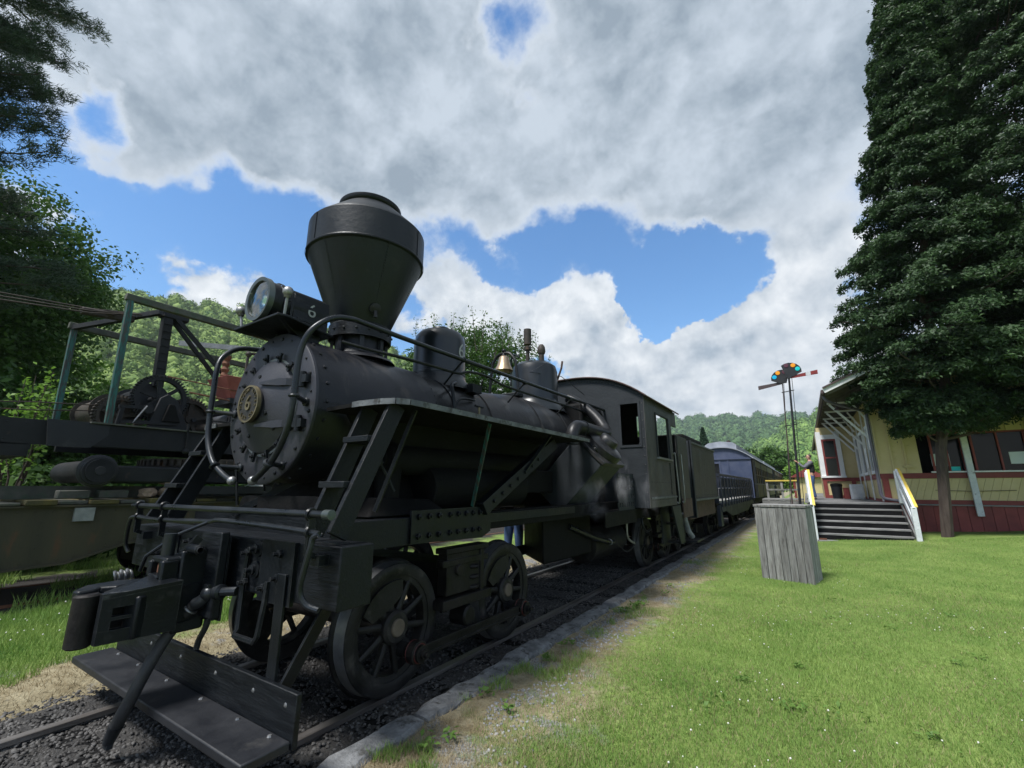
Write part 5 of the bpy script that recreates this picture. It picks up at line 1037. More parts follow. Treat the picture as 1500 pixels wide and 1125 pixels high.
# coaches with clerestory roofs
def coach(name, y0, y1, body, label, end_mat):
    c = thing(name, label, 'railway coach', (0, (y0 + y1) / 2, 0)); X = 1.45; z0, z1 = 1.0, 3.0
    def wallbox(y0_, y1_, za, zb, s_): MB().box((s_ * X - s_ * .05, y0_, za), (s_ * X, y1_, zb))
    n = int((y1 - y0 - 2.2) // 1.25); pitch = (y1 - y0 - 2.2) / n
    for s_ in (1, -1):
        b = MB(); b.box((s_ * (X - .05), y0, z0), (s_ * X, y1, 1.75)); b.box((s_ * (X - .05), y0, 2.62), (s_ * X, y1, z1))
        b.box((s_ * (X - .05), y0, 1.75), (s_ * X, y0 + 1.25, 2.62)); b.box((s_ * (X - .05), y1 - 1.25, 1.75), (s_ * X, y1, 2.62))
        for k in range(n + 1):
            y = y0 + 1.1 + k * pitch; b.box((s_ * (X - .05), max(y - .17, y0 + 1.25), 1.75), (s_ * X, min(y + .17, y1 - 1.25), 2.62))
        b.build('side_wall', body, c)
        MB().box((s_ * X, y0, 1.68), (s_ * (X + .03), y1, 1.73)).build('belt_rail', end_mat, c)
        for k in range(n):
            y = y0 + 1.1 + k * pitch; w = MB().box((s_ * (X - .045), y + .17, 1.75), (s_ * (X - .035), y + pitch - .17, 2.62)).build('window', M['darkglass'], c)
            MB().box((s_ * (X - .03), y + .17, 2.18), (s_ * (X - .005), y + pitch - .17, 2.22)).build('window_bar', body, w)
        for y in (y0 + .45, y0 + 1.2, y1 - .45, y1 - 1.2, y0 + 5.2, y0 + 10.4): MB().box((s_ * X, y - .04, z0), (s_ * (X + .025), y + .04, z1)).build('pilaster', end_mat, c)
    for y, sg in ((y0, 1), (y1, -1)):
        b = MB(); ya, yb = (y, y + .05 * sg)
        b.box((-X, ya, z0), (-1.02, yb, z1)); b.box((-.10, ya, z0), (X, yb, z1)); b.box((-1.02, ya, z0), (-.10, yb, 1.9)); b.box((-1.02, ya, 2.78), (-.10, yb, z1))
        xs = [-X + 2 * X * i / 14 for i in range(15)]
        b.prism([(-X, ya, z1), (X, ya, z1)] + [(x, ya, 3.62 - .55 * (abs(x) / X) ** 2.2) for x in reversed(xs)], (0, .05 * sg, 0)); b.build('end_wall', end_mat, c)
        for x in (-1.05, -.10, .30): MB().box((x - .04, ya - .03 * sg, z0), (x + .04, ya - .001 * sg, 3.0)).build('end_post', end_mat, c)
        MB().box((-1.0, ya + .08 * sg, 1.9), (-.12, ya + .09 * sg, 2.78)).build('end_window', M['darkglass'], c)
        MB().box((-X, ya - .06 * sg, 2.98), (X, ya - .001 * sg, 3.06)).build('end_cornice', end_mat, c)
    xs = [-X - .08 + (2 * X + .16) * i / 20 for i in range(21)]
    prof = [(x, 3.66 - .62 * (abs(x) / (X + .08)) ** 2.2) for x in xs]
    MB().prism([(x, y0 - .12, z) for x, z in prof] + [(x, y0 - .12, z - .05) for x, z in reversed(prof)], (0, y1 - y0 + .24, 0)).build('roof', M['carroof'], c)
    cp = [(-.78, 3.45), (-.78, 3.78), (-.6, 3.9), (0, 3.97), (.6, 3.9), (.78, 3.78), (.78, 3.45)]
    cl = MB().prism([(x, y0 + .1, z) for x, z in cp], (0, y1 - y0 - .2, 0)).build('clerestory', M['carroof'], c)
    for k in range(int((y1 - y0) // 1.6)):
        MB().cyl((.35, y0 + .8 + k * 1.6, 3.9), (.35, y0 + .8 + k * 1.6, 4.06), .09, .11, 10).build('roof_vent', M['rustyred'], c)
    MB().box((-1.35, y0 + .1, .72), (1.35, y1 - .1, 1.0)).build('underframe', M['soot'], c)
    simple_wheels(c, (y0 + 1.6, y0 + 3.6)); simple_wheels(c, (y1 - 3.6, y1 - 1.6))
    return c
coach('passenger_coach', 26.3, 44.5, M['olive'], 'olive-sided coach with dark blue end and silver roof behind open car', M['bluecar'])
coach('passenger_coach', 45.6, 63, M['olive'], 'farthest olive coach at the tail of the train', M['olive'])

# ---------------------------------------------------------------- log loader crane on the next track
CR = thing('loader_crane', 'derelict black loader crane with gears, winch drums and flaking green posts on flatcar', 'crane', (-6.15, 4, 0))
FC = thing('flatcar', 'olive riveted flatcar with fishbelly side girder and mossy deck beneath the crane', 'flatcar', (-6.15, 3, 0))
for s_, x in ((1, -5.2), (-1, -7.1)):
    out = [(-3.5, 1.26), (9, 1.26), (9, 1.0), (4.6, .92), (2.75, .70), (2.1, .50), (1.4, .47), (-.6, .47), (-1.6, .70), (-3.5, .95)]
    g = MB().prism([(x, y, z) for y, z in out], (-.03 * s_, 0, 0)).build('side_girder', M['girder'], FC)
    fl = MB()
    for a, c in zip(out[2:], out[3:]): fl.beam((x - .03 * s_, a[0], a[1]), (x - .03 * s_, c[0], c[1]), .14, .025)
    fl.build('bottom_flange', M['girder'], g)
    MB().box((x - .10, -3.5, 1.262), (x + .04 * s_ + .02, 9, 1.285)).build('top_flange', M['girder'], g)
    b = MB()
    for k in range(60): b.lathe([(.014, 0), (.011, .010), (0, .014)], (x, -3.4 + k * .17, 1.20), (s_, 0, 0), 8)
    for a, c in zip(out[3:], out[4:]):
        L_ = math.hypot(a[0] - c[0], a[1] - c[1]); nn = int(L_ / .17)
        for k in range(nn): t = (k + .5) / nn; b.lathe([(.014, 0), (.011, .010), (0, .014)], (x, a[0] + (c[0] - a[0]) * t, a[1] + (c[1] - a[1]) * t + .06), (s_, 0, 0), 8)
    for yy in (1.75, 2.35, 2.5, .2): 
        for zz in (.72, .9, 1.06): b.lathe([(.013, 0), (0, .013)], (x, yy + zz * .02, zz), (s_, 0, 0), 8)
    b.build('rivets', M['girder'], g, kind='stuff')
MB().box((-5.198, 2.08, 1.06), (-5.15, 2.30, 1.245)).build('pocket_plate', M['greyplank'], FC)
pl_m = [M['moss'], M['greytimber'], M['moss'], M['greytimber']]
for k in range(34):
    y = -3.2 + k * .34
    MB().box((-7.15 + random.uniform(-.05, .05), y, 1.29), (-5.14 + random.uniform(-.08, .06), y + .31, 1.35 + random.uniform(-.02, .02))).build('deck_plank', pl_m[k % 4], FC, bevel=.012)
for (y, z) in ((1.9, 1.37), (2.35, 1.37), (5.0, 1.37)): MB().box((-5.5, y, z), (-5.3, y + .35, z + .12)).build('timber_block', M['greytimber'], FC, bevel=.015)
MB().box((-5.80, -3.5, 1.37), (-5.62, 7, 1.55)).build('deck_timber', M['greytimber'], FC); MB().box((-7.0, -3.5, 1.37), (-6.8, 7, 1.55)).build('deck_timber', M['greytimber'], FC)
simple_wheels_r = []
for y in (3.6, 5.2, -2.0, -3.2):
    for x in (-5.40, -6.90):
        MB().lathe([(0, -.06), (.36, -.06), (.42, -.05), (.42, .05), (.34, .06), (.12, .02), (0, .05)], (x, y, .44), (1, 0, 0), 28).build('wheel', M['soot'], FC)
MB().box((-6.8, 3.2, .3), (-5.3, 5.6, .6)).build('truck_frame', M['soot'], FC)
def rock(c, r, sd_):
    rr = random.Random(sd_); bm = bmesh.new(); bmesh.ops.create_icosphere(bm, subdivisions=2, radius=1)
    for v in bm.verts:
        n_ = noise.noise(v.co * 1.6 + Vector((sd_, 0, 0))); v.co = Vector((v.co.x * r * 1.15, v.co.y * r, v.co.z * r * .72)) * (1 + .45 * n_) + Vector(c)
    me = bpy.data.meshes.new('boulder'); bm.to_mesh(me); bm.free(); me.materials.append(M['rock']); return me
for k, (y, z, r, lb) in enumerate(((2.95, 1.44, .12, 'round tan boulder lowest on the flatcar edge'), (3.22, 1.46, .13, 'tan boulder on the flatcar behind the lowest one'), (3.45, 1.45, .11, 'brown boulder nearest the ladder on the flatcar'), (3.2, 1.64, .11, 'tan boulder balanced on top of the boulder pile'))):
    o = link('boulder', rock((-5.34, y, z), r, k + 3)); tag(o, lb, 'boulder', 'boulders on the flatcar deck')
# swing bed: truck roller, toothed ring, platform
MB().lathe([(1.0, 1.42), (1.18, 1.42), (1.18, 1.55), (1.0, 1.55)], (-6.15, 4.2, 0), (0, 0, 1), 48, True).build('base_ring', M['craneblk'], CR)
MB().box((-5.42, 2.25, 1.60), (-5.22, 5.1, 1.86)).build('carriage_beam', M['craneblk'], CR, bevel=.03)
MB().box((-7.08, 2.25, 1.60), (-6.88, 5.1, 1.86)).build('carriage_beam', M['craneblk'], CR, bevel=.03)
for y in (2.25, 4.9):
    MB().cyl((-6.9, y, 1.77), (-5.1, y, 1.77), .17, None, 28).build('carriage_roller', M['craneblk'], CR)
    MB().lathe([(.0, .04), (.06, .04), (.065, .02), (.115, .015), (.12, -.02), (.20, -.02), (.21, -.08), (.24, -.09), (.24, -.13)], (-5.12, y, 1.77), (1, 0, 0), 32).build('roller_hub', M['steel'] if False else M['charcoal'], CR)
b = MB(); b.lathe([(.9, 1.88), (1.12, 1.88), (1.12, 2.02), (.9, 2.02)], (-6.15, 4.2, 0), (0, 0, 1), 64, True)
for k in range(60):
    a = 2 * math.pi * k / 60; d = Vector((math.cos(a), math.sin(a), 0)); b.beam(Vector((-6.15, 4.2, 1.90)) + d * 1.14, Vector((-6.15, 4.2, 2.0)) + d * 1.14, .055, .05, d)
b.build('swing_ring', M['cranegear'], CR)
for x in (-5.25, -7.05):
    MB().box((x - .04, 2.10, 2.12), (x + .04, 8.0, 2.46)).build('platform_beam', M['craneblk'], CR, bevel=.008)
    MB().box((x - .09, 2.05, 2.462), (x + .09, 8.0, 2.485)).build('platform_edge', M['greytimber'], CR)
MB().prism([(-5.20, 1.65, 2.10), (-5.20, 2.10, 2.10), (-5.20, 2.28, 2.30), (-5.20, 2.28, 2.475), (-5.20, 1.60, 2.475)], (-.05, 0, 0)).build('boom_heel_plate', M['charcoal'], CR)
MB().prism([(-5.205, 3.5, 2.12), (-5.205, 3.62, 2.12), (-5.205, 3.95, 2.46), (-5.205, 3.6, 2.46)], (-.02, 0, 0)).build('knee_plate', M['craneblk'], CR)
MB().beam((-5.18, 3.3, 2.60), (-5.18, 3.32, 2.16), .04, .025, (0, 1, 0)).ball((-5.18, 3.32, 2.13), .05, 10).build('foot_lever', M['craneblk'], CR)
for k in range(19):
    y = 2.2 + k * .3; MB().box((-7.0, y, 2.46), (-5.3, y + .27, 2.50)).build('platform_plank', M['greytimber'], CR)
# boom running off to the left
for x in (-5.30, -6.7):
    b = MB(); b.prism([(x, 1.75, 2.12), (x, 1.75, 2.46), (x, .7, 2.46), (x, -6, 2.20), (x, -6, 1.9), (x, .7, 2.09)], (-.05, 0, 0)); bo = b.build('boom', M['craneblk'], CR)
    b = MB()
    for k in range(24):
        y = 1.6 - k * .18; b.lathe([(.013, 0), (0, .012)], (x, y, 2.40 - max(0, .7 - y) * .039), (1, 0, 0), 8).lathe([(.013, 0), (0, .012)], (x, y, 2.17 - max(0, .7 - y) * .028), (1, 0, 0), 8)
    b.build('rivets', M['craneblk'], bo, kind='stuff')
MB().box((-6.7, 1.1, 1.95), (-5.3, 1.5, 2.12)).build('boom_crossbeam', M['craneblk'], CR)
# green posts and timbers
posts = []
for x, y, z0, z1 in ((-5.25, 2.24, 2.48, 4.50), (-7.0, 2.0, 2.50, 4.30), (-5.25, 6.2, 2.48, 4.44), (-7.0, 6.0, 2.5, 4.3)):
    MB().beam((x, y + .02, z0), (x, y - .02, z1), .085, .085, (0, 1, 0)).build('canopy_post', M['greenpost'], CR, bevel=.006)
for x, z, y0 in ((-5.25, 4.55, 2.15), (-7.0, 4.34, 1.9)):
    MB().beam((x, y0, z), (x, 6.4, z - .06), .10, .11).build('canopy_timber', M['greytimber'], CR, bevel=.008)
MB().beam((-5.3, 6.2, 4.55), (-7.1, 3.6, 4.50), .03, .11).build('loose_plank', M['greyplank'], CR)
MB().beam((-5.6, 2.75, 4.56), (-7.0, 1.95, 4.30), .08, .08).build('cross_timber', M['craneblk'], CR)
# mast and stays
MB().beam((-6.0, 3.02, 3.3), (-6.0, 2.98, 4.62), .15, .15, (0, 1, 0)).build('mast', M['craneblk'], CR, bevel=.008)
MB().box((-6.1, 2.86, 4.60), (-5.9, 3.3, 4.72)).build('mast_head', M['craneblk'], CR, bevel=.02)
for k in range(9): MB().box((-5.925, 2.93, 3.35 + k * .14), (-5.905, 3.07, 3.365 + k * .14)).build('mast_rung', M['craneblk'], CR)
for x in (-5.7, -6.3):
    MB().beam((-6.0 + (x + 6) * .3, 3.1, 4.62), (x, 5.2, 2.5), .05, .07).build('mast_stay', M['craneblk'], CR)
for dx in (0, .05, .1):
    MB().tube([(-6.0 + dx, 2.9, 4.62), (-5.9 + dx, 1.9, 4.40 - dx), (-5.6 + dx, .2, 4.15 - dx * 1.5), (-5.6, -4, 3.5)], .012, 6).build('cable', M['cranegear'], CR)
MB().ball((-5.95, 2.15, 4.38), .10, 10, .6).beam((-5.98, 2.5, 4.42), (-5.9, 1.8, 4.33), .1, .12).build('cable_block', M['cranegear'], CR, bevel=.02)
MB().tube([(-6, 2.9, 2.9), (-5.7, 1.5, 2.75), (-5.5, -.2, 2.5), (-5.4, -4, 2.2)], .01, 6).tube([(-6, 2.6, 2.8), (-5.4, 1.5, 2.6), (-5.3, -.2, 2.46)], .01, 6).build('cable', M['cranegear'], CR)
def gear(name, c, r, w, teeth, spokes, mat, axis=(1, 0, 0), solid=False):
    c = Vector(c); d, s_, u = frame_from(axis); b = MB()
    b.lathe([(r * .84, -w), (r, -w), (r, w), (r * .84, w)], c, axis, 56, True)
    for k in range(teeth):
        a = 2 * math.pi * k / teeth; q = s_ * math.cos(a) + u * math.sin(a)
        b.beam(c + q * r * .98, c + q * (r + .045), w * 2, 2 * math.pi * r / teeth * .5, d.cross(q))
    b.lathe([(0, -w * 1.6), (r * .18, -w * 1.6), (r * .18, w * 1.6), (0, w * 1.6)], c, axis, 20)
    g = b.build(name, mat, CR)
    for k in range(spokes):
        a = 2 * math.pi * (k + .3) / spokes; q = s_ * math.cos(a) + u * math.sin(a)
        MB().beam(c + q * r * .12, c + q * r * .88, .06, w * 1.1, d).build('spoke', mat, g)
    return g
gear('large_gear', (-5.62, 2.98, 3.03), .38, .045, 52, 6, M['craneblk'])
gear('ring_gear', (-5.75, 2.50, 2.68), .30, .05, 40, 5, M['cranegear'])
gear('rear_gear', (-5.9, 3.55, 2.76), .36, .05, 44, 5, M['cranegear'])
MB().prism([(-5.42, 2.80, 2.49), (-5.42, 3.42, 2.49), (-5.42, 3.16, 3.02), (-5.42, 3.02, 3.10), (-5.42, 2.92, 3.02)], (-.06, 0, 0)).build('bearing_stand', M['craneblk'], CR, bevel=.01)
MB().prism([(-5.355, 2.98, 2.62), (-5.355, 3.24, 2.62), (-5.355, 3.12, 2.92), (-5.355, 3.04, 2.92)], (-.06, 0, 0)).build('stand_recess', M['soot'], CR, bevel=.01)
for (y, z, r, x0, x1, mt) in ((2.42, 2.78, .27, -6.9, -5.95, 'cranegear'), (2.95, 3.05, .30, -6.9, -6.05, 'charcoal'), (3.6, 2.75, .33, -6.9, -6.0, 'cranegear'), (4.35, 2.74, .30, -6.6, -5.6, 'charcoal')):
    dr = MB().cyl((x0, y, z), (x1, y, z), r * .8, None, 32).build('winch_drum', M[mt], CR)
    for xf in (x0, x1): MB().lathe([(0, 0), (r, 0), (r, .04), (0, .04)], (xf, y, z), (1, 0, 0), 36).build('drum_flange', M[mt], dr)
    MB().cyl((x0 - .1, y, z), (x1 + .25, y, z), .04, None, 12).build('drum_shaft', M['craneblk'], dr)
b = MB(); b.beam((-5.45, 2.42, 2.50), (-5.45, 2.45, 2.80), .06, .05, (0, 1, 0)); b.beam((-5.45, 2.40, 2.80), (-5.45, 2.80, 2.83), .05, .05); b.cyl((-5.5, 2.78, 2.80), (-5.4, 2.78, 2.80), .07, None, 14); b.beam((-5.42, 2.45, 2.56), (-5.42, 3.2, 2.60), .06, .05); b.build('brake_gear', M['craneblk'], CR)
MB().cyl((-5.40, 2.60, 2.55), (-5.40, 2.75, 2.85), .014, None, 6).build('brake_rod', M['steel'], CR)
b = MB(); b.cyl((-5.95, 3.75, 2.6), (-5.5, 4.0, 2.62), .1, None, 14); b.box((-5.9, 4.2, 2.5), (-5.3, 5.0, 2.72)); b.cyl((-5.8, 4.7, 2.7), (-5.4, 5.2, 2.75), .16, None, 16); b.build('steam_engine', M['cranegear'], CR, bevel=.01)
MB().tube([(-5.35, 3.7, 2.72), (-5.35, 5.6, 2.74)], .015, 6).tube([(-5.35, 4.2, 2.5), (-5.35, 4.2, 2.73)], .015, 6).build('control_rail', M['craneblk'], CR)
MB().tube([(-5.5, 3.0, 3.42), (-5.4, 4.8, 3.32)], .011, 6).tube([(-5.5, 3.35, 3.20), (-5.4, 4.4, 3.12)], .016, 6).build('control_rod', M['rust'], CR)
hp = MB(); hp.hexa([(-6.0, 4.05, 3.22), (-5.5, 4.05, 3.22), (-5.5, 4.75, 3.22), (-6.0, 4.75, 3.22), (-6.15, 3.85, 3.62), (-5.35, 3.85, 3.62), (-5.35, 4.95, 3.62), (-6.15, 4.95, 3.62)]); hp.build('red_hopper', M['redhop'], CR, bevel=.01, label='faded red tapered hopper')
MB().lathe([(.05, 3.62), (.07, 3.68), (.05, 3.74), (.075, 3.80), (.05, 3.86), (.07, 3.92), (.05, 3.98), (.08, 4.04), (.08, 4.09), (0, 4.09)], (-5.75, 3.98, 0), (0, 0, 1), 16).build('hopper_valve', M['rust'], CR)
MB().box((-6.1, 4.0, 3.1), (-5.4, 4.9, 3.2)).beam((-5.5, 4.1, 2.5), (-5.5, 4.1, 3.15), .06, .06, (0, 1, 0)).beam((-5.5, 4.8, 2.5), (-5.5, 4.8, 3.15), .06, .06, (0, 1, 0)).build('hopper_stand', M['craneblk'], CR)
MB().tube([(-5.6, 4.3, 3.2), (-5.6, 4.3, 4.1), (-5.6, 4.32, 4.2), (-5.5, 5.0, 4.3), (-5.5, 6, 4.3)], .03, 8).ball((-5.6, 4.31, 4.18), .06, 10).tube([(-5.45, 4.7, 3.2), (-5.45, 4.7, 3.95), (-5.4, 5.3, 4.05)], .03, 8).ball((-5.45, 4.72, 3.97), .06, 10).build('steam_pipe', M['cranegear'], CR)
MB().cyl((-6.15, 7.0, 2.5), (-6.15, 7.0, 4.3), .6, None, 32).build('upright_boiler', M['craneblk'], CR)
wt = thing('white_trailer', 'white trailer glimpsed beneath the smokebox beyond the flatcar', 'trailer', (-13.5, 10.5, 0))
MB().box((-14.6, 8.9, .55), (-12.6, 12.4, 2.2)).build('body', M['white'], wt, bevel=.05)
for y in (9.8, 11.4): MB().cyl((-12.75, y, .34), (-12.52, y, .34), .34, None, 24).build('wheel', M['soot'], wt)
MB().beam((-13.6, 8.9, .6), (-13.6, 7.6, .5), .1, .1).build('drawbar', M['craneblk'], wt)

# ---------------------------------------------------------------- station
ST = thing('station_building', 'cream yellow board-and-batten railway station with maroon skirt and wide bracketed eaves', 'building', (9, 25, 0))
EY, SX, PZ = 18.5, 5.70, 1.07
Y2 = 44.0; X2 = 14.5
def part(name, mat, a, b, parent=ST, bevel=0): return MB().box(a, b).build(name, mat, parent, bevel=bevel)
part('inner_core', M['soot'], (SX + .10, EY + .9, .2), (X2, Y2 - .1, 4.4))
# end wall: boards with battens above the band, beadboard panel below, skirt planks
wins = [(6.98, 7.72), (7.90, 9.05), (9.25, 10.4)]
k = 0; x = SX
while x < 12.2:
    x1 = min(x + .335, 12.2); z0 = 1.96
    inw = [w for w in wins if x1 > w[0] + .02 and x < w[1] - .02]
    top = 4.45 + max(0, x - 4.5) * .42
    if inw: z0 = 3.15
    part('wall_board', M['yellow'], (x + .009, EY - .02 + .004 * (k % 2), z0), (x1 - .009, EY + .05, top))
    part('batten', M['yellow'], (x - .026, EY - .062, z0), (x + .026, EY - .018, top))
    x = x1; k += 1
for a, b in wins:
    w = part('window', M['darkglass'], (a + .03, EY + .06, 2.0), (b - .03, EY + .075, 3.12))
    for q in ((a, 2.0, a + .05, 3.14), (b - .05, 2.0, b, 3.14), ((a + b) / 2 - .02, 2.0, (a + b) / 2 + .02, 3.14), (a, 3.10, b, 3.16)):
        part('window_frame', M['maroon'], (q[0], EY - .01 - (.003 if q[2] - q[0] > .2 else 0), q[1]), (q[2], EY + .055, q[3]), w)
part('window_sill', M['white'], (6.9, EY - .10, 1.965), (12.2, EY - .0, 2.005)); part('end_band', M['maroon'], (SX - .02, EY - .045, 1.80), (12.2, EY + .05, 1.958))
part('end_corner_board', M['maroon'], (SX + .0, EY - .04, 1.16), (SX + .16, EY + .04, 1.80)); part('end_base_band', M['maroon'], (SX - .02, EY - .05, 1.04), (12.2, EY + .05, 1.16))
part('end_ledge', M['decking'], (6.0, EY - .10, 1.0), (12.2, EY + .02, 1.036))
n = 36
for i in range(n):                                     # diagonal-laid panel strips
    xa = SX + .16 + i * .18; xb = xa + .174
    MB().prism([(xa, EY - .01, 1.162), (xb, EY - .01, 1.162), (xb + .22, EY - .01, 1.798), (xa + .22, EY - .01, 1.798)], (0, .04, 0)).build('panel_strip', M['yellow'], ST)
part('panel_fill', M['yellow'], (SX + .12, EY + .012, 1.16), (SX + .5, EY + .05, 1.80))
x = 6.02; 
while x < 12.2:
    part('skirt_plank', M['maroon'], (x + .004, EY - .04 + random.uniform(-.006, .006), -.1), (x + .246, EY - .0, 1.0)); x += .25
for x in (7.74, 9.15): part('wall_post', M['wornwhite'], (x - .075, EY - .20, .72), (x + .075, EY - .11, 3.4), bevel=.01)
MB().tube([(6.9, EY - .06, 1.45), (7.7, EY - .08, 1.42), (8.6, EY - .06, 1.45), (6.0, EY - .05, 1.5)][:3], .008, 6).build('cable', M['soot'], ST)
part('junction_box', M['yellow'], (6.28, EY - .09, 2.13), (6.52, EY - .03, 2.20)); MB().tube([(6.38, EY - .06, 2.18), (6.38, EY - .06, 2.9)], .012, 6).build('conduit', M['yellow'], ST)
for x, z, s_ in ((7.18, 2.35, .26), (8.85, 2.36, .24)): part('window_poster', M['paper'], (x - s_ * .8, EY + .045, z - s_ * .7), (x + s_ * .8, EY + .058, z + s_ * .7))
part('stacked_box', M['rock'], (7.95, EY + .12, 2.0), (8.6, EY + .5, 2.4)); part('window_card', M['sg_aqua'], (7.38, EY + .04, 2.02), (7.58, EY + .058, 2.14))
# side wall along the platform
yy = EY; k = 0
BAY0, BAY1 = 24.6, 28.2
while yy < Y2:
    y1 = yy + .4; top = 4.45
    part('side_board', M['yellow'], (SX, yy + .004, 1.96), (SX + .06, y1 - .004, top)); part('side_batten', M['yellow'], (SX - .028, yy - .022, 1.96), (SX - .002, yy + .022, top)); yy = y1
part('side_panel', M['yellow'], (SX - .0, EY + .06, 1.16), (SX + .05, Y2, 1.80)); part('side_band', M['maroon'], (SX - .03, EY - .02, 1.802), (SX + .05, Y2, 1.957)); part('side_base_band', M['maroon'], (SX - .03, EY - .03, 1.03), (SX + .05, Y2, 1.158))
for y in (18.56, 20.7, 22.8, 24.45): part('side_pilaster', M['white'], (SX - .07, y - .05, 1.1), (SX - .032, y + .05, 4.3))
for y0, y1 in ((19.2, 19.9), (21.2, 22.2), (23.1, 24.0)):
    w = part('side_window', M['darkglass'], (SX - .035, y0, 2.1), (SX - .030, y1, 3.5))
    for q in ((y0 - .09, 2.0, y0, 3.6), (y1, 2.0, y1 + .09, 3.6), (y0 - .09, 3.5, y1 + .09, 3.62), (y0 - .12, 1.98, y1 + .12, 2.08)): part('side_window_frame', M['white'], (SX - .075 - (.004 if q[2] - q[0] > .2 else 0), q[0], q[1]), (SX - .033, q[2], q[3]), w)
part('notice_board', M['white'], (SX - .12, 18.72, 2.75), (SX - .095, 19.05, 3.9)); part('notice_board', M['white'], (SX - .11, 20.2, 2.2), (SX - .095, 20.6, 2.9))
# bay window
bx0 = 4.32
bay = part('bay_window', M['yellow'], (bx0 + .02, BAY0 + .02, 1.07), (SX, BAY1, 4.2))
part('bay_base', M['maroon'], (bx0 - .01, BAY0 - .03, 1.07), (SX - .01, BAY0 + .01, 1.20), bay); part('bay_belt', M['maroon'], (bx0 - .02, BAY0 - .035, 1.80), (SX - .01, BAY0 + .01, 1.95), bay)
for x in (bx0, SX - .35): part('bay_stile', M['maroon'], (x - .01, BAY0 - .03, 1.2), (x + .14, BAY0 + .01, 1.80), bay)
for x in (bx0 - .02, 5.0): part('bay_corner_board', M['white'], (x, BAY0 - .04, 1.96), (x + .17, BAY0 + .012, 4.0), bay)
part('bay_head', M['white'], (bx0 + .15, BAY0 - .035, 3.66), (5.0, BAY0 + .01, 3.86), bay); part('bay_sill', M['white'], (bx0 - .05, BAY0 - .09, 1.952), (5.2, BAY0 + .01, 2.03), bay)
bw = part('bay_glass', M['darkglass'], (bx0 + .20, BAY0 - .012, 2.03), (4.97, BAY0 - .004, 3.64), bay)
for q in ((bx0 + .15, 2.03, bx0 + .22, 3.66), (4.93, 2.03, 5.0, 3.66), (bx0 + .15, 3.58, 5.0, 3.66), (bx0 + .15, 2.80, 5.0, 2.86)): part('bay_sash', M['maroon'], (q[0], BAY0 - .03 - (.003 if q[2] - q[0] > .2 else 0), q[1]), (q[2], BAY0 - .013, q[3]), bay)
part('bay_side_board', M['white'], (bx0 - .03, BAY0, 1.96), (bx0 + .018, BAY0 + .2, 4.0), bay)
# roof with deep eaves
EX, EZ, RY0 = 4.50, 4.50, 16.95
RX, RZ = 10.0, 7.0
b = MB(); b.hexa([(EX, RY0, EZ), (RX, RY0, RZ), (RX, Y2 + 1, RZ), (EX, Y2 + 1, EZ), (EX, RY0, EZ + .09), (RX, RY0, RZ + .09), (RX, Y2 + 1, RZ + .09), (EX, Y2 + 1, EZ + .09)]); rf = b.build('roof_slope', M['shingle'], ST)
b = MB(); b.hexa([(X2 + 1, RY0, EZ), (X2 + 1, Y2 + 1, EZ), (RX + .01, Y2 + 1, RZ), (RX + .01, RY0, RZ), (X2 + 1, RY0, EZ + .09), (X2 + 1, Y2 + 1, EZ + .09), (RX + .01, Y2 + 1, RZ + .09), (RX + .01, RY0, RZ + .09)]); b.build('roof_slope', M['shingle'], ST)
nb = 9
for i in range(nb):                                    # soffit boards run along the eave
    xa = EX + .03 + i * (SX - EX) / nb; xb = xa + (SX - EX) / nb - .012; za = EZ + (xa - EX) * .4545 - .03; zb = EZ + (xb - EX) * .4545 - .03
    MB().hexa([(xa, RY0 + .02, za), (xb, RY0 + .02, zb), (xb, Y2, zb), (xa, Y2, za), (xa, RY0 + .02, za + .022), (xb, RY0 + .02, zb + .022), (xb, Y2, zb + .022), (xa, Y2, za + .022)]).build('soffit_board', M['soffit'], ST)
MB().hexa([(SX, RY0 + .02, EZ + 1.2 * .4545 - .03), (RX, RY0 + .02, RZ - .03), (RX, EY, RZ - .03), (SX, EY, EZ + 1.2 * .4545 - .03)] + [(SX, RY0 + .02, EZ + 1.2 * .4545 - .01), (RX, RY0 + .02, RZ - .01), (RX, EY, RZ - .01), (SX, EY, EZ + 1.2 * .4545 - .01)]).build('end_soffit', M['soffit'], ST)
MB().beam((EX - .02, RY0 - .02, EZ + .03), (RX, RY0 - .02, RZ + .03), .03, .16).build('rake_board', M['white'], ST)
MB().beam((EX - .03, RY0 - .045, EZ + .12), (RX, RY0 - .045, RZ + .12), .08, .05).build('rake_cap', M['gutter'], ST)
MB().box((EX - .09, RY0, EZ - .06), (EX - .005, Y2 + 1, EZ + .08)).build('gutter', M['gutter'], ST, bevel=.02)
y = RY0 + .1
while y < Y2:
    MB().beam((EX + .05, y, EZ - .05), (SX, y, EZ + 1.15 * .4545 - .05), .05, .10, (0, 0, 1)).build('rafter', M['soffit'], ST); y += .75
for y in (18.62, 20.75, 22.85, 24.5, 29.0, 31.2, 33.4, 35.6, 38, 40.5):
    xs = SX - .06 if y < 24.6 or y > 28.2 else bx0
    b = MB(); b.beam((xs - .02, y, 3.05), (EX + .16, y, 4.32), .045, .065, (0, 0, 1)); b.build('eave_bracket', M['white'], ST)
    MB().beam((xs - .0, y, 4.36), (EX + .10, y, 4.36), .045, .06).build('bracket_tie', M['white'], ST)
    if y < 24.6: MB().beam((xs - .35, y, 4.30), (xs - .05, y, 3.75), .05, .05).build('bracket_spur', M['white'], ST)
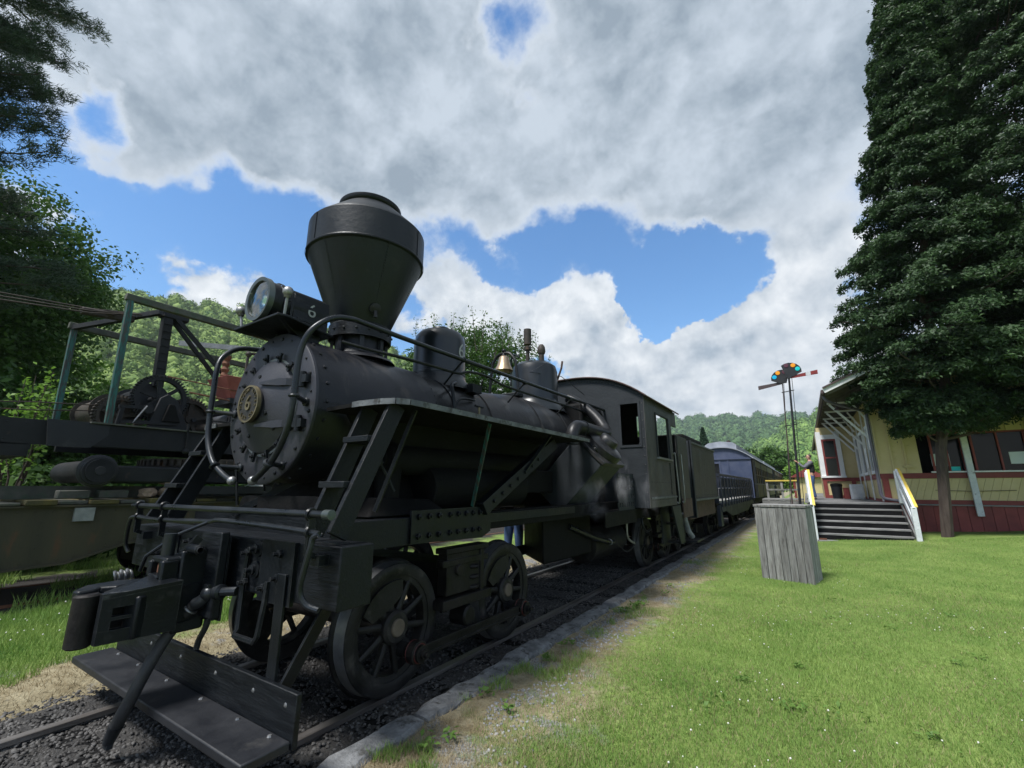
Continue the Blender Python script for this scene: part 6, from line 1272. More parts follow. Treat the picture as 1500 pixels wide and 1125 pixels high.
MB().tube(smooth_path([(EX - .03, 17.3, 4.42), (EX + .1, 17.35, 4.22), (5.2, 18.1, 4.08), (SX - .09, 18.44, 3.95), (SX - .1, 18.44, 3.7), (SX - .10, 18.42, 1.7), (SX - .08, 18.40, 1.26), (SX + .12, 18.36, 1.16), (SX + .42, 18.34, 1.12)], 6), .045, 10).build('downpipe', M['downpipe'], ST)
MB().lathe([(0, .0), (.03, 0), (.05, -.08), (.10, -.14), (.10, -.16), (0, -.16)], (4.85, 18.2, 4.22), (0, 0, 1), 16).tube([(4.85, 18.2, 4.2), (4.85, 18.2, 4.45)], .012, 6).build('eave_lamp', M['gutter'], ST)
# platform and steps
PF = thing('platform', 'weathered grey timber platform in front of the station', 'platform', (4.7, 22, 0)); PF['kind'] = 'structure'
del PF['category']
y = 17.62
i = 0
while y < 44:
    wd = .145 if y < 30 else .9
    MB().box((3.55 + random.uniform(-.01, .01), y, PZ - .045), (5.92 if y < 18.4 else SX - .03, y + wd - .008, PZ + random.uniform(-.003, .003))).build('platform_board', M['decking'], PF); y += wd; i += 1
MB().box((3.6, 17.7, .1), (5.6, 44, PZ - .05)).build('platform_base', M['soot'], PF)
SP = thing('platform_steps', 'six weathered grey timber steps climbing to the station platform', 'steps', (4.8, 16.5, 0))
ns = 6
for i in range(ns):
    z = PZ - (i + 1) * .168; y = 17.60 - (i + 1) * .27
    MB().box((3.76, y - .03, z - .045), (5.90, y + .27, z)).build('tread', M['decking'], SP, bevel=.006)
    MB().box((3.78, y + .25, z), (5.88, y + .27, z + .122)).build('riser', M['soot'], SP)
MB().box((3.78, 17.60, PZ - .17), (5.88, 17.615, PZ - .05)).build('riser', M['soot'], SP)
for x in (3.72, 5.93): MB().prism([(x, 17.62, PZ - .05), (x, 17.62, .0), (x, 15.96, .0), (x, 15.96, .06)], (.04, 0, 0)).build('stringer', M['decking'], SP)
for x, lb in ((3.70, 'white step railing with yellow top beside the grey planked bin'), (5.96, 'white step railing with yellow top at the foot of the downpipe')):
    h = thing('step_railing', lb, 'railing', (x, 16.6, 0), 'railings of the platform steps')
    MB().box((x - .06, 15.98, .0), (x + .06, 16.10, 1.02)).build('newel_post', M['wornwhite'], h, bevel=.01)
    MB().box((x - .06, 17.55, PZ), (x + .06, 17.67, PZ + .95)).build('newel_post', M['wornwhite'], h, bevel=.01)
    MB().beam((x, 16.02, .92), (x, 17.62, PZ + .92), .05, .20, (0, 0, 1)).build('slope_board', M['wornwhite'], h)
    MB().beam((x, 16.02, .40), (x, 17.62, PZ + .38), .04, .18, (0, 0, 1)).build('slope_board', M['wornwhite'], h)
    MB().beam((x + .05, 16.02, 1.015), (x + .05, 17.64, PZ + 1.015), .09, .04, (0, 0, 1)).build('handrail', M['yellowrail'], h)
MB().box((3.66, 16.05, .05), (3.95, 16.09, .11)).build('step_scraper', M['rust'], SP)
# items by the bay
o = thing('rubbish_bin', 'dark lidded rubbish bin by the bay window base', 'bin', (4.72, 23.6, PZ)); MB().lathe([(0, 0), (.17, 0), (.2, .5), (0, .5)], (4.72, 23.6, PZ), (0, 0, 1), 20).build('body', M['charcoal'], o); MB().lathe([(.21, .5), (.22, .53), (.2, .62), (0, .64)], (4.72, 23.6, PZ), (0, 0, 1), 20).build('lid', M['soot'], o)
o = thing('red_crate', 'small maroon crate between bin and white cabinet', 'crate', (5.0, 23.4, PZ)); MB().box((4.93, 23.2, PZ), (5.12, 23.6, PZ + .42)).build('box', M['maroon'], o, bevel=.01); MB().box((4.92, 23.19, PZ + .421), (5.13, 23.61, PZ + .45)).build('lid', M['maroon'], o)
o = thing('white_cabinet', 'low white painted cabinet standing on the platform by the wall', 'cabinet', (5.35, 22.9, PZ)); MB().box((5.13, 22.6, PZ), (5.56, 23.1, PZ + .58)).build('body', M['wornwhite'], o, bevel=.02); MB().box((5.18, 22.585, PZ + .06), (5.50, 22.598, PZ + .52)).build('door', M['wornwhite'], o, bevel=.008)
# railing and ramp across the end of the platform gap
o = thing('platform_fence', 'grey post-and-rail fence with yellow top rail beyond the planked bin', 'fence', (2.6, 27, 0))
for x in (1.95, 2.6, 3.3): MB().box((x - .05, 27, .7), (x + .05, 27.1, 1.9)).build('post', M['greyboard'], o)
MB().box((1.9, 26.95, 1.84), (3.4, 27.1, 1.9)).build('rail', M['yellowrail'], o); MB().box((1.9, 26.97, 1.38), (3.4, 27.0, 1.46)).build('rail', M['greyboard'], o)
o = thing('crossing_ramp', 'grey plank ramp between the train and the platform', 'ramp', (2.7, 23, 0))
for i in range(6): MB().box((2.0, 22.2 + i * .3, 1.0), (3.5, 22.48 + i * .3, 1.06)).build('plank', M['decking'], o)
MB().box((2.0, 22.18, .82), (3.5, 22.24, .985)).build('fascia', M['decking'], o); 
for x in (2.1, 2.8, 3.4): MB().box((x - .06, 22.3, -.1), (x + .06, 22.42, .98)).build('post', M['soot'], o)
o = thing('yellow_shed', 'small cream shed with maroon trim far beside the coaches', 'shed', (3.0, 60, 0)); MB().box((2.6, 58, 0), (5.4, 62, 2.6)).build('wall', M['yellow'], o); MB().prism([(2.3, 57.6, 2.6), (5.7, 57.6, 2.6), (4.0, 57.6, 3.6)], (0, 5, 0)).build('roof', M['maroon'], o); MB().box((2.55, 57.9, 0), (2.75, 57.99, 2.6)).build('corner_board', M['maroon'], o)
# ---------------------------------------------------------------- planked bin on the lawn
o = thing('planked_bin', 'tall grey weathered plank box standing on the lawn', 'box', (3.2, 9.4, 0))
bd0 = Vector((2.80, 9.22, 0)); bd1 = Vector((3.565, 9.08, 0)); dr_ = (bd1 - bd0); ln = dr_.length; dr_.normalize(); bk = Vector((-dr_.y, dr_.x, 0))
nb = 7
for f, (p0, d_, L_) in enumerate(((bd0, dr_, ln), (bd0, bk, .62), (bd0 + dr_ * ln, bk, .62), (bd0 + bk * .62, dr_, ln))):
    n_ = nb if L_ > .7 else 5
    for i in range(n_):
        w = L_ / n_; a = p0 + d_ * (w * i + .003); c = p0 + d_ * (w * (i + 1) - .003); inn = {0: bk, 1: dr_, 2: -dr_, 3: -bk}[f] * .024; e = (-.05, 1.185 + random.uniform(-.006, .006)); oo = inn * random.uniform(-.14, .1)
        a = a + oo; c = c + oo
        MB().hexa([Vector((q.x, q.y, z)) for z in e for q in (a, c, c + inn, a + inn)]).build('plank', M['greyboard'], o, bevel=.003)
for i in range(4):
    a = bd0 - dr_ * .012 + bk * (-.012 + .163 * i); c = a + dr_ * (ln + .024); MB().hexa([Vector((q.x, q.y, z)) for z in (1.195, 1.235) for q in (a, c, c + bk * .158, a + bk * .158)]).build('lid_board', M['greyboard'], o, bevel=.004)
# ---------------------------------------------------------------- semaphore signal
o = thing('semaphore_signal', 'tall double-armed semaphore signal with coloured lenses beside the platform', 'signal', (3.4, 21, 0))
def lean(z, dx=0., dy=0.): return Vector((3.37 + (z - 1.0) * .048 + dx, 21 + dy, z))
MB().tube([lean(.2), lean(3.5), lean(6.05)], [.05, .042, .036], 12).build('mast', M['charcoal'], o)
MB().tube([lean(.8, -.27, .3), lean(3.5, -.25, .3), lean(5.9, -.25, .3)], [.028, .024, .02], 10).build('rear_mast', M['gutter'], o)
MB().tube([lean(.9, .13), lean(5.9, .10)], .012, 6).tube([lean(.9, -.33, .3), lean(5.9, -.2, .3)], .012, 6).build('operating_rod', M['charcoal'], o)
for z in (2.6, 4.0, 5.4): MB().beam(lean(z, -.30, .3), lean(z, .14), .03, .03).build('mast_clamp', M['charcoal'], o)
def sarm(x0, x1, z0, z1, y, mats):
    n_ = len(mats); a = MB(); objs = []
    for i, (t0, t1, m) in enumerate(mats):
        h0 = .05 + .035 * t0; h1 = .05 + .035 * t1; xa = x0 + (x1 - x0) * t0; xb = x0 + (x1 - x0) * t1; za = z0 + (z1 - z0) * t0; zb = z0 + (z1 - z0) * t1
        MB().hexa([(xa, y, za - h0), (xb, y, zb - h1), (xb, y + .025, zb - h1), (xa, y + .025, za - h0), (xa, y, za + h0), (xb, y, zb + h1), (xb, y + .025, zb + h1), (xa, y + .025, za + h0)]).build('arm_blade', m, o)
sarm(3.68, 4.60, 5.93, 6.03, 20.9, [(0, .56, M['redpaint']), (.562, .74, M['wornwhite']), (.742, 1, M['redpaint'])])
sarm(3.35, 2.45, 5.80, 5.68, 21.25, [(0, 1, M['gutter'])])
for cx, cz, yv, sg, cols in ((3.66, 6.20, 20.88, 1, (('sg_orange', 60), ('sg_aqua', 14), ('sg_purple', 108))), (3.38, 6.02, 21.2, -1, (('sg_orange', 60), ('sg_cyan', 14), ('sg_purple', 108)))):
    pts = [(cx + sg * -.12, cz - .25), (cx + sg * .1, cz - .25)] + [(cx + sg * .42 * math.cos(R(a)), cz + .38 * math.sin(R(a)) - .04) for a in (-8, 10, 30, 50, 70, 90, 110, 130)] + [(cx + sg * -.22, cz + .05)]
    sp = MB().prism([(x, yv, z) for x, z in pts], (0, .03, 0)).build('spectacle_plate', M['charcoal'], o)
    for cn, a in cols:
        MB().lathe([(0, 0), (.082, .0), (.084, .012), (0, .02)], (cx + sg * .295 * math.cos(R(a)), yv - .001, cz + .265 * math.sin(R(a)) - .02), (0, -1, 0), 20).build('coloured_lens', M[cn], sp)
MB().lathe([(0, 0), (.09, 0), (.09, .12), (0, .12)], (3.62, 20.84, 5.97), (0, 1, 0), 16).build('arm_pivot', M['charcoal'], o)
# ---------------------------------------------------------------- people
def skinned(name, chains, mat, parent, sub=2):
    vs = []; es = []; rs = []; idx = {}
    for ch in chains:
        prev = None
        for key, co, r in ch:
            if key not in idx: idx[key] = len(vs); vs.append(co); rs.append(r)
            if prev is not None: es.append((prev, idx[key]))
            prev = idx[key]
    me = bpy.data.meshes.new(name); me.from_pydata(vs, es, []); o = link(name, me, parent)
    sk = o.modifiers.new('skin', 'SKIN'); sk.use_smooth_shade = True
    for i, v in enumerate(me.skin_vertices[0].data): v.radius = rs[i] if isinstance(rs[i], tuple) else (rs[i], rs[i]); v.use_root = (i == 0)
    sb = o.modifiers.new('sub', 'SUBSURF'); sb.levels = sub; sb.render_levels = sub
    me.materials.append(mat); return o
def hand(name, wrist, d, up, parent, curl=.5):
    d = Vector(d).normalized(); up = Vector(up).normalized(); sdv = d.cross(up).normalized(); w = Vector(wrist); ch = []
    palm = w + d * .07
    ch.append([('w', tuple(w), .026), ('p', tuple(palm), (.036, .02))])
    for i, (off, ln) in enumerate(((-.03, .070), (-.01, .080), (.012, .075), (.032, .058))):
        b0 = palm + sdv * off + d * .012; b1 = b0 + (d * (1 - curl * .4) - up * curl * .6).normalized() * ln * .55; b2 = b1 + (d * (1 - curl) - up * curl * 1.2).normalized() * ln * .5
        ch.append([('p', tuple(palm), (.036, .02)), ('a%d' % i, tuple(b0), .0105), ('b%d' % i, tuple(b1), .0095), ('c%d' % i, tuple(b2), .008)])
    t0 = w + d * .03 - sdv * .03; t1 = t0 + (d * .6 - sdv * .6 - up * .3).normalized() * .04; t2 = t1 + (d * .9 - up * .4).normalized() * .03
    ch.append([('p', tuple(palm), (.036, .02)), ('t0', tuple(t0), .012), ('t1', tuple(t1), .011), ('t2', tuple(t2), .009)])
    return skinned(name, ch, M['skin'], parent, 1)
def person(label, base, face, pose, top, legs, sleeve, vest=None):
    P0 = Vector(base); f = Vector(face).normalized(); s = Vector((-f.y, f.x, 0)); U = Vector((0, 0, 1))
    def W_(a, b_, c): return tuple(P0 + s * a + f * b_ + U * c)      # a left, b forward, c up
    o = thing('person', label, 'person', base)
    lean_ = pose.get('lean', 0.); sh = W_(0, lean_, 1.40); nk = W_(0, lean_ * 1.15, 1.50); hp = W_(0, -lean_ * .2, .95)
    hc = Vector(W_(0, lean_ * 1.35 + .02, 1.62))
    fem = pose['feet']; elb = pose['elbows']; wr = pose['wrists']
    L = lambda v: W_(*v)
    chains = [[('hip', hp, (.16, .12)), ('waist', W_(0, lean_ * .3, 1.12), (.155, .115)), ('chest', W_(0, lean_ * .8, 1.30), (.17, .12)), ('shl', sh, (.10, .085)), ('neck', nk, .052), ('jaw', tuple(hc + Vector((0, 0, -.045)) + f * .012), (.066, .074)), ('head', tuple(hc + Vector((0, 0, .03))), (.074, .088)), ('crown', tuple(hc + Vector((0, 0, .095)) - f * .01), (.058, .07))]]
    for i, sg in enumerate((1, -1)):
        kn = pose['knees'][i]
        chains.append([('hip', hp, (.16, .12)), ('h%d' % i, W_(.095 * sg, 0, .90), .095), ('k%d' % i, L(kn), .062), ('a%d' % i, L((fem[i][0], fem[i][1], .09)), .042), ('t%d' % i, L((fem[i][0], fem[i][1] + .13, .04)), (.04, .03))])
        chains.append([('shl', sh, (.10, .085)), ('s%d' % i, W_(.19 * sg, lean_, 1.40), .066), ('e%d' % i, L(elb[i]), .046), ('w%d' % i, L(wr[i]), .030)])
    body = skinned('body', chains, M['skin'], o)
    # clothing follows the same skeleton, slightly larger
    shirt = [[('c0', W_(0, -lean_ * .1, .93), (.182, .142)), ('c1', W_(0, lean_ * .3, 1.12), (.178, .138)), ('c2', W_(0, lean_ * .8, 1.30), (.188, .138)), ('c3', sh, (.118, .10)), ('c4', W_(0, lean_ * 1.05, 1.455), .064)]]
    for i, sg in enumerate((1, -1)): shirt.append([('c3', sh, (.118, .10)), ('s%d' % i, W_(.195 * sg, lean_, 1.40), .080), ('e%d' % i, L(elb[i]), .060), ('w%d' % i, tuple(Vector(L(elb[i])).lerp(Vector(L(wr[i])), .93)), .040)])
    skinned('shirt', shirt, sleeve, o)
    if vest: skinned('vest', [[('v0', W_(0, -lean_ * .1, .96), (.196, .156)), ('v1', W_(0, lean_ * .3, 1.12), (.192, .152)), ('v2', W_(0, lean_ * .8, 1.30), (.202, .152)), ('v3', W_(0, lean_, 1.41), (.13, .112))]], vest, o)
    tr = [[('r0', W_(0, -lean_ * .2, 1.0), (.172, .132)), ('r1', hp, (.178, .136))]]
    for i, sg in enumerate((1, -1)): tr.append([('r1', hp, (.178, .136)), ('h%d' % i, W_(.095 * sg, 0, .88), .112), ('k%d' % i, L(pose['knees'][i]), .080), ('a%d' % i, L((fem[i][0], fem[i][1], .07)), .066)])
    skinned('trousers', tr, legs, o)
    for i in (0, 1):
        skinned('shoe', [[('a', L((fem[i][0], fem[i][1] - .05, .045)), (.045, .045)), ('b', L((fem[i][0], fem[i][1] + .06, .04)), (.05, .038)), ('c', L((fem[i][0], fem[i][1] + .17, .034)), (.045, .03))]], M['shoe'], o, 1)
        e = Vector(L(elb[i])); w_ = Vector(L(wr[i])); hand('hand', w_, w_ - e, pose.get('palm_up', (0, 0, 1)), o)
    # face: eyes, nose, mouth, ears, hair
    for sg in (1, -1):
        MB().ball(tuple(hc + f * .083 + s * .03 * sg + U * .02), .011, 8).build('eye', M['soot'], o); MB().ball(tuple(hc + s * .083 * sg + U * .0), .024, 8, 1.4).build('ear', M['skin'], o)
    MB().hexa([tuple(hc + f * .085 + s * a + U * z) for a, z in ((-.006, .02), (.006, .02))] + [tuple(hc + f * .088 + s * a + U * z) for a, z in ((.014, -.025), (-.014, -.025))] + [tuple(hc + f * .09 + s * a + U * z) for a, z in ((-.004, .02), (.004, .02))] + [tuple(hc + f * .115 + s * a + U * z) for a, z in ((.010, -.022), (-.010, -.022))]).build('nose', M['skin'], o)
    MB().beam(tuple(hc + f * .088 - s * .022 - U * .05), tuple(hc + f * .088 + s * .022 - U * .05), .012, .01).build('mouth', M['redhop'], o)
    hr = skinned('hair', [[('a', tuple(hc + U * .085 + f * .01), (.074, .086)), ('b', tuple(hc + U * .06 - f * .045), (.080, .07)), ('c', tuple(hc - U * .02 - f * .06), (.07, .045))]], M['hair'], o, 2)
    if pose.get('beard'): skinned('beard', [[('a', tuple(hc - U * .055 + f * .05), (.06, .035)), ('b', tuple(hc - U * .09 + f * .055), (.045, .035))]], M['greyplank'], o, 1)
    return o
person('bearded person in dark vest and jeans reaching up to the signal mast', (3.86, 21.1, PZ), (-1, -.12, 0),
       dict(feet=((.10, -.02), (-.12, .06)), knees=((.10, .03, .49), (-.12, .07, .49)), elbows=((.24, .22, 1.20), (-.24, .20, 1.24)), wrists=((.13, .40, 1.42), (-.08, .38, 1.45)), beard=True, lean=-.02), None, M['jeans'], M['sleeve'], M['vest'])
person('person in checked shirt and jeans half hidden behind the locomotive frame', (-1.28, 7.62, -.03), (.35, -1, 0),
       dict(feet=((.11, .0), (-.12, -.05)), knees=((.11, .04, .48), (-.12, .0, .48)), elbows=((.28, .28, 1.10), (-.27, .25, 1.12)), wrists=((.20, .50, 1.15), (-.14, .48, 1.18)), lean=.10), None, M['jeans'], M['check'])

# ---------------------------------------------------------------- vegetation
def leaf_mesh(name, P, size, mat, rg, aspect=.55, upbias=.35, bend=.25, N=None):
    n = len(P); 
    nr = rg.standard_normal((n, 3)); nr[:, 2] += upbias * 2
    if N is not None: nr += N * 1.2
    nr /= np.linalg.norm(nr, axis=1, keepdims=True)
    t = rg.standard_normal((n, 3)); t -= nr * (t * nr).sum(1, keepdims=True); t /= np.linalg.norm(t, axis=1, keepdims=True)
    b = np.cross(nr, t); s = (size * rg.uniform(.6, 1.3, n))[:, None]
    v = np.stack([P - t * s * .5, P + b * s * aspect * .5 + nr * s * bend * .2, P + t * s * .5 - nr * s * bend * .3, P - b * s * aspect * .5 + nr * s * bend * .2], 1)
    f = np.arange(4 * n).reshape(n, 4)
    return np_mesh(name, v.reshape(-1, 3), f, mat, False)
def clump_points(C, rad, per, rg, flat=.7):
    n = len(C); d = rg.standard_normal((n, per, 3)); d /= np.linalg.norm(d, axis=2, keepdims=True)
    r = rad[:, None, None] * rg.random((n, per, 1)) ** .45; q = d * r; q[..., 2] *= flat
    return (C[:, None, :] + q).reshape(-1, 3), d.reshape(-1, 3)
def limb(b, p0, p1, r0, r1, sag=.0, n=5, seed=0):
    rr = random.Random(seed); p0 = Vector(p0); p1 = Vector(p1); pts = []
    for i in range(n + 1):
        t = i / n; p = p0.lerp(p1, t) + Vector((rr.uniform(-1, 1), rr.uniform(-1, 1), rr.uniform(-.5, .5))) * (p1 - p0).length * .03 * math.sin(math.pi * t); p.z -= sag * math.sin(math.pi * t); pts.append(p)
    b.tube(pts, [r0 + (r1 - r0) * i / n for i in range(n + 1)], 7)
def broadleaf(name, label, base, h, crown_c, crown_r, nclump, per, leaf, mat, seed, cl=.8, group=None, trunk_r=.18, cat='tree', bark='bark'):
    rg = np.random.default_rng(seed); o = thing(name, label, cat, base, group)
    c = np.array(crown_c, float); R_ = np.array(crown_r, float)
    d = rg.standard_normal((nclump, 3)); d /= np.linalg.norm(d, axis=1, keepdims=True); C = c + d * R_ * (rg.random((nclump, 1)) ** .38) * rg.uniform(.86, 1.08, (nclump, 1))
    rad = cl * rg.uniform(.55, 1.25, nclump)
    P, N = clump_points(C, rad, per, rg, .62)
    link('crown', leaf_mesh('crown', P, leaf, mat, rg, N=N), o)
    b = MB(); limb(b, base, (crown_c[0], crown_c[1], crown_c[2]), trunk_r, trunk_r * .45, 0, 6, seed)
    for k in range(min(14, nclump)):
        q = C[int(rg.integers(nclump))]; t = rg.uniform(.35, .95); p = Vector(base).lerp(Vector(crown_c), t); limb(b, p, q, trunk_r * .3, trunk_r * .07, 0, 4, seed + k)
    b.build('trunk', M[bark], o); return o
# two arborvitae right of the picture
def cedar(label, base, top, prof, seed, nclump, per, lean):
    rg = np.random.default_rng(seed); o = thing('cedar_tree', label, 'tree', base, 'tall cedars beside the station'); bx, by, bz = base
    z = bz + 3.0 + (top - 3.0 - bz) * rg.random(nclump) ** 1.15; r = np.interp(z, [p[0] for p in prof], [p[1] for p in prof]); a = rg.uniform(0, 2 * np.pi, nclump)
    r = r * rg.uniform(.72, 1.1, nclump); cx = bx + lean[0] * (z - bz); cy = by + lean[1] * (z - bz)
    t = np.sqrt(rg.uniform(.10, 1.0, (nclump, per))); wd = .48 * (1.15 - t) + .10                       # drooping boughs, each a flat spray of leaves
    lat = rg.standard_normal((nclump, per)) * wd * .62; rad_ = r[:, None] * t; droop = .30 * r[:, None] * t ** 2 - .16 * r[:, None] * t
    ca, sa = np.cos(a)[:, None], np.sin(a)[:, None]
    P = np.stack([cx[:, None] + rad_ * ca - lat * sa, cy[:, None] + rad_ * sa + lat * ca, z[:, None] - droop - .22 * np.abs(lat) + rg.standard_normal((nclump, per)) * .075], -1).reshape(-1, 3)
    N = np.stack([ca + 0 * t, sa + 0 * t, .9 + 0 * t], -1).reshape(-1, 3)
    C = np.stack([cx + r * np.cos(a), cy + r * np.sin(a), z - .14 * r], -1)
    link('crown', leaf_mesh('crown', P, .115, M['cedar'], rg, .40, .1, .5, N), o)
    b = MB(); tp = (bx + lean[0] * top, by + lean[1] * top, top); limb(b, (bx, by, bz - .1), tp, .135, .04, 0, 9, seed)
    for k in range(60):
        i = int(rg.integers(nclump)); q = C[i]; limb(b, (bx + lean[0] * (q[2] - .4), by + lean[1] * (q[2] - .4), q[2] - .4), q, .035, .008, .1, 4, seed + k)
    b.build('trunk', M['cedarbark'], o); return o
g1 = float(gz(6.66, 17.0))
cedar('tall dark cedar whose bare trunk stands before the yellow end wall', (6.66, 16.9, g1), 21, [(3.0, .9), (3.8, 1.35), (4.6, 2.15), (5.6, 2.65), (7.5, 2.3), (9.4, 1.85), (10.7, 1.5), (13, 1.25), (15, 1.1), (18, .85), (21, .3)], 21, 640, 560, (.10, 0))
cedar('second dark cedar at the right edge of the picture', (10.3, 17.2, float(gz(10.3, 17.2))), 22, [(3.0, 1.2), (4, 2.2), (6, 2.6), (10, 2.5), (15, 2.2), (19, 1.3), (22, .3)], 22, 600, 520, (-.01, 0))
# white pine reaching in from the upper left
def pine():
    rg = np.random.default_rng(31); o = thing('white_pine', 'tall pine with layered feathery boughs at the upper left', 'tree', (-13.4, -.9, 0)); b = MB(); tx, ty = -13.4, -.9
    limb(b, (tx, ty, 0), (tx + .2, ty + .1, 19), .36, .10, 0, 12, 3); V = []; F = []
    tips = []
    for k in range(76):
        z = rg.uniform(5.6, 19); a = rg.uniform(-.4, 2.2) if k % 4 else rg.uniform(0, 6.28); L_ = rg.uniform(2.2, 3.7) * (1.1 - .02 * z)
        p0 = Vector((tx, ty, z)); d = Vector((math.cos(a), math.sin(a), rg.uniform(-.05, .18))); p1 = p0 + d * L_ + Vector((0, 0, .25)); limb(b, p0, p1, .05, .012, .18, 6, k)
        for j in range(64):
            t = rg.uniform(.25, 1.05); c = p0.lerp(p1, t) + Vector((0, 0, -.18 * math.sin(math.pi * min(t, 1)))); w = (1.15 - t * .75) * .75
            s_ = Vector((-d.y, d.x, 0)).normalized(); c = c + s_ * rg.uniform(-w, w) + d * rg.uniform(-.1, .25) + Vector((0, 0, rg.uniform(-.05, .16)))
            tips.append((c, (d + s_ * rg.uniform(-.6, .6) + Vector((0, 0, .5))).normalized()))
    T = np.array([t[0][:] for t in tips]); D = np.array([t[1][:] for t in tips]); n = len(T); m = 40
    dirs = D[:, None, :] * .75 + rg.standard_normal((n, m, 3)) * .55; dirs /= np.linalg.norm(dirs, axis=2, keepdims=True)
    base = T[:, None, :] + rg.standard_normal((n, m, 3)) * .07; s = np.cross(dirs, rg.standard_normal((n, m, 3))); s /= np.linalg.norm(s, axis=2, keepdims=True)
    ln = rg.uniform(.09, .17, (n, m, 1)); v = np.stack([base - s * .011, base + s * .011, base + dirs * ln], 2).reshape(-1, 3)
    link('crown', np_mesh('crown', v, np.arange(len(v)).reshape(-1, 3), M['pine'], False), o); b.build('trunk', M['bark'], o)
pine()
broadleaf('maple_tree', 'big dark green maple below the pine boughs at the left', (-17.0, 1.4, 0), 11, (-17.0, 1.3, 7.4), (3.3, 3.2, 3.9), 420, 170, .15, M['darkbroad'], 41, .95, trunk_r=.3)
broadleaf('maple_tree', 'tall leafy tree at the far left edge behind the maple', (-18.5, -1.5, 0), 10, (-18.5, -1.3, 6.6), (4, 3.5, 4.2), 260, 130, .19, M['darkbroad'], 42, 1.0, trunk_r=.3)
for k, (x, y, z, rx, rz, m, lb) in enumerate(((-14.5, 4.4, 2.2, 2.0, 2.1, 'broad', 'rounded green bush behind the green canopy posts'), (-16, 8.2, 2.4, 2.8, 2.2, 'broad', 'wide green bush behind the crane gears'), (-18, 12.5, 2.6, 3.2, 2.4, 'broad', 'green bush behind the red hopper'), (-13.5, 1.2, 2.4, 2.2, 2.2, 'darkbroad', 'dark bush behind the bright sapling at the left'), (-9.6, 2.6, .9, 1.4, 1.15, 'darkbroad', 'low leafy bush under the crane boom'), (-10.5, .6, 1.0, 1.5, 1.3, 'darkbroad', 'low leafy bush at the left edge under the boom'), (-11.5, 6.0, 1.1, 1.8, 1.4, 'broad', 'low bush behind the crane carriage'), (-20, 4.2, 3.6, 2.6, 3.4, 'broad', 'tall light green tree behind the bushes at the left'))):
    broadleaf('leafy_bush', lb, (x, y, 0), 3, (x, y, z), (rx, rx * .95, rz), 120 if z < 2 else 190, 85, .17 if z < 2 else .2, M[m], 50 + k, .55 if z < 2 else .75, 'bushes behind the crane', .08, 'bush')
def sapling():
    rg = np.random.default_rng(61); o = thing('sapling', 'bright lime green sapling beside the rear green post', 'sapling', (-7.75, 1.75, 0)); b = MB(); P = []
    for k in range(9):
        tip = Vector((-7.75 + rg.uniform(-.35, .35), 1.8 + rg.uniform(-.28, .35), rg.uniform(2.8, 3.7))); limb(b, (-7.75, 1.75, 0), tip, .025, .006, 0, 6, k)
        for j in range(80): t = rg.uniform(.62, 1.0); P.append(np.array(Vector((-7.75, 1.75, 0)).lerp(tip, t)) + rg.standard_normal(3) * .10)
    link('crown', leaf_mesh('crown', np.array(P), .095, M['lime'], rg, .6, .6), o); b.build('trunk', M['bark'], o)
sapling()
broadleaf('ash_tree', 'feathery green tree rising behind the domes and bell', (-9.3, 16.5, 0), 9, (-9.3, 16.5, 5.8), (3.7, 3.9, 3.4), 380, 110, .15, M['darkbroad'], 71, .72, trunk_r=.22)
def shoots():
    rg = np.random.default_rng(72); o = bpy.data.objects['ash_tree']; P = []
    for k in range(60):
        b = MB(); x = -9.3 + rg.uniform(-3, 3.0); y = 16.5 + rg.uniform(-2.5, 3); p0 = Vector((x, y, 7.6 - .12 * (abs(x + 9.3)) ** 2)); p1 = p0 + Vector((rg.uniform(-.3, .3), rg.uniform(-.3, .3), rg.uniform(1.2, 2.3))); limb(b, p0, p1, .018, .005, 0, 4, k); b.build('top_twig', M['bark'], o)
        for j in range(60): P.append(np.array(p0.lerp(p1, rg.uniform(.1, 1))) + rg.standard_normal(3) * .10)
    link('top_shoots', leaf_mesh('top_shoots', np.array(P), .14, M['darkbroad'], rg, .45, .3), o)
shoots()
broadleaf('linden_tree', 'round dark green tree beyond the coach roofs', (-.3, 68, 0), 8, (-.3, 68, 4.2), (3.2, 3.2, 2.7), 140, 80, .34, M['darkbroad'], 81, .9)
for k, (x, y, z, r, m, lb) in enumerate(((3.6, 64, 2.4, 2.0, 'lime', 'bright lime bush between the signal and the coach'), (5.2, 70, 2.6, 2.3, 'lime', 'bright lime bush behind the person on the platform'), (-6.5, 60, 3.2, 3.0, 'broad', 'green tree crown just above the tender'), (-12, 48, 4.2, 3.6, 'broad', 'green tree above the cab roof at a distance'), (8.5, 74, 3.2, 3.0, 'broad', 'green tree seen past the bay window'))):
    broadleaf('distant_bush', lb, (x, y, 0), 3, (x, y, z), (r, r, r * 1.0), 90, 70, .34, M[m], 90 + k, .7, 'trees past the train', .1, 'bush')
def spruce(label, x, y, h, r, seed):
    rg = np.random.default_rng(seed); o = thing('spruce_tree', label, 'tree', (x, y, 0)); t = rg.random(5200) ** .8; z = .6 + t * (h - .6); a = rg.uniform(0, 6.28, 5200)
    rr = r * (1 - t) * (.75 + .35 * np.abs(np.sin(z * 5))) * rg.random(5200) ** .3 + .03; P = np.stack([x + rr * np.cos(a), y + rr * np.sin(a), z - rr * .3], -1)
    link('crown', leaf_mesh('crown', P, .3, M['spruce'], rg, .4, .2), o); MB().cyl((x, y, 0), (x, y, h), .15, .02, 8).build('trunk', M['bark'], o)
spruce('dark pointed spruce standing behind the tender', -4.1, 46, 7.2, 1.9, 101)
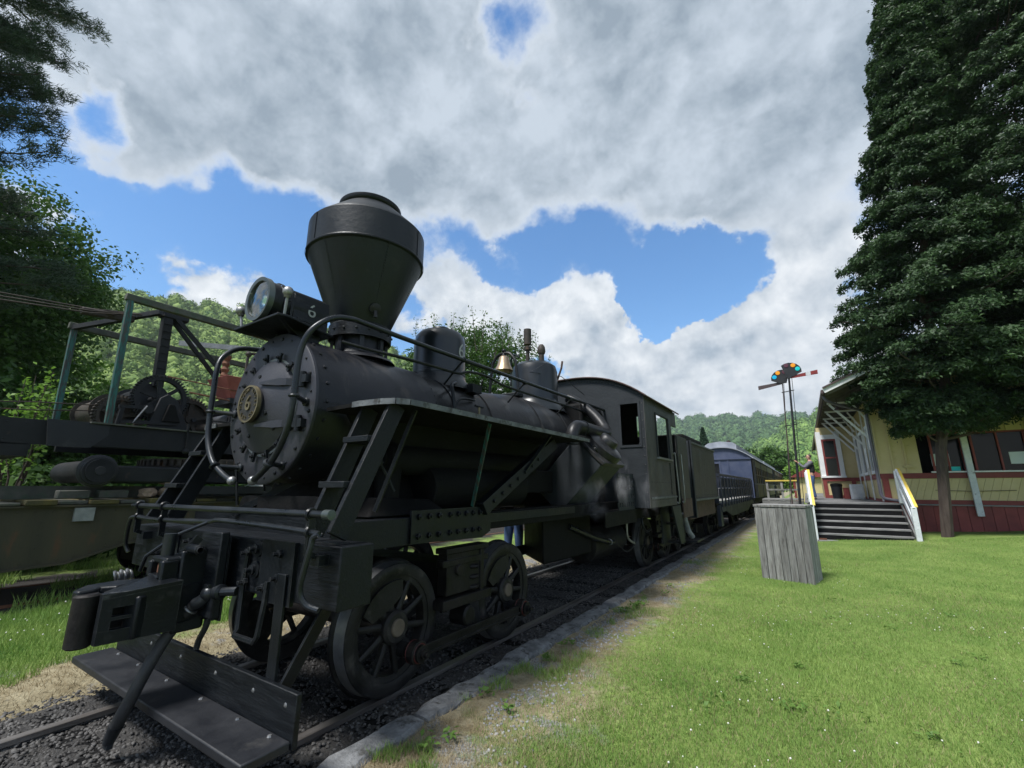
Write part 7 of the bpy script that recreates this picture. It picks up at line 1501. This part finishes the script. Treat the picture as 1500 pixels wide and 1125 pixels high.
# ---------------------------------------------------------------- grass
def blades(name, x, y, hmin, hmax, w, mat, rg, lean=.5, label='', z=None):
    n = len(x); a = rg.uniform(0, 2 * np.pi, n); h = rg.uniform(hmin, hmax, n) * (.55 + .9 * fn(x * 1.3 + 7, y * 1.3 + 3)); zz = (gz(x, y) if z is None else z) - .004
    l = h * rg.uniform(.1, lean, n); la = rg.uniform(0, 2 * np.pi, n); c, s_ = np.cos(a) * w, np.sin(a) * w
    v = np.stack([np.stack([x - c, y - s_, zz], -1), np.stack([x + c, y + s_, zz], -1), np.stack([x + l * np.cos(la), y + l * np.sin(la), zz + h], -1)], 1)
    o = link(name, np_mesh(name, v.reshape(-1, 3), np.arange(3 * n).reshape(n, 3), mat, False)); tag(o, label, 'grass', kind='stuff'); return o
def vnoise(x, y, s, sd):
    rg = np.random.default_rng(sd); G = rg.random((64, 64)); X = np.mod(x * s, 63); Y = np.mod(y * s, 63); i = X.astype(int); j = Y.astype(int); u = X - i; v = Y - j; u = u * u * (3 - 2 * u); v = v * v * (3 - 2 * v)
    return (G[i, j] * (1 - u) + G[i + 1, j] * u) * (1 - v) + (G[i, j + 1] * (1 - u) + G[i + 1, j + 1] * u) * v
def fn(x, y): return .6 * vnoise(x + 20, y + 20, 1.1, 1) + .25 * vnoise(x + 20, y + 20, 3.1, 2) + .15 * vnoise(x + 20, y + 20, 7, 3)
rg = np.random.default_rng(5)
N_ = 620000
yy = .8 + 15.5 * rg.random(N_) ** 2.0; xx = 1.3 + rg.random(N_) * (1.6 + yy * .62 + 1.2)
gm = fn(xx, yy); drye = xx - (1.74 + (gm - .5) * .8 + .1 * np.sin(yy))
keep = (drye > 0) & (rg.random(N_) < np.clip(.10 + .9 * drye / .7, 0, 1))
M['grassA'] = leafmat('grass_blade', (.095, .21, .034), (.31, .42, .115), .3, .6)
M['grassB'] = leafmat('straw_blade', (.20, .155, .085), (.44, .36, .22), .2, .7)
kl = keep & (rg.random(N_) < .05 + .16 * (fn(xx * .7 + 4, yy * .7 + 1) > .56)); blades('lawn_straw', xx[kl], yy[kl], .015, .045, .0022, M['grassB'], rg, 1.3, 'dead blades scattered through the lawn')
blades('lawn_grass', xx[keep], yy[keep], .018, .05, .0022, M['grassA'], rg, .9, 'short green lawn grass beside the kerb')
kd = (~keep) & (xx < 3.2) & (rg.random(N_) < np.where(fn(xx + 9, yy + 4) > .47, .95, .22)); blades('dry_grass', xx[kd], yy[kd], .012, .045, .0018, M['grassB'], rg, 1.6, 'dead straw coloured grass along the kerb')
kt = (~keep) & (xx < 2.4) & (fn(xx * 1.7, yy * 1.7) > .68) & (rg.random(N_) < .6); blades('kerb_weeds', xx[kt], yy[kt], .03, .085, .003, M['grassA'], rg, .8, 'green weed tufts along the kerb')
N2 = 200000; xl = -1.3 - 7.2 * rg.random(N2); yl = .2 + 6.5 * rg.random(N2); gl = fn(xl, yl); k2 = ((-xl) > 1.9 + (gl - .5) * 1.6) & ~((xl < -5.0 + (gl - .5)) )
blades('verge_grass', xl[k2], yl[k2], .03, .10, .004, M['grassA'], rg, .8, 'longer green grass between the two tracks')
k3 = (~k2) & (xl > -2.6) & (rg.random(N2) < .35); blades('verge_straw', xl[k3], yl[k3], .015, .05, .003, M['grassB'], rg, 1.6, 'trodden straw by the left rail')
N3 = 26000; xw = -5.0 - 3.5 * rg.random(N3); yw = 0 + 9 * rg.random(N3); kw = fn(xw * 1.4, yw * 1.4) > .58; blades('crane_weeds', xw[kw], yw[kw], .05, .22, .007, M['grassA'], rg, .7, 'weeds growing around the crane track')
# clover flowers and broad weeds
n = 480; cx_ = 2.2 + 5 * rg.random(n) ** 1.3; cy_ = 2.2 + 9 * rg.random(n); kc = fn(cx_ * .9 + 3, cy_ * .9) > .60; cx_, cy_ = cx_[kc], cy_[kc]
M['clover'] = pm('clover_white', (.62, .62, .55), None, 5, .8)
link('clover_flowers', crowns('clover_flowers', np.stack([cx_, cy_, gz(cx_, cy_) + .04], -1), rg.uniform(.004, .007, len(cx_)), M['clover'], rg)); tag(bpy.data.objects['clover_flowers'], 'tiny white clover flowers dotted over the lawn', 'flowers', kind='stuff')
n = 60; fx = -2.2 - 2.6 * rg.random(n); fy = 1.2 + 2.4 * rg.random(n)
link('verge_flowers', crowns('verge_flowers', np.stack([fx, fy, gz(fx, fy) + .07], -1), rg.uniform(.006, .012, n), M['clover'], rg)); tag(bpy.data.objects['verge_flowers'], 'tiny white flowers in the verge at the left', 'flowers', kind='stuff')
P = []
for k in range(20):
    x = rg.uniform(2.5, 5.8); y = rg.uniform(2.5, 9); 
    for j in range(14): a = rg.uniform(0, 6.28); r = rg.uniform(.01, .06 + .08 * (k % 3)); P.append((x + r * math.cos(a), y + r * math.sin(a), float(gz(x, y)) + .025 + .01 * rg.random()))
for k in range(14):
    x = rg.uniform(1.4, 1.75); y = rg.uniform(2, 9)
    for j in range(16): a = rg.uniform(0, 6.28); r = rg.uniform(.01, .08); P.append((x + r * math.cos(a), y + r * math.sin(a), .02 + .05 * rg.random()))
M['weed'] = leafmat('weed_leaf', (.09, .18, .035), (.16, .27, .06), .3)
link('lawn_weeds', leaf_mesh('lawn_weeds', np.array(P), .05, M['weed'], rg, .5, 1.2)); tag(bpy.data.objects['lawn_weeds'], 'broad-leaved weeds in the lawn and by the kerb', 'weeds', kind='stuff')
# ---------------------------------------------------------------- steam wisps and air
def steam(label, c, s, dens, seed):
    m = bpy.data.materials.new('steam'); m.use_nodes = True; nt = m.node_tree; L = nt.links.new; nt.nodes.remove(nt.nodes['Principled BSDF'])
    v = nt.nodes.new('ShaderNodeVolumePrincipled'); v.inputs['Color'].default_value = (.95, .95, .96, 1); v.inputs['Anisotropy'].default_value = .2
    tc = nt.nodes.new('ShaderNodeTexCoord'); n = nt.nodes.new('ShaderNodeTexNoise'); n.inputs['Scale'].default_value = 1.5; n.inputs['Detail'].default_value = 5; n.inputs['Distortion'].default_value = .8
    ad = nt.nodes.new('ShaderNodeVectorMath'); ad.operation = 'ADD'; ad.inputs[1].default_value = (seed, 0, 0); L(tc.outputs['Object'], ad.inputs[0]); L(ad.outputs[0], n.inputs['Vector'])
    ln = nt.nodes.new('ShaderNodeVectorMath'); ln.operation = 'LENGTH'; L(tc.outputs['Object'], ln.inputs[0])
    a = nt.nodes.new('ShaderNodeMapRange'); L(n.outputs['Fac'], a.inputs[0]); a.inputs[1].default_value = .50; a.inputs[2].default_value = .72; a.inputs[3].default_value = 0; a.inputs[4].default_value = dens
    b = nt.nodes.new('ShaderNodeMapRange'); L(ln.outputs['Value'], b.inputs[0]); b.inputs[1].default_value = .95; b.inputs[2].default_value = .35
    mu = nt.nodes.new('ShaderNodeMath'); mu.operation = 'MULTIPLY'; L(a.outputs[0], mu.inputs[0]); L(b.outputs[0], mu.inputs[1]); L(mu.outputs[0], v.inputs['Density']); L(v.outputs[0], nt.nodes['Material Output'].inputs['Volume'])
    o = link('steam_wisp', MB().ball((0, 0, 0), 1, 16).mesh('steam_wisp', m)); o.location = c; o.scale = s; tag(o, label, 'steam', 'steam wisps beside the cylinder', 'stuff')
steam('grey steam wisp drifting under the inclined cylinder', (1.35, 5.35, 1.40), (.22, .45, .34), 1.7, 1)
steam('thin steam wisp below the cylinder head', (1.62, 5.75, 1.62), (.13, .26, .38), 2.6, 4)
steam('faint steam wisp in front of the cab side', (1.62, 6.9, 1.42), (.16, .34, .46), 1.1, 9)
hz = link('haze', MB().box((-900, -60, -2), (900, 1750, 260)).mesh('haze')); hz.data.materials.clear()
hm = bpy.data.materials.new('haze_air'); hm.use_nodes = True; hm.node_tree.nodes.remove(hm.node_tree.nodes['Principled BSDF'])
hv = hm.node_tree.nodes.new('ShaderNodeVolumePrincipled'); hv.inputs['Color'].default_value = (.80, .90, 1, 1); hv.inputs['Density'].default_value = .00022; hv.inputs['Anisotropy'].default_value = .2
hm.node_tree.links.new(hv.outputs[0], hm.node_tree.nodes['Material Output'].inputs['Volume']); hz.data.materials.append(hm); hz['kind'] = 'stuff'; hz['label'] = 'thin blue air between the lawn and the far hills'
